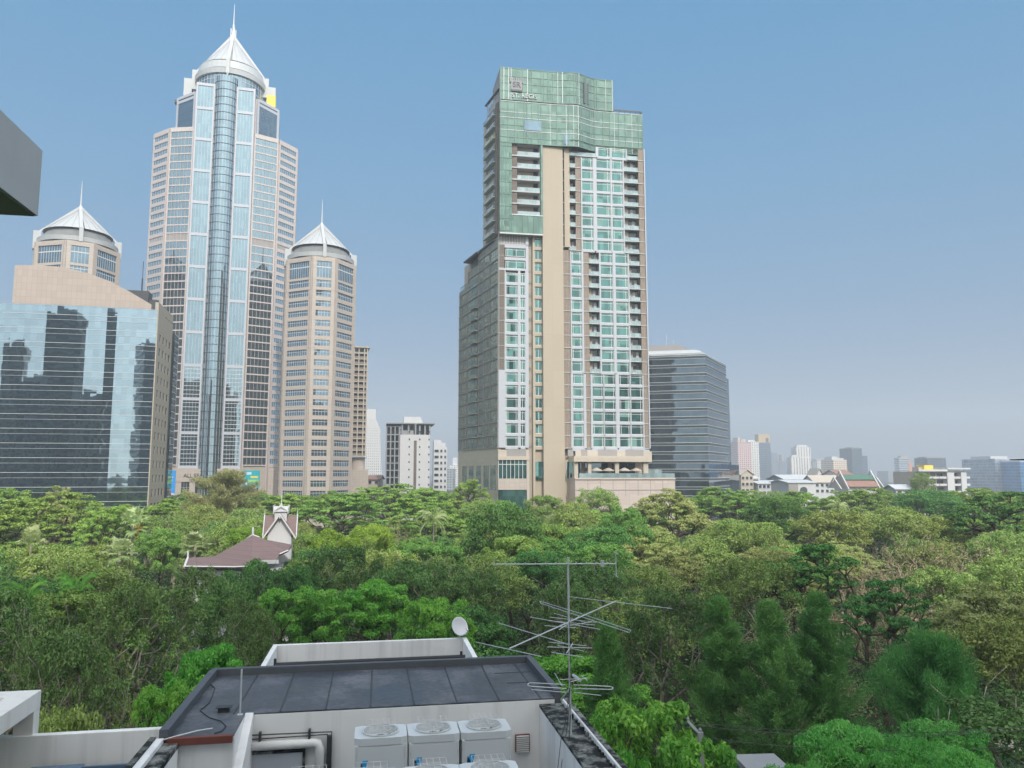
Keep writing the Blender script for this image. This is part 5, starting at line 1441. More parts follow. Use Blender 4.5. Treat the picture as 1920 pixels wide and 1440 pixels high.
# ---------------------------------------------------------------- condensers
def condenser_proto():
    E_ = empty('air_conditioner', (0, 0, 0))
    w, d, h = .93, .72, 1.66
    mb = MB(); mb.box(-w/2, w/2, 0, d, .08, h - .13); mb.box(-w/2 + .05, -w/2 + .15, .02, d - .02, 0, .079, 1); mb.box(w/2 - .15, w/2 - .05, .02, d - .02, 0, .079, 1)
    mb.build('casing', [M['ac'], M['steel_dark']], E_, bevel=.012)
    mb = MB()
    for z0, z1 in ((.12, .62), (.63, 1.08), (1.09, h - .15)): mb.box(-w/2 + .04, w/2 - .04, -.012, -.002, z0, z1)
    mb.box(w/2 - .2, w/2 - .08, -.02, -.0125, 1.03, 1.075, 1)
    for sx in (-1, 1):
        for i in range(6): mb.box(sx * (w/2 - .025) - .008, sx * (w/2 - .025) + .008, -.008, -.002, .25 + i * .22, .27 + i * .22, 1)
    mb.build('front_panel', [M['ac'], M['louvre']], E_, bevel=.004)
    # top deck with a round fan opening
    mb = MB(); r = .335; cy = d / 2; n = 32; z0, z1 = h - .129, h
    W2, D2 = w / 2 + .015, d / 2 + .015
    def sq(t):
        c_, s_ = math.cos(t), math.sin(t); k = min(W2 / abs(c_) if abs(c_) > 1e-6 else 9, D2 / abs(s_) if abs(s_) > 1e-6 else 9); return c_ * k, cy + s_ * k
    for i in range(n):
        a, b = 2 * math.pi * i / n, 2 * math.pi * (i + 1) / n
        A, B = sq(a), sq(b); a_, b_ = (r * math.cos(a), cy + r * math.sin(a)), (r * math.cos(b), cy + r * math.sin(b))
        mb.face([(*a_, z1), (*A, z1), (*B, z1), (*b_, z1)])
        mb.face([(*A, z0), (*B, z0), (*B, z1), (*A, z1)]); mb.face([(*a_, z1), (*b_, z1), (*b_, z0 - .1), (*a_, z0 - .1)])
    mb.lathe([(r + .0, z1), (r + .012, z1 + .03), (r - .012, z1 + .03)], 0, cy, 32)
    mb.build('fan_deck', M['ac'], E_)
    mb = MB(); mb.lathe([(.01, z0 - .1), (r, z0 - .1)], 0, cy, 24)
    for i in range(4):
        a = i * math.pi / 2 + .4
        q = lambda rr_, t, z_: (rr_ * math.cos(t), cy + rr_ * math.sin(t), z_)
        mb.face([q(.06, a, z0 - .02), q(.3, a - .2, z0 - .06), q(.31, a + .55, z0 + .02), q(.07, a + .8, z0 + .0)], 1)
    mb.lathe([(.08, z0 - .05), (.08, z0 + .06), (.01, z0 + .07)], 0, cy, 12, 1)
    mb.build('fan', [M['ac_shadow'], M['blade']], E_)
    mb = MB()                                            # wire guard: rings and a square cage
    for rr_ in (.2, .345):
        mb.tube([(rr_ * math.cos(t * math.pi / 12), cy + rr_ * math.sin(t * math.pi / 12), z1 + .045 + .03 * (1 - rr_ / .345)) for t in range(25)], .0028, 4)
    for i in range(8):
        t = math.pi * i / 4; mb.tube([(.06 * math.cos(t), cy + .06 * math.sin(t), z1 + .075), (.345 * math.cos(t), cy + .345 * math.sin(t), z1 + .04)], .0024, 4)
    x0, x1, y0, y1, zc = -.27, .27, .04, d - .04, z1 + .13
    for i in range(6):
        x = x0 + (x1 - x0) * i / 5; mb.tube([(x, y0, z1), (x, y0, zc), (x, y1, zc), (x, y1, z1)], .0024, 4)
    for i in range(4):
        y = y0 + (y1 - y0) * i / 3; mb.tube([(x0, y, z1), (x0, y, zc), (x1, y, zc), (x1, y, z1)], .0024, 4)
    mb.build('fan_guard', M['metal_white'], E_)
    mb = MB(); e0 = -.022
    mb.face([(-.37, e0, 1.12), (-.27, e0, 1.12), (-.22, e0, 1.28), (-.32, e0, 1.28)]); mb.face([(-.37, e0 - .003, 1.12), (-.29, e0 - .003, 1.12), (-.36, e0 - .003, 1.26)], 1); mb.build('emblem', [M['logo_blue'], M['logo_dark']], E_)
    return E_
ac0 = condenser_proto()
def ac_at(u, v, label, first=False):
    o = ac0 if first else copy_tree(ac0)
    w = nf.world(u, v, 0); o.location = (w.x, w.y, nzf); o.rotation_euler = (0, 0, nf.a)
    tag(o, label, 'air conditioner', 'white fan condensers on the near rooftop')
row_v = nfv - 1.45
u0 = nf.uz(665, 1400, row_v)[0] + .47
ac_at(u0, row_v, 'left one of the three full-height white air conditioners against the wall', True)
ac_at(u0 + .985, row_v, 'middle one of the three full-height white air conditioners against the wall')
ac_at(u0 + 1.97, row_v, 'right one of the three full-height white air conditioners, beside the wall vent')
row2 = row_v - 2.25
x2 = nf.uz(925, 1432, row2)[0] 
names = ['rightmost air conditioner of the cut-off front row', 'second air conditioner from right in the cut-off front row', 'third air conditioner from right in the cut-off front row', 'fourth air conditioner from right in the cut-off front row', 'fifth air conditioner from right in the cut-off front row, barely showing']
for i, s_ in enumerate(names): ac_at(x2 - i * .97, row2, s_)

# ---------------------------------------------------------------- television aerial mast
def aerial():
    Y = 15.0; b = atY(1071, 1440, Y); t = atY(1065, 1045, Y)
    T = empty('aerial_mast', (b.x, b.y, nzf), 0, 'tall galvanised mast stacked with television aerials on the near rooftop', 'antenna mast')
    def lc(p): return (p[0] - b.x, p[1] - b.y, p[2] - nzf)
    top = lc(t)
    mb = MB(); mb.tube([(0, 0, 0), (top[0] * .45, 0, top[2] * .5)], .026, 8); mb.tube([(top[0] * .42, 0, top[2] * .47), top], .019, 8); mb.box(-.12, .12, -.12, .12, 0, .012)
    j = lc(atY(1070, 1290, Y)); j2 = lc(atY(1052, 1312, Y + .6)); mb.tube([j, j2], .018, 6)
    mb.build('mast', M['steel'], T)
    # top aerial: long boom, elements pointing at us
    mb = MB(); l, r = lc(atY(924, 1058, Y)), lc(atY(1155, 1057, Y)); mb.tube([l, r], .012, 6)
    for i in range(12):
        f = (i + .2) / 12; p = [l[k] + (r[k] - l[k]) * f for k in range(3)]; hl = .10 + .03 * f
        mb.tube([(p[0] + .10 * hl, p[1] - hl, p[2] + .015), (p[0] - .10 * hl, p[1] + hl, p[2] + .015)], .006, 5)
    p = [l[k] + (r[k] - l[k]) * .89 for k in range(3)]; mb.box(p[0] - .03, p[0] + .03, -.03 + p[1], p[1] + .03, p[2] - .05, p[2] + .06)
    for dx in (0,):
        mb.tube([(r[0], r[1], r[2] - .25), (r[0], r[1], r[2] + .22)], .010, 5); mb.tube([(r[0], r[1] - .3, r[2] - .22), (r[0], r[1] + .3, r[2] - .22)], .005, 5); mb.tube([(r[0], r[1] - .3, r[2] + .2), (r[0], r[1] + .3, r[2] + .2)], .005, 5)
    mb.build('long_yagi_aerial', M['steel'], T)
    def flat(name, z, lines, rad=.0072):
        mb = MB()
        for ln, rr_ in lines: mb.tube([lc(atz(px, py, z)) for px, py in ln], rr_ or rad, 5)
        return mb.build(name, M['steel'], T)
    z2 = atY(1067, 1165, Y).z
    flat('large_yagi_aerial', z2, [([(955, 1216), (1155, 1127)], .013), ([(893, 1204), (1015, 1231)], 0), ([(935, 1168), (1068, 1209)], 0), ([(1066, 1119), (1260, 1141)], 0),
        ([(1012, 1127), (1088, 1150), (1183, 1182), (1180, 1186), (1086, 1155), (1014, 1131), (1012, 1127)], .007)])
    z3 = z2 - .07
    flat('small_yagi_aerial', z3, [([(994, 1157), (1125, 1180)], 0), ([(1030, 1157), (1118, 1167)], .006), ([(1021, 1173), (1080, 1177)], .006), ([(1040, 1150), (1100, 1168)], .006), ([(1050, 1176), (1110, 1166)], .006), ([(1030, 1164), (1115, 1172)], .006), ([(1048, 1181), (1085, 1156)], .008)])
    z4 = atY(1068, 1213, Y).z
    flat('small_yagi_aerial', z4, [([(1026, 1213), (1110, 1215)], 0), ([(1030, 1204), (1100, 1211)], .007), ([(1034, 1223), (1094, 1232)], .007), ([(1046, 1210), (1095, 1221)], .006), ([(1062, 1225), (1074, 1206)], .010)])
    z5 = atY(1069, 1285, Y).z
    flat('folded_dipole_aerial', z5, [([(1060, 1284), (995, 1280), (990, 1282), (990, 1285), (995, 1287), (1062, 1291)], .010), ([(1076, 1284), (1144, 1287), (1149, 1289), (1149, 1292), (1144, 1293), (1076, 1291)], .010), ([(997, 1293), (1060, 1298)], 0), ([(1076, 1298), (1127, 1304)], 0), ([(1054, 1286), (1040, 1262)], .007)])
    z6 = atY(1070, 1275, Y).z
    flat('booster_box', z6, [([(1050, 1274), (1080, 1273)], .008), ([(1075, 1266), (1088, 1276)], .03), ([(1090, 1266), (1101, 1276)], .008), ([(1070, 1278), (1102, 1271)], .008)])
    mb = MB()
    for k, (pts) in enumerate(([(1068, 1290), (1060, 1355), (1052, 1385), (1046, 1440)], [(1069, 1290), (1064, 1360), (1058, 1400), (1052, 1440)], [(1069, 1320), (1068, 1370), (1062, 1420), (1056, 1440)], [(1068, 1165), (1069, 1230), (1069, 1290)], [(1070, 1340), (1066, 1405), (1070, 1440)])):
        mb.tube([lc(atY(px, py, Y - .04 - .03 * k)) for px, py in pts], .0055, 4)
    mb.build('aerial_cable', M['steel_dark'], T)
aerial()

# ---------------------------------------------------------------- satellite dish on the far parapet
def dish():
    p = nf.world(nb[0] - .22, nya + .07, 19.2)
    T = empty('satellite_dish', p, nf.a, 'pale round satellite dish on the corner of the white parapet', 'satellite dish')
    mb = MB(); r = .27
    prof = [(r * i / 6, .055 * (i / 6) ** 2) for i in range(1, 7)]
    base = []
    mb.lathe([(0.004, 0)] + prof + [(r + .006, .05), (r - .01, .04)] , n=28)
    o = mb.build('reflector', plain('pale dish paint', lin(208,211,216), .5, .05, 4), T, smooth=True); o.location = (-.02, -.05, .33); o.rotation_euler = (R(66), 0, R(28))
    mb = MB(); mb.tube([(0, 0, 0), (0, 0, .2), (-.02, 0, .33)], .02, 6); mb.tube([(0, -.02, .1), (.2, -.3, .16), (.22, -.38, .3)], .010, 5); mb.box(-.06, .06, -.05, .05, 0, .012)
    mb.build('bracket', M['steel'], T)
    mb = MB(); mb.tube([(.20, -.36, .28), (.17, -.30, .33)], .03, 8); mb.build('feed_horn', M['metal_white'], T)
dish()

# ---------------------------------------------------------------- left terrace wall, concrete frame, plant
def left_side():
    a = atz(320, 1366, 18.5); fr = Frame(a.x, a.y, NA)
    T = fempty('terrace_wall', fr, 'long plain white parapet wall at the lower left', 'wall')
    mb = MB(); mb.box(-14, .25, -.0, .18, 8, 18.5); mb.build('wall', M['wall_near'], T, bevel=.012)
    c = atz(78, 1293, 19.35); f2 = Frame(c.x, c.y, NA)
    T = fempty('concrete_frame', f2, 'white concrete portal frame at the left edge above the parapet wall', 'frame')
    mb = MB(); mb.box(-.5, 0, -4.5, 0, 18.98, 19.35); mb.build('side_beam', M['white_old'], T, bevel=.012)
    mb = MB(); mb.box(-6, -.501, -.5, -.001, 18.98, 19.348); mb.build('rear_beam', M['white_old'], T, bevel=.012)
    mb = MB(); mb.box(-.40, -.004, -.30, -.003, 12, 18.979); mb.build('column', M['white_old'], T, bevel=.012)
    mb = MB(); mb.box(-6, -.502, -4.5, -.502, 18.99, 19.12); mb.build('slab', M['white'], T)
    # blue grey cabinet below
    q = atz(150, 1436, 18.05); f3 = Frame(q.x, q.y, NA)
    T = fempty('roof_cabinet', f3, 'blue grey framed metal cabinet cut off by the bottom edge, left corner', 'cabinet')
    bl = plain('blue grey paint', lin(92,114,136), .45, .06, 3)
    w = f3.loc(atz(258, 1427, 18.05))[0]
    mb = MB(); mb.box(.02, w - .02, -.8, -.06, 16.5, 17.9); mb.build('body', M['grey_dark'], T)
    mb = MB()
    for x in (0, w - .06): mb.box(x, x + .06, -.86, .0, 16.5, 18.05)
    for y in (-.9, -.06): mb.box(.061, w - .061, y, y + .06, 17.98, 18.049)
    mb.box(.061, w - .061, -.04, -.0, 16.6, 17.97); mb.build('frame', bl, T, bevel=.008)
    q = atz(60, 1440, 17.98); f4 = Frame(q.x, q.y, NA)
    T = fempty('roof_cabinet', f4, 'dull grey metal cabinet lid left of the blue grey cabinet', 'cabinet')
    mb = MB(); mb.box(0, .95, -.8, .05, 16.5, 17.9); mb.build('body', M['grey'], T); mb = MB(); mb.box(-.03, .98, -.83, .08, 17.901, 17.98); mb.build('lid', bl, T, bevel=.008)
left_side()

# ---------------------------------------------------------------- the block the picture was taken from
def own_block():
    T = empty('viewing_block', (0, 0, 0), R(NA), 'grey concrete block at the upper left edge, only its dark-bottomed ledge in view', 'building')
    oc = Frame(0, 0, NA)
    c = oc.loc(atY(80, 283, 7.0)); zlo = atY(76, 405, 7.0).z; zhi = atY(80, 283, 7.0).z
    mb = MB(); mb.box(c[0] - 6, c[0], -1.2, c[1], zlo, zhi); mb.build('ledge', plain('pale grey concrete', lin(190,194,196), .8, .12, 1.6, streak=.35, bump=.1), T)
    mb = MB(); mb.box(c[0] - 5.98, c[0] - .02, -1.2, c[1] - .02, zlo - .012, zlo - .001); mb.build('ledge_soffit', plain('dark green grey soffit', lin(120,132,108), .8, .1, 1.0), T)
    q = oc.loc(atY(1893, 862, 5.5)); mb = MB()
    mb.hexa([(q[0], q[1], q[2] - .004), (q[0] + 1.2, q[1] - .3, q[2] - .02), (q[0] + 1.6, q[1] - 4, q[2] - .03), (q[0] + .9, q[1] - 4, q[2] - .03)], [(q[0], q[1], q[2] + .004), (q[0] + 1.2, q[1] - .3, q[2] + .03), (q[0] + 1.6, q[1] - 4, q[2] + .03), (q[0] + .9, q[1] - 4, q[2] + .03)])
    mb.build('awning_tip', M['grey_dark'], T)
    mb = MB(); mb.box(OWN[0], OWN[1], -16, -1.2, 0, OWN[2]); mb.box(-4.5, 8, -1.19, .5, 21.8, 22.0); mb.build('wall', M['white'], T)
    wl = []
    for k in range(int(OWN[2] / 3.4) - 1):
        for i in range(2):
            x = OWN[0] + 4 + i * (OWN[1] - OWN[0] - 8)
            wl.append((k, lambda mb, x=x, z=1.2 + k * 3.4: (mb.box(x - 1.5, x + 1.5, -1.16, -1.12, z, z + 1.8), mb.box(x - .04, x + .04, -1.119, -1.08, z, z + 1.8, 1))))
    part_each(T, 'window', wl, [M['gl_win'], M['metal_white']])
OWN = (-9.5, 6, 27.6)
own_block()

# ---------------------------------------------------------------- utility pole and cables
def pole():
    b = atY(1313, 1372, 33); 
    T = empty('utility_pole', (b.x, b.y, 0), 0, 'grey concrete utility pole with a bent arm among the near trees', 'utility pole')
    mb = MB(); mb.hexa([(-.14, -.14, 0), (.14, -.14, 0), (.14, .14, 0), (-.14, .14, 0)], [(-.105, -.105, b.z), (.105, -.105, b.z), (.105, .105, b.z), (-.105, .105, b.z)]); mb.build('post', M['grey'], T, bevel=.02)
    a = atY(1290, 1352, 33.6); mb = MB(); mb.tube([(0, 0, b.z - .12), (a.x - b.x, a.y - b.y, a.z - b.z + b.z)], .075, 4)
    mb.lathe([(.04, a.z + .02), (.07, a.z + .1), (.03, a.z + .18)], a.x - b.x, a.y - b.y, 8); mb.lathe([(.04, b.z), (.07, b.z + .08), (.03, b.z + .16)], 0, 0, 8)
    mb.build('arm', M['grey'], T)
    n = 0
    for (x0, y0, x1, y1, Y1, lab) in ((1295, 1354, 1925, 1362, 36, 'topmost thin cable running right from the utility pole'), (1309, 1361, 1925, 1368, 34.5, 'middle thin cable running right from the utility pole'), (1312, 1382, 1925, 1398, 32, 'lowest thin cable sagging right from the utility pole')):
        p0, p1 = atY(x0, y0, 33), atY(x1, y1, Y1); mb = MB(); pts = []
        for i in range(17):
            f = i / 16; q = p0.lerp(p1, f); q.z -= .35 * 4 * f * (1 - f); pts.append(q)
        mb.tube(pts, .014, 4); tag(mb.build('power_cable', M['steel_dark']), lab, 'cable', 'cables strung from the utility pole')
pole()
# low roofs glimpsed between the near trees
for (px0, px1, py, Y, dep, lab, mt) in ((1388, 1445, 1418, 44, 9, 'pale grey flat roof glimpsed below the dark conifers', M['grey']), (1838, 1935, 1378, 50, 12, 'beige flat roof glimpsed at the lower right edge', M['beige_pale'])):
    a = atY(px0, py, Y); f_ = Frame(a.x, a.y, 4); T_ = fempty('low_house', f_, lab, 'house')
    w_ = f_.u(px1, py); mb = MB(); mb.box(0, w_, -dep, 0, 0, a.z - .3); mb.build('wall', M['wall_near'], T_); mb = MB(); mb.box(-.3, w_ + .3, -dep - .3, .3, a.z - .299, a.z); mb.build('roof', mt, T_)
# ================================================================ trees
LM = {
 'rain':  leafmat('rain tree leaves', lin(106,148,62), lin(168,198,98), .22, .03, .25),
 'rainpale': leafmat('pale rain tree leaves', lin(146,160,92), lin(190,198,126), .3, .02, .2),
 'broad': leafmat('broad green leaves', lin(92,132,60), lin(150,182,92), .2, .05, .35),
 'dark':  leafmat('dark evergreen leaves', lin(66,112,52), lin(110,158,82), .2, .03, .3),
 'olive': leafmat('olive fine leaves', lin(116,144,68), lin(172,190,108), .22, .04, .3),
 'dusk': leafmat('dull green fine leaves', lin(78,112,56), lin(124,160,88), .2, .05, .35),  # olive leaves darkened, putting the near shade into their colour
 'lime':  leafmat('yellow green leaves', lin(120,158,50), lin(170,198,80), .4, .02, .15),
 'bright': leafmat('fresh green leaves', lin(78,150,56), lin(146,208,86), .35, .03, .2),
 'brown': leafmat('dry brown leaves', lin(150,148,102), lin(192,184,136), .3, .03, .3),
 'tan':   leafmat('tan green needles', lin(136,142,92), lin(184,184,130), .3, .01, .1),
 'needle': leafmat('dark conifer needles', lin(80,136,66), lin(126,178,94), .35, .03, .2),
 'palm':  leafmat('palm blades', lin(136,164,96), lin(204,214,158), .3, .03, .3),
 'feather': leafmat('feathery fresh leaflets', lin(84,162,74), lin(140,208,104), .45, .02, .15),
 'fruit': leafmat('orange fruit', lin(206,106,50), lin(226,140,70), .1, .01, .1),
}
def barkmat(name, a, b):
    t = NT(name); mp = t.n('ShaderNodeMapping'); mp.inputs['Scale'].default_value = (3, 3, .8); t.l(t.obj(), mp.inputs[0])
    n = t.noise(2.0, 6, mp.outputs[0], .65); c = t.ramp(n.outputs[0], [(.35, a), (.65, b)])
    t.bsdf(c, .9, 0, .2, t.bump(n.outputs[0], .6, .05)); return t.mat
BK = {'tan': barkmat('tan bark', lin(140,122,102), lin(192,172,146)), 'bark': barkmat('dark bark', lin(74,64,56), lin(116,102,88)), 'pale': barkmat('pale grey bark', lin(120,112,100), lin(170,160,144)), 'red': barkmat('brown bark', lin(112,92,76), lin(156,130,106))}

def unit(a): return a / np.maximum(1e-9, np.linalg.norm(a, axis=1, keepdims=True))
def leaf_arrays(C, N, Ln, W, tone, droop=None):
    """diamond leaves: centre, normal, length, width"""
    n = len(C); r = unit(rng.normal(size=(n, 3)))
    if droop is not None: r = unit(r * (1 - droop[:, None]) + np.array([0, 0, -1.0]) * droop[:, None])
    U = unit(r - N * np.sum(r * N, 1, keepdims=True)); V = np.cross(N, U)
    Ln = np.broadcast_to(Ln, (n,))[:, None]; W = np.broadcast_to(W, (n,))[:, None]
    v = np.stack([C - U * Ln / 2, C + V * W / 2 + N * W * .12, C + U * Ln / 2 - N * Ln * .08, C - V * W / 2 + N * W * .12], 1)
    return v.reshape(-1, 3), tone
def leaf_mesh(name, parts, mats):
    """parts: list of (verts, tone, material index)"""
    V = np.concatenate([p[0] for p in parts]).astype(np.float32); T_ = np.concatenate([p[1] for p in parts]).astype(np.float32)
    mi = np.concatenate([np.full(len(p[1]), p[2], np.int32) for p in parts]); n = len(T_)
    me = bpy.data.meshes.new(name); me.vertices.add(4 * n); me.vertices.foreach_set('co', V.ravel())
    me.loops.add(4 * n); me.loops.foreach_set('vertex_index', np.arange(4 * n, dtype=np.int32))
    me.polygons.add(n); me.polygons.foreach_set('loop_start', np.arange(0, 4 * n, 4, dtype=np.int32)); me.polygons.foreach_set('loop_total', np.full(n, 4, np.int32))
    for m in mats: me.materials.append(m)
    me.polygons.foreach_set('material_index', mi)
    me.update(calc_edges=True)
    at = me.attributes.new('tone', 'FLOAT', 'FACE'); at.data.foreach_set('value', np.clip(T_, 0, 1))
    return me
def clump_leaves(centres, rad, flat, per, size, aspect=.55, upness=.6, shell=.55, droopy=0.0, tone_c=None):
    """leaves spread through ellipsoidal clumps"""
    k = len(centres); rad = np.broadcast_to(rad, (k,)); idx = np.repeat(np.arange(k), per); n = len(idx)
    d = unit(rng.normal(size=(n, 3))); d[:, 2] = np.where(rng.random(n) < .65, np.abs(d[:, 2]), d[:, 2])
    rr = (shell + (1 - shell) * rng.random(n) ** .6) * np.where(rng.random(n) < .2, rng.uniform(.7, 1.25, n), 1)
    off = d * rr[:, None] * rad[idx][:, None]; off[:, 2] *= flat
    C = centres[idx] + off
    N = unit(d * .6 + np.array([0, 0, 1.0]) * upness + rng.normal(size=(n, 3)) * .55)
    tc = rng.random(k) if tone_c is None else tone_c
    tone = .5 * tc[idx] + .5 * rng.random(n)
    ln = size * rng.uniform(.6, 1.35, n)
    return leaf_arrays(C, N, ln, ln * aspect, tone, None if not droopy else np.full(n, droopy))
def branches(targets, fork, lean=(0, 0), r0=.3, rmin=.02, seed=0, wob=.25, sides=6):
    """limbs that reach every target from a trunk, thick where many meet"""
    rs = np.random.default_rng(seed)
    nodes = [np.zeros(3)]; par = [-1]
    for i in range(1, 5):
        f = i / 4; nodes.append(np.array([lean[0] * f, lean[1] * f, fork * f]) + np.append(rs.normal(size=2) * r0 * .35, 0)); par.append(len(nodes) - 2)
    order = np.argsort(np.linalg.norm(targets - nodes[-1], axis=1)); leafnode = []
    for t in targets[order]:
        A = np.array(nodes[3:]); dv = t - A; dist = np.linalg.norm(dv, axis=1) + np.maximum(0, A[:, 2] - t[2] + .3) * 2.5
        dist += .35 * np.linalg.norm(A - nodes[4], axis=1)
        j = int(np.argmin(dist)) + 3; a = nodes[j]; L_ = np.linalg.norm(t - a); m = max(1, min(4, int(L_ / .9)))
        p = j
        for i in range(1, m + 1):
            f = i / m; q = a + (t - a) * f + np.array([0, 0, .12 * L_ * math.sin(math.pi * f)]) + (rs.normal(size=3) * wob * .3 * L_ / m if i < m else 0)
            nodes.append(q); par.append(p); p = len(nodes) - 1
        leafnode.append(p)
    cnt = np.zeros(len(nodes)); 
    for p in leafnode: cnt[p] += 1
    for i in range(len(nodes) - 1, 0, -1): cnt[par[i]] += cnt[i]
    rad = np.maximum(rmin, r0 * (cnt / cnt[1]) ** .5); rad[0] = r0 * 1.35
    mb = MB()
    for i in range(1, len(nodes)):
        a, b = nodes[par[i]], nodes[i]
        if np.linalg.norm(b - a) < 1e-4: continue
        n_ = sides if rad[i] > .06 else 4
        ra = rad[par[i]] if par[i] < 5 else min(rad[par[i]], rad[i] * 1.25)
        mb.tube([a, b], ra, n_, 0, rad[i])
    return mb
def mesh_of(mb, name, mat):
    me = bpy.data.meshes.new(name); me.from_pydata(mb.v, [], mb.f); me.materials.append(mat); me.polygons.foreach_set('use_smooth', [True] * len(mb.f)); me.update(); return me
def wander(n, seed): return np.random.default_rng(seed)

PROTO = {}
def proto(kind, name, crown, trunk, Hh, Rr, extra=None): PROTO.setdefault(kind, []).append((name, crown, trunk, Hh, Rr, extra or []))

def mk_umbrella(kind, mat, seed, Rr=10, Hh=17, k=135, thick=4.8, per=190, size=.36, cr=(.75, 1.4), flat=.33, bark='bark', sparse=0.0, lobes=6):
    rs = wander(0, seed); th = rs.uniform(0, 2 * np.pi, k); r = Rr * np.sqrt(rs.random(k)) * .93
    la = rs.uniform(0, 2 * np.pi, lobes); lr = rs.uniform(.4, .75, lobes) * Rr
    z = Hh - thick * (r / Rr) ** 2 + rs.normal(size=k) * .45
    for a, q in zip(la, lr):                             # lobes heave the dome up in places
        d2 = (r * np.cos(th) - q * np.cos(a)) ** 2 + (r * np.sin(th) - q * np.sin(a)) ** 2; z += 1.2 * np.exp(-d2 / (Rr * .25) ** 2) - .25
    z -= np.where(rs.random(k) < .3, rs.uniform(.6, 2.2, k), 0)
    C = np.stack([r * np.cos(th), r * np.sin(th), z], 1); C[:, 2] = np.minimum(C[:, 2], Hh - .2)
    lv = clump_leaves(C, rs.uniform(*cr, k), flat, per, size, .6, 1.0, .35)
    me = leaf_mesh('crown', [(lv[0], lv[1], 0)], [mat])
    tr = mesh_of(branches(C - np.array([0, 0, .3]), Hh * .38, (rs.normal() * .4, rs.normal() * .4), .42, .03, seed), 'trunk', BK[bark])
    proto(kind, 'umbrella_tree' if kind != 'rain' else 'rain_tree', me, tr, Hh, Rr)
def mk_round(kind, mat, seed, Rr=5.2, Hh=13, k=105, per=300, size=.23, cr=(.6, 1.15), flat=.62, low=.36, bark='bark', name='broadleaf_tree', shell=.4, aspect=.55, droopy=0.0, irr=.25, twig=0):
    rs = wander(0, seed); d = unit(rs.normal(size=(k, 3))); d[:, 2] = np.where(d[:, 2] < -.35, -d[:, 2], d[:, 2])
    lob = unit(rs.normal(size=(7, 3))); amp = rs.uniform(-irr, irr, 7)
    f = 1 + sum(a * np.maximum(0, d @ l) ** 3 * 1.6 for a, l in zip(amp, lob))
    hz = Hh * (1 - low) / 2; rr = (.45 + .5 * rs.random(k) ** .5) * f
    C = np.stack([d[:, 0] * rr * Rr, d[:, 1] * rr * Rr, Hh * low + hz + d[:, 2] * rr * hz], 1); C[:, 2] = np.minimum(C[:, 2], Hh - .5)
    lv = clump_leaves(C, rs.uniform(*cr, k), flat, per, size, aspect, .55, shell, droopy)
    me = leaf_mesh('crown', [(lv[0], lv[1], 0)], [mat])
    tg = C if not twig else np.concatenate([C, C[rs.integers(0, k, twig)] + rs.normal(size=(twig, 3)) * .9])
    tr = mesh_of(branches(tg, Hh * low * .8, (rs.normal() * .3, rs.normal() * .3), .24, .018, seed), 'trunk', BK[bark])
    proto(kind, name, me, tr, Hh, Rr)
def mk_bare(kind, mat, seed, Rr=6, Hh=13, k=330, per=7, bark='tan', size=.2, low=.3, name='bare_tree', r0=.32):
    rs = wander(0, seed); d = unit(rs.normal(size=(k, 3))); d[:, 2] = np.abs(d[:, 2]) * 1.0 - .15
    rr = .4 + .6 * rs.random(k) ** .6; hz = Hh * (1 - low)
    C = np.stack([d[:, 0] * rr * Rr, d[:, 1] * rr * Rr, Hh * low + d[:, 2] * rr * hz], 1)
    lv = clump_leaves(C, rs.uniform(.3, .8, k), .8, per, size, .5, .4, .2)
    me = leaf_mesh('crown', [(lv[0], lv[1], 0)], [mat])
    tr = mesh_of(branches(C, Hh * low * .8, (rs.normal() * .4, rs.normal() * .4), r0, .022, seed, .5, 5), 'trunk', BK[bark])
    proto(kind, name, me, tr, Hh, Rr)
def mk_conifer(kind, mat, seed, Rr=2.6, Hh=13, n=30000, point=.85, name='conifer_tree', bark='bark', size=(.16, .46), upf=.95):
    rs = wander(0, seed)
    nb_ = 130; zc = Hh * (.06 + .92 * rs.random(nb_) ** .8); prof = Rr * np.clip((1 - (zc / Hh) ** 1.6), .0, 1) ** point + .12
    th = rs.uniform(0, 2 * np.pi, nb_); ln = prof * rs.uniform(.45, 1.3, nb_)
    per = n // nb_; P = []; N = []; Dd = []; tn = []
    for i in range(nb_):
        t = rs.random(per) ** .65; up = upf * ln[i] * t ** 1.4 - .1 * t
        cx = np.cos(th[i]) * ln[i] * t; cy = np.sin(th[i]) * ln[i] * t
        j = rs.normal(size=(per, 3)) * (.10 + .20 * t * (1.25 - t))[:, None] * min(1.6, Rr / 2.6)
        P.append(np.stack([cx, cy, zc[i] + up], 1) + j); a = np.array([np.cos(th[i]) * .6, np.sin(th[i]) * .6, .75])
        Dd.append(unit(a + rs.normal(size=(per, 3)) * .75)); tn.append(np.full(per, rs.random()) * .6 + rs.random(per) * .4)
    P = np.concatenate(P); Dd = np.concatenate(Dd); tn = np.concatenate(tn); m = len(P)
    P[:, 2] = np.where(P[:, 2] > .6 * Hh, .6 * Hh + (P[:, 2] - .6 * Hh) * (.4 * Hh / max(.1, P[:, 2].max() - .6 * Hh)), P[:, 2])
    r = unit(rs.normal(size=(m, 3))); V = unit(np.cross(Dd, r)); L_ = rs.uniform(*size, m)[:, None]; W = L_ * .055
    v = np.stack([P - Dd * L_ * .4, P + V * W, P + Dd * L_ * .6, P - V * W], 1).reshape(-1, 3)
    me = leaf_mesh('crown', [(v, tn, 0)], [mat])
    tr = mesh_of(MB().tube([(0, 0, 0), (.05, 0, Hh * .5), (0, .04, Hh * .93)], .16, 7, 0, .03), 'trunk', BK[bark])
    proto(kind, name, me, tr, Hh, Rr)
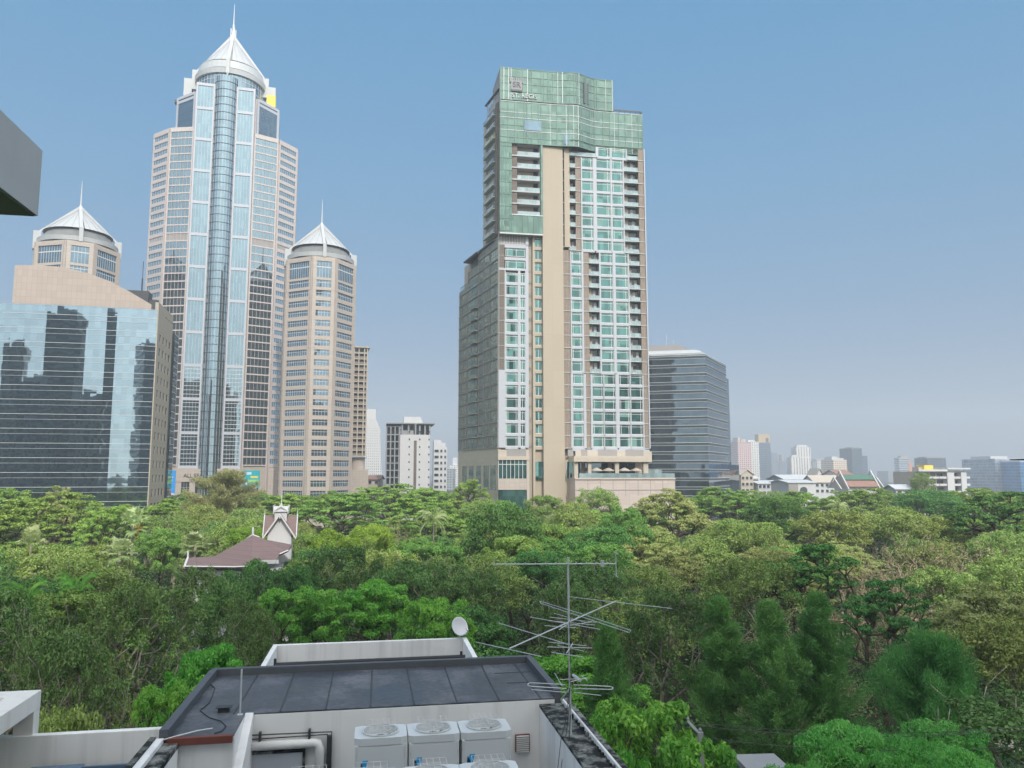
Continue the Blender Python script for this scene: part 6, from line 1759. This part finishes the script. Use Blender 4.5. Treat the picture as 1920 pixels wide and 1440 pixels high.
def mk_fanpalm(kind, mat, seed, Hh=13, Rr=2.4, nf_=34, fruit=True):
    rs = wander(0, seed); vs = []; tn = []
    for i in range(nf_):
        az = rs.uniform(0, 2 * np.pi); el = rs.uniform(-.75, 1.35); L_ = rs.uniform(1.0, 1.5)
        d = np.array([np.cos(az) * np.cos(el), np.sin(az) * np.cos(el), np.sin(el)]); c = np.array([0, 0, Hh - Rr * .8]) + d * L_
        s_ = unit(np.cross(d, [0, 0, 1.0])[None])[0]; w_ = np.cross(s_, d); nb2 = 20
        vs.append(np.array([[0, 0, Hh - Rr * .8], [0, 0, Hh - Rr * .8 + .03], c + [0, 0, .02], c])); tn.append(.2)
        for k in range(nb2):
            a = (k / (nb2 - 1) - .5) * 3.9; dd = d * math.cos(a) + s_ * math.sin(a); bl = rs.uniform(.75, 1.05)
            e = c + dd * bl + np.array([0, 0, -.35 * bl * rs.random() - .08]) + w_ * .1 * abs(math.sin(a)); mid = c + dd * bl * .5
            p_ = unit(np.cross(dd, w_)[None])[0] * .06; vs.append(np.array([c, mid + p_, e, mid - p_])); tn.append(rs.random() * .5 + .5 * (el > 0))
    parts = [(np.concatenate(vs), np.array(tn), 0)]; mats = [mat]
    if fruit:
        m = 240; P = np.array([.5, -.9, Hh - Rr * 1.25]) + rs.normal(size=(m, 3)) * [.3, .3, .5]; a = leaf_arrays(P, unit(rs.normal(size=(m, 3))), .16, .13, rs.random(m)); parts.append((a[0], a[1], 1)); mats.append(LM['fruit'])
    me = leaf_mesh('crown', parts, mats)
    tr = mesh_of(MB().tube([(0, 0, 0), (.1, 0, Hh * .4), (0, 0, Hh - Rr * .75)], .19, 8, 0, .15), 'trunk', BK['pale'])
    proto(kind, 'fan_palm', me, tr, Hh, Rr)
def mk_feather(kind, mat, seed, Hh=13, Rr=3.4, nf_=26, name='coconut_palm'):
    rs = wander(0, seed); vs = []; tn = []; base = np.array([0, 0, Hh - Rr * .45])
    for i in range(nf_):
        az = 2 * np.pi * i / nf_ + rs.normal() * .2; el = rs.uniform(-.1, 1.2); L_ = Rr * rs.uniform(.85, 1.1); t0 = rs.random()
        h = np.array([np.cos(az), np.sin(az), 0]); s_ = np.array([-np.sin(az), np.cos(az), 0])
        prev = None
        for k in range(26):
            t = k / 25; ang = el - 1.7 * t ** 1.4
            if prev is None: p = base.copy()
            else: p = prev + (h * np.cos(ang) + np.array([0, 0, np.sin(ang)])) * L_ / 25
            if prev is not None:
                vs.append(np.array([prev - s_ * .02, prev + s_ * .02, p + s_ * .02, p - s_ * .02])); tn.append(.3)
                w_ = .75 * math.sin(math.pi * (.08 + .9 * t)) + .05
                for sg in (-1, 1):
                    e = p + s_ * sg * w_ * .85 + np.array([0, 0, -.45 * w_]) + h * .2; q = (p + e) / 2 + h * .05
                    vs.append(np.array([p, q + h * .05, e, q - h * .05])); tn.append(t0 * .6 + .4 * rs.random())
            prev = p
    me = leaf_mesh('crown', [(np.concatenate(vs), np.array(tn), 0)], [mat])
    tr = mesh_of(MB().tube([(0, 0, 0), (.5, .1, Hh * .4), (.2, 0, Hh * .7), tuple(base)], .2, 8, 0, .12), 'trunk', BK['pale'])
    proto(kind, name, me, tr, Hh, Rr)

for s_ in range(3): mk_umbrella('rain', LM['rain'], 20 + s_)
mk_umbrella('rainpale', LM['rainpale'], 31, Rr=9, Hh=15, thick=5, cr=(.7, 1.3), size=.34, k=150)
mk_umbrella('rainpale', LM['rainpale'], 32, Rr=9, Hh=15, thick=5, cr=(.7, 1.3), size=.34, k=150)
for s_ in range(3): mk_round('broad', LM['broad'], 40 + s_)
for s_ in range(2): mk_round('dark', LM['dark'], 50 + s_, cr=(.7, 1.3), per=250)
for s_ in range(3): mk_round('olive', LM['olive'], 60 + s_, k=130, cr=(.5, 1.2), per=130, size=.24, flat=.8, irr=.35, shell=.2, twig=90, bark='pale')
for s_ in range(3): mk_round('dusk', LM['dusk'], 65 + s_, k=130, cr=(.4, 1.0), per=130, size=.22, flat=.8, irr=.45, shell=.2, twig=110, bark='pale')
for s_ in range(2): mk_round('lime', LM['lime'], 70 + s_, k=80, cr=(.7, 1.2))
for s_ in range(2): mk_bare('brown', LM['brown'], 80 + s_)
mk_bare('barepale', LM['broad'], 85, bark='pale', per=26, k=120, size=.2)
mk_bare('barepale', LM['olive'], 86, bark='pale', per=34, k=140, size=.2)
for s_ in range(2): mk_umbrella('acacia', LM['dark'], 90 + s_, Rr=5.6, Hh=13, k=95, thick=3.0, per=210, size=.22, cr=(.45, .95), flat=.33, lobes=5)
for s_ in range(3): mk_conifer('conifer', LM['needle'], 100 + s_, point=1.0, n=62000)
mk_conifer('bushconifer', LM['needle'], 105, Rr=4.2, Hh=10, n=80000, point=.55, upf=.5)
mk_conifer('tan', LM['tan'], 108, Rr=7.5, Hh=19, n=46000, point=.42, name='feathery_tree', bark='red', size=(.4, 1.1), upf=.3)
mk_fanpalm('fanpalm', LM['palm'], 110); mk_fanpalm('fanpalm', LM['palm'], 111, fruit=False)
mk_feather('coco', LM['palm'], 115); mk_feather('cocodark', LM['bright'], 116)
# near trees, finer leaves
for s_ in range(2): mk_round('bright', LM['bright'], 120 + s_, Rr=4.6, Hh=12, k=125, per=260, size=.20, cr=(.45, .85), flat=.5, irr=.5)
for s_ in range(2): mk_round('nearleaf', LM['bright'], 125 + s_, Rr=3.2, Hh=12, k=100, per=115, size=.31, cr=(.35, .75), flat=.6, irr=.5, aspect=.5, shell=.3)
for s_ in range(2): mk_round('feathery', LM['feather'], 130 + s_, Rr=4.0, Hh=12, k=120, per=260, size=.19, cr=(.45, .9), flat=.5, irr=.45, aspect=.42, droopy=.45, shell=.65, name='feathery_tree')
mk_round('shrub', LM['olive'], 140, Rr=3.4, Hh=6, k=90, per=200, size=.17, cr=(.4, .8), low=.1, name='flowering_shrub')

KNAME = {}
_ci = [0]
def plant(kind, px, py, Y, hw, label, cat=None, group=None, var=None, base_z=0.0):
    """a tree whose top stands at photo pixel (px, py) at depth Y, hw = half width in photo pixels"""
    lst = PROTO[kind]; v = _ci[0] % len(lst) if var is None else var % len(lst); _ci[0] += 1
    name, crown, trunk, Hh, Rr, ex = lst[v]
    top = atY(px, py, Y); rad = hw * Y / F
    E_ = empty(name, (top.x, Y, base_z), random.uniform(0, 6.28), label, cat or {'fan_palm': 'palm tree', 'coconut_palm': 'palm tree', 'flowering_shrub': 'shrub'}.get(name, 'tree'), group)
    E_.scale = (rad / Rr, rad / Rr, (top.z - base_z) / Hh)
    for nm, me in (('trunk', trunk), ('crown', crown)):
        o = bpy.data.objects.new(nm, me); COL.objects.link(o); o.parent = E_
    PLANTED.append((top.x, Y, rad, top.z)); return E_
PLANTED = []
TREES = [
 ('rain', 88, 926, 150, 118, 'broad bright green rain tree with layered crown below the mirrored glass block'),
 ('rain', 10, 912, 185, 70, 'bright rain tree cut by the left edge, at the foot of the mirrored glass block'),
 ('rainpale', 118, 912, 172, 44, 'wispy pale green tree standing against the mirrored glass block'),
 ('rain', 205, 950, 140, 62, 'green layered tree between the mirrored block corner and the fruiting palm'),
 ('fanpalm', 61, 985, 96, 34, 'fan palm with orange fruit and bare pale trunk at the left', 0),
 ('fanpalm', 252, 950, 122, 34, 'fan palm with a spray of orange flowers below the mirrored block corner', 0),
 ('fanpalm', 226, 1003, 104, 36, 'silvery fan palm in front of the orange flowered palm', 1),
 ('fanpalm', 368, 992, 116, 36, 'pale fan palm directly left of the villa roof', 1),
 ('tan', 424, 878, 182, 82, 'big feathery brownish green tree rising in front of the tallest tower'),
 ('brown', 330, 945, 175, 45, 'dry brownish tree between mirrored block and the big feathery tree'),
 ('broad', 300, 990, 120, 46, 'rounded dark green tree right of the silvery fan palm'),
 ('olive', 330, 965, 150, 42, 'light green scrubby tree left of the big feathery tree'),
 ('lime', 462, 990, 120, 40, 'yellow green bush tree between feathery tree and lookout tower'),
 ('rain', 545, 922, 215, 72, 'layered rain tree behind the lookout tower spire'),
 ('rain', 640, 925, 195, 95, 'widest layered rain tree, right of the lookout tower'),
 ('rain', 720, 908, 240, 80, 'rain tree at the foot of the slim brown apartment tower'),
 ('rain', 800, 912, 235, 66, 'rain tree in front of the grey and cream apartment block'),
 ('rain', 880, 900, 222, 50, 'bright rounded crown at the left foot of the hotel', 0),
 ('rain', 790, 935, 170, 85, 'rain tree crown in the second rank below the grey apartment block'),
 ('lime', 618, 984, 120, 56, 'chartreuse tree just right of the lookout tower'),
 ('brown', 738, 944, 150, 40, 'dry pinkish brown tree in the middle of the green canopy'),
 ('coco', 812, 948, 128, 34, 'coconut palm standing out below the grey apartment block'),
 ('lime', 700, 985, 125, 50, 'low yellow green tree between chartreuse tree and coconut palm'),
 ('dark', 940, 945, 115, 74, 'dense dark green tree below the left foot of the hotel'),
 ('broad', 1022, 930, 185, 42, 'small rounded tree at the foot of the beige hotel pier'),
 ('olive', 905, 930, 175, 50, 'dull green tree in front of the hotel podium glazing'),
 ('olive', 1130, 915, 192, 52, 'greyish green rounded tree before the hotel terrace podium'),
 ('olive', 1075, 940, 150, 56, 'olive tree right below the beige hotel pier'),
 ('rainpale', 1250, 918, 165, 88, 'pale flat-topped tree with dark visible limbs below the terrace podium'),
 ('broad', 1175, 945, 130, 50, 'mid green tree left of the pale flat-topped tree'),
 ('rain', 1370, 914, 225, 75, 'bright layered tree at the foot of the dark glass block'),
 ('dark', 1452, 932, 160, 60, 'dark rounded tree right of the pale flat-topped tree'),
 ('rain', 1500, 922, 240, 62, 'bright green crown below the grey and white shed'),
 ('rain', 1610, 916, 235, 70, 'bright green crown below the green roofed temple hall'),
 ('coco', 1570, 930, 170, 22, 'little palm sticking out of the canopy below the temple'),
 ('dark', 1735, 918, 225, 62, 'dark crown in front of the white balconied condominium'),
 ('olive', 1725, 885, 330, 26, 'tall hazy tree left of the balconied condominium'),
 ('rain', 1840, 914, 235, 75, 'pale green crown right of the balconied condominium'),
 ('acacia', 1868, 922, 140, 92, 'dark flat umbrella tree at the right edge of the canopy'),
 ('olive', 1560, 955, 150, 80, 'olive crown in the middle of the right-hand canopy'),
 ('olive', 1660, 945, 165, 80, 'olive crown below the condominium'),
 ('brown', 1720, 968, 112, 120, 'big bare branched brown tree in the right-hand canopy', 0),
 ('brown', 1830, 985, 118, 90, 'dry brown tree near the right edge above the bright crowns', 1),
 ('brown', 1600, 1000, 105, 70, 'thin brown twiggy tree behind the dark flat acacia'),
 ('acacia', 1512, 1020, 82, 104, 'dark flat acacia with visible forked limbs, middle of right side', 0),
 ('acacia', 1655, 1078, 66, 84, 'dark acacia with leaning brown trunk above the dark conifers', 1),
 ('conifer', 1348, 1112, 58, 78, 'left one of the three dark pointed conifers'),
 ('conifer', 1442, 1124, 56, 80, 'middle one of the three dark pointed conifers, the lowest'),
 ('conifer', 1532, 1106, 58, 80, 'right one of the three dark pointed conifers'),
 ('bushconifer', 1738, 1168, 50, 118, 'wide bushy dark conifer at the lower right'),
 ('conifer', 1140, 1165, 46, 72, 'dark conifer behind the aerial mast'),
 ('nearleaf', 1215, 1312, 35, 95, 'leafy fresh green tree beside the right parapet of the near roof', 0),
 ('nearleaf', 1128, 1330, 33, 60, 'leafy green tree touching the right parapet behind the aerial mast', 1),
 ('nearleaf', 1300, 1392, 29, 85, 'lowest leafy green tree at the bottom edge below the utility pole', 0),
 ('nearleaf', 1180, 1400, 27, 60, 'leafy green crown at the bottom edge beside the parapet corner', 1),
 ('feathery', 1715, 1320, 36, 130, 'tallest domed feathery bright green tree at the bottom right', 0),
 ('feathery', 1585, 1352, 34, 110, 'domed feathery green tree left of the tallest feathery one', 1),
 ('feathery', 1500, 1405, 30, 75, 'low feathery green tree at the bottom edge beside the pale roof', 0),
 ('feathery', 1790, 1400, 31, 90, 'low feathery green tree at the bottom edge right of the tallest', 1),
 ('bright', 560, 1098, 66, 88, 'fresh green tree left of centre behind the white rear parapet'),
 ('bright', 700, 1080, 70, 95, 'fresh green tree at centre behind the white rear parapet'),
 ('bright', 830, 1122, 60, 85, 'fresh green tree behind the satellite dish'),
 ('bright', 405, 1195, 43, 92, 'fresh green tree at the back left corner of the dark roof', 0),
 ('bright', 325, 1275, 38, 80, 'fresh green tree beside the dark roof left edge, lower one', 1),
 ('barepale', 330, 1085, 56, 150, 'grey leafless tree with spreading branches, left middle', 0),
 ('barepale', 235, 1240, 40, 80, 'pale leafless shrub above the parapet wall', 0),
 ('brown', 70, 1130, 52, 110, 'brown twiggy tree at the left edge'),
 ('shrub', 110, 1318, 37, 100, 'low shrub with pale flowers behind the white portal frame'),
 ('dusk', 470, 1122, 60, 62, 'dull green tree between the dark villa trees and the white rear parapet'),
 ('dusk', 250, 1092, 60, 100, 'dull green spreading tree left of the grey leafless tree'),
 ('dusk', 120, 1150, 50, 95, 'dull green tree above the white portal frame, behind grey twigs'),
 ('dusk', 1080, 1085, 66, 90, 'dull green tree behind the top of the aerial mast'),
 ('dusk', 1230, 1105, 62, 85, 'dull green tree right of the aerial mast, left of the conifers'),
 ('cocodark', 50, 1084, 66, 52, 'green palm fronds fanning out at the left edge'),
 ('cocodark', 145, 1072, 68, 44, 'smaller green palm right of the fanning fronds'),
 ('dusk', 18, 1108, 57, 95, 'fuzzy olive tree at the left edge in front of the palm fronds'),
 ('barepale', 190, 1118, 52, 90, 'grey twiggy tree at left, between the palms and the grey leafless one', 1),
 ('barepale', 150, 1205, 43, 85, 'grey leafless tree above the white portal frame', 0),
 ('dusk', 640, 1030, 78, 90, 'dark olive spreading tree right of the villa'),
 ('dusk', 760, 1035, 76, 80, 'dull olive tree left of the dense dark green tree'),
 ('dark', 440, 1088, 70, 75, 'dark green tree in front of the villa, below the dull green one'),
 ('dusk', 535, 1072, 72, 60, 'olive tree below the villa and lookout tower'),
 ('dark', 480, 1050, 84, 66, 'dark spreading tree hiding the foot of the villa'),
 ('dusk', 392, 1057, 78, 66, 'dull green tree below the villa left wing'),
 ('dark', 570, 1058, 74, 55, 'dark leafy tree below the lookout tower'),
 ('dusk', 880, 1050, 74, 75, 'dull olive tree below the dense dark green tree'),
]
for t_ in TREES:
    kind, px, py, Y, hw, lab = t_[:6]; plant(kind, px, py, Y, hw, lab, var=t_[6] if len(t_) > 6 else None)

# the rest of the canopy, every crown its own tree
BANDS = [(0, 150, 'at far left below the mirrored block'), (150, 320, 'below the mirrored block corner'), (320, 480, 'below the tallest tower'), (480, 600, 'below the slimmer cone tower'), (600, 720, 'below the slim brown tower'), (720, 850, 'below the grey apartment block'), (850, 960, 'below the hotel flank'), (960, 1080, 'below the beige hotel pier'), (1080, 1200, 'below the hotel terrace'), (1200, 1320, 'below the dark glass block'), (1320, 1440, 'below the pinkish red tower'), (1440, 1560, 'below the white twin towers'), (1560, 1680, 'below the temple hall'), (1680, 1800, 'below the condominium'), (1800, 1960, 'at the far right edge')]
ROWS = [(0, 925, 'in the farthest rank'), (925, 945, 'in the second rank'), (945, 975, 'in the third rank'), (975, 1020, 'midway down'), (1020, 1080, 'just past the middle'), (1080, 1160, 'in the near canopy'), (1160, 1260, 'low in the near canopy'), (1260, 1500, 'in the nearest rank')]
KD = {'rain': 'layered bright green tree', 'rainpale': 'pale flat-topped tree', 'broad': 'rounded green tree', 'dark': 'dark green tree', 'olive': 'olive green twiggy tree', 'dusk': 'dull green twiggy tree', 'lime': 'yellow green tree', 'brown': 'dry brown tree', 'barepale': 'bare grey tree', 'bright': 'fresh green tree'}
fill = []; HAND = [(t[1], t[2], t[3], t[4]) for t in TREES]
rf = np.random.default_rng(99)
Y = 37.0
while Y < 262:
    half = Y * .72; sp = 6.4 + Y * .030
    x = -half - rf.random() * sp
    while x < half:
        xx = x + rf.normal() * sp * .22; yy = Y + rf.normal() * sp * .25
        px0, _ = proj((xx, yy, 15))
        zt = 12.6 + 3.2 * min(1, max(0, (yy - 40) / 70)) + 1.8 * min(1, max(0, (yy - 140) / 80)) + rf.normal() * .9
        if yy < 60: zt -= 1.5
        u_ = rf.random()
        if yy > 150: kind = 'rain' if u_ < .62 else 'broad' if u_ < .78 else 'olive' if u_ < .97 else 'lime'
        elif px0 > 1150 and yy > 60: kind = 'olive' if u_ < .58 else 'brown' if u_ < .72 else 'broad' if u_ < .86 else 'rainpale'
        elif px0 < 330 and yy > 85: kind = 'rain' if u_ < .4 else 'broad' if u_ < .65 else 'olive' if u_ < .95 else 'lime'
        elif yy > 85: kind = 'broad' if u_ < .45 else 'olive' if u_ < .75 else 'dark' if u_ < .92 else 'rain'
        elif px0 > 1150: kind = 'dusk' if u_ < .35 else 'olive' if u_ < .5 else 'broad' if u_ < .7 else 'dark' if u_ < .88 else 'brown'
        elif px0 > 450: kind = 'dusk' if u_ < .35 else 'dark' if u_ < .6 else 'broad' if u_ < .8 else 'bright'
        else: kind = 'dusk' if u_ < .5 else 'brown' if u_ < .66 else 'dark' if u_ < .85 else 'broad'
        rad = {'rain': 8.2, 'rainpale': 7, 'broad': 5.2, 'dark': 5.0, 'olive': 5.4, 'dusk': 5.4, 'lime': 4.4, 'brown': 5.6, 'bright': 4.4, 'barepale': 5}[kind] * rf.uniform(.85, 1.15)
        ok = all((xx - a) ** 2 + (yy - b) ** 2 > (.62 * min(rad + r_, 14)) ** 2 for a, b, r_, z_ in PLANTED)
        px, py = proj((xx, yy, zt))
        if 325 < px < 575 and 62 < yy < 112: ok = ok and (yy < 88); zt = min(zt, atY(px, 1072 if px < 480 else 1045, yy).z); 
        lim = 903 if yy > 150 else 914
        if py < lim: zt = atY(px, lim + rf.random() * 8, yy).z
        if 1290 < px < 1600 and yy < 62: ok = False
        if 1600 < px < 1860 and yy < 58: ok = False
        if yy < 52 and 260 < px < 1130: ok = ok and px < 300
        px, py = proj((xx, yy, zt)); hwf = rad * F / yy
        for (hx, hy, hY, hh) in HAND:                   # do not stand in front of the hand-placed trees
            if yy < hY - 1 and abs(px - hx) < hwf * .7 + hh * .45 and py < hy + hh * .75:
                zt = min(zt, atY(px, hy + hh * .8, yy).z); py = proj((xx, yy, zt))[1]
        if zt < 5.5: ok = False
        # keep clear of building feet
        if yy > 205 and px < 330: ok = False
        if yy > 195 and 855 < px < 1290: ok = False
        if ok:
            px, py = proj((xx, yy, zt)); PLANTED.append((xx, yy, rad, zt))
            fill.append((kind, px, py, yy, rad * F / yy))
        x += sp * rf.uniform(.85, 1.15)
    Y += sp * .8
lab = {}
for f_ in fill:
    b_ = next((t for a, c, t in BANDS if a <= f_[1] < c), BANDS[0][2] if f_[1] < 0 else BANDS[-1][2]); r_ = next(t for a, c, t in ROWS if a <= f_[2] < c)
    lab.setdefault((f_[0], b_, r_), []).append(f_)
for (k_, b_, r_), fs in lab.items():
    fs.sort(key=lambda q: q[1])
    for i, f_ in enumerate(fs):
        pre = '' if len(fs) == 1 else ('left ' if i == 0 else 'right ' if i == len(fs) - 1 else ['', 'second ', 'third ', 'fourth ', 'fifth '][min(i, 4)])
        plant(*f_, (pre + KD[k_] + ' ' + r_ + ' ' + b_), group='trees of the park canopy')
# ================================================================ ground, haze, light, camera
def ground():
    t = NT('park ground'); o = t.obj(); n1 = t.noise(.06, 6, o); n2 = t.noise(1.2, 5, o)
    f = t.math('ADD', t.math('MULTIPLY', n1.outputs[0], .6), t.math('MULTIPLY', n2.outputs[0], .4))
    c = t.ramp(f, [(.35, lin(34,40,26)), (.5, lin(50,58,34)), (.65, lin(78,74,56))])
    t.bsdf(c, .95, 0, .1, t.bump(n2.outputs[0], .5, .1))
    mb = MB(); mb.face([(-5000, -3000, 0), (5000, -3000, 0), (5000, 7000, 0), (-5000, 7000, 0)]); g = mb.build('ground', t.mat); tag(g, kind='structure')
ground()
# undergrowth carpeting the park under the crowns
n = 150000
yy = 24 + 226 * rng.random(n) ** .7; xx = (rng.random(n) * 2 - 1) * yy * .74; zz = rng.random(n) ** 1.3 * 4.5 * (.5 + .5 * np.sin(xx * .9 + 1.3 * np.sin(yy * .7)) ** 2) + .1
ok_ = ~((yy < 36) & (np.abs(xx + 2) < 9)); C_ = np.stack([xx, yy, zz], 1)[ok_]
N_ = unit(rng.normal(size=(len(C_), 3)) * .6 + np.array([0, 0, 1.0])); s_ = rng.uniform(.22, .5, len(C_))
a_ = leaf_arrays(C_, N_, s_, s_ * .6, rng.random(len(C_)))
o_ = bpy.data.objects.new('undergrowth', leaf_mesh('undergrowth', [(a_[0], a_[1], 0)], [LM['dark']])); COL.objects.link(o_)
tag(o_, 'dark green undergrowth on the ground between the park trees', 'undergrowth', kind='stuff')

# towers out of view, mirrored in the glass; the broad slab is added for shade
def rear_tower(x, y, w, d, h, deg, mat, label, steps=()):
    T = empty('mirrored_tower', (x, y, 0), R(deg), label, 'tower', 'towers seen as reflections')
    mb = MB(); mb.box(-w / 2, w / 2, -d / 2, d / 2, 0, h); mb.build('wall', mat, T)
    mb = MB(); z = h
    for (f, hh) in steps: mb.box(-w / 2 * f, w / 2 * f, -d / 2 * f, d / 2 * f, z + .01, z + hh); z += hh
    if not steps: mb.box(-w / 2 * .5, w / 2 * .5, -d / 2 * .5, d / 2 * .5, z + .01, z + 5)
    mb.build('roof', M['grey_band'], T)
G_mir1 = gw('dark banded tower wall', lin(92,92,88), lin(46,56,66), 60, 3.7, .99, .6)
G_slab = gw('dark slab tower wall', lin(84,92,100), lin(40,50,60), 5, 3.7, .8, .62)
G_mir2 = gw('grey brown tower wall', lin(120,112,100), lin(60,66,70), 4.5, 3.6, .55, .6)
for i, (x, y, w, d, h, deg, mt, lb) in enumerate((
    (-150, -95, 30, 26, 118, 8, G_mir1, 'dark banded tower seen mirrored in the left glass block, broadest'),
    (-200, -140, 20, 24, 104, 0, G_mir2, 'grey brown tower seen mirrored in the left glass block'),
    (-262, -60, 26, 24, 92, 5, G_mir2, 'narrow tower seen mirrored at the left end of the glass block'),
    (-100, -150, 22, 26, 128, -6, G_mir1, 'dark tower seen mirrored right of centre in the left glass block'),
    (-118, -40, 36, 22, 62, 4, G_mir2, 'mid-rise brown block mirrored in the right half of the left glass block'),
    (-165, -62, 30, 22, 72, -5, G_slab, 'mid-rise dark block mirrored in the middle of the left glass block'),
    (-216, -30, 34, 22, 58, 6, G_mir2, 'lower brown block mirrored in the left half of the left glass block'),
    (-280, -110, 40, 22, 80, 0, G_slab, 'dark block mirrored at the far left of the left glass block'),
    (128, -120, 40, 26, 86, 10, G_mir2, 'wide brown block seen mirrored in the dark glass block'),
    (-8, -150, 30, 24, 112, 0, G_slab, 'dark tower mirrored at the right end of the left glass block'),
    (196, -60, 28, 26, 96, 0, G_mir1, 'dark block seen mirrored in the right glass block'),
    (260, -20, 34, 30, 70, 0, G_mir2, 'lower block seen mirrored in the right glass block'),
    (70, -118, 96, 20, 208, 8, G_slab, 'broad tall slab on the viewing side, shading the near trees'))):  # last one is added only to keep the sun off the near trees
    rear_tower(x, y, w, d, h, deg, mt, lb)

SUN_EL, SUN_AZ = SUN                                     # azimuth: direction the light comes from, measured from -Y towards +X
sd = Vector((math.sin(R(SUN_AZ)) * math.cos(R(SUN_EL)), -math.cos(R(SUN_AZ)) * math.cos(R(SUN_EL)), math.sin(R(SUN_EL))))
L_ = bpy.data.lights.new('sun', 'SUN'); L_.energy = SUN_E; L_.angle = R(.53); L_.color = (1, .95, .87)
so = bpy.data.objects.new('sun', L_); COL.objects.link(so); so.rotation_euler = sd.to_track_quat('Z', 'Y').to_euler(); so.location = (0, -50, 200)
w = bpy.data.worlds.new('World'); scene.world = w; w.use_nodes = True; nt = w.node_tree; nt.nodes.clear()
sky = nt.nodes.new('ShaderNodeTexSky'); sky.sky_type = 'NISHITA'; sky.sun_disc = False
sky.sun_elevation = R(SUN_EL); sky.sun_rotation = math.atan2(sd.x, sd.y)
sky.altitude = 0; sky.air_density = AIR; sky.dust_density = DUST; sky.ozone_density = OZONE
tc = nt.nodes.new('ShaderNodeTexCoord'); sx = nt.nodes.new('ShaderNodeSeparateXYZ'); nt.links.new(tc.outputs['Generated'], sx.inputs[0])
rp = nt.nodes.new('ShaderNodeValToRGB'); nt.links.new(sx.outputs[2], rp.inputs[0]); e = rp.color_ramp.elements   # summer haze: pale towards the horizon
while len(e) < len(SKY_RAMP): e.new(.5)
for i, (p_, c_) in enumerate(SKY_RAMP): e[i].position = p_; e[i].color = (*c_, 1)
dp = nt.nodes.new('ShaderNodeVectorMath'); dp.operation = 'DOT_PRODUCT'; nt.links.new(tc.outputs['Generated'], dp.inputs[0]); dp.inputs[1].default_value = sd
def mth(op, a, b):
    x = nt.nodes.new('ShaderNodeMath'); x.operation = op
    for i, v in enumerate((a, b)):
        if isinstance(v, bpy.types.NodeSocket): nt.links.new(v, x.inputs[i])
        else: x.inputs[i].default_value = v
    return x.outputs[0]
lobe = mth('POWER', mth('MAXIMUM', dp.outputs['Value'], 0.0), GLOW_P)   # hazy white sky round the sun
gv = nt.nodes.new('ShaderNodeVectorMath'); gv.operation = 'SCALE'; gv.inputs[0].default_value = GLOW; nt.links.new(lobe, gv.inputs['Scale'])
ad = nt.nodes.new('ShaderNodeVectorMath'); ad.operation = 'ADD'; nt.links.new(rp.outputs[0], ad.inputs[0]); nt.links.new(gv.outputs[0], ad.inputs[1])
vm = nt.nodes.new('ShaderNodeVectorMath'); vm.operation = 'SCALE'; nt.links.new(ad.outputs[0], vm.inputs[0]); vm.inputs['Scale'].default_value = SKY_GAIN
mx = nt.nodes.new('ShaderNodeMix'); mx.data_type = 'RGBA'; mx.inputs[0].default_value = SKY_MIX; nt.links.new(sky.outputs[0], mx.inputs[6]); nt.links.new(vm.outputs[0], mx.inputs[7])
bg = nt.nodes.new('ShaderNodeBackground'); bg.inputs[1].default_value = SKY_E
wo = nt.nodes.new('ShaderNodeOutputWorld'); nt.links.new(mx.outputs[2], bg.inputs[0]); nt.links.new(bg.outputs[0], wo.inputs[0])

if HAZE > 0:
    mb = MB(); mb.box(-2600, 2600, -420, 3000, -1.0, 262)
    hz = NT('pale city haze'); v = hz.n('ShaderNodeVolumePrincipled'); v.inputs['Color'].default_value = HAZE_COL; v.inputs['Density'].default_value = HAZE; v.inputs['Anisotropy'].default_value = HAZE_G
    hz.l(v.outputs[0], hz.out.inputs['Volume']); o = mb.build('haze', hz.mat); tag(o, kind='stuff')

cam = bpy.data.cameras.new('camera'); co = bpy.data.objects.new('camera', cam); COL.objects.link(co)
cam.sensor_width = 36; cam.sensor_fit = 'HORIZONTAL'; cam.lens = 36 * F / 1920; cam.clip_start = .1; cam.clip_end = 9000
co.location = (0, 0, H); co.rotation_euler = (math.pi / 2 + PITCH, 0, 0); scene.camera = co
scene.view_settings.view_transform = 'Standard'; scene.view_settings.look = 'None'; scene.view_settings.exposure = EXPO; scene.view_settings.gamma = 1
c = scene.cycles; c.max_bounces = 6; c.diffuse_bounces = 3; c.glossy_bounces = 3; c.transmission_bounces = 4; c.volume_bounces = 0; c.transparent_max_bounces = 4
c.use_denoising = True; c.use_adaptive_sampling = True; c.adaptive_threshold = .015
c.caustics_reflective = False; c.caustics_refractive = False; c.sample_clamp_indirect = 6
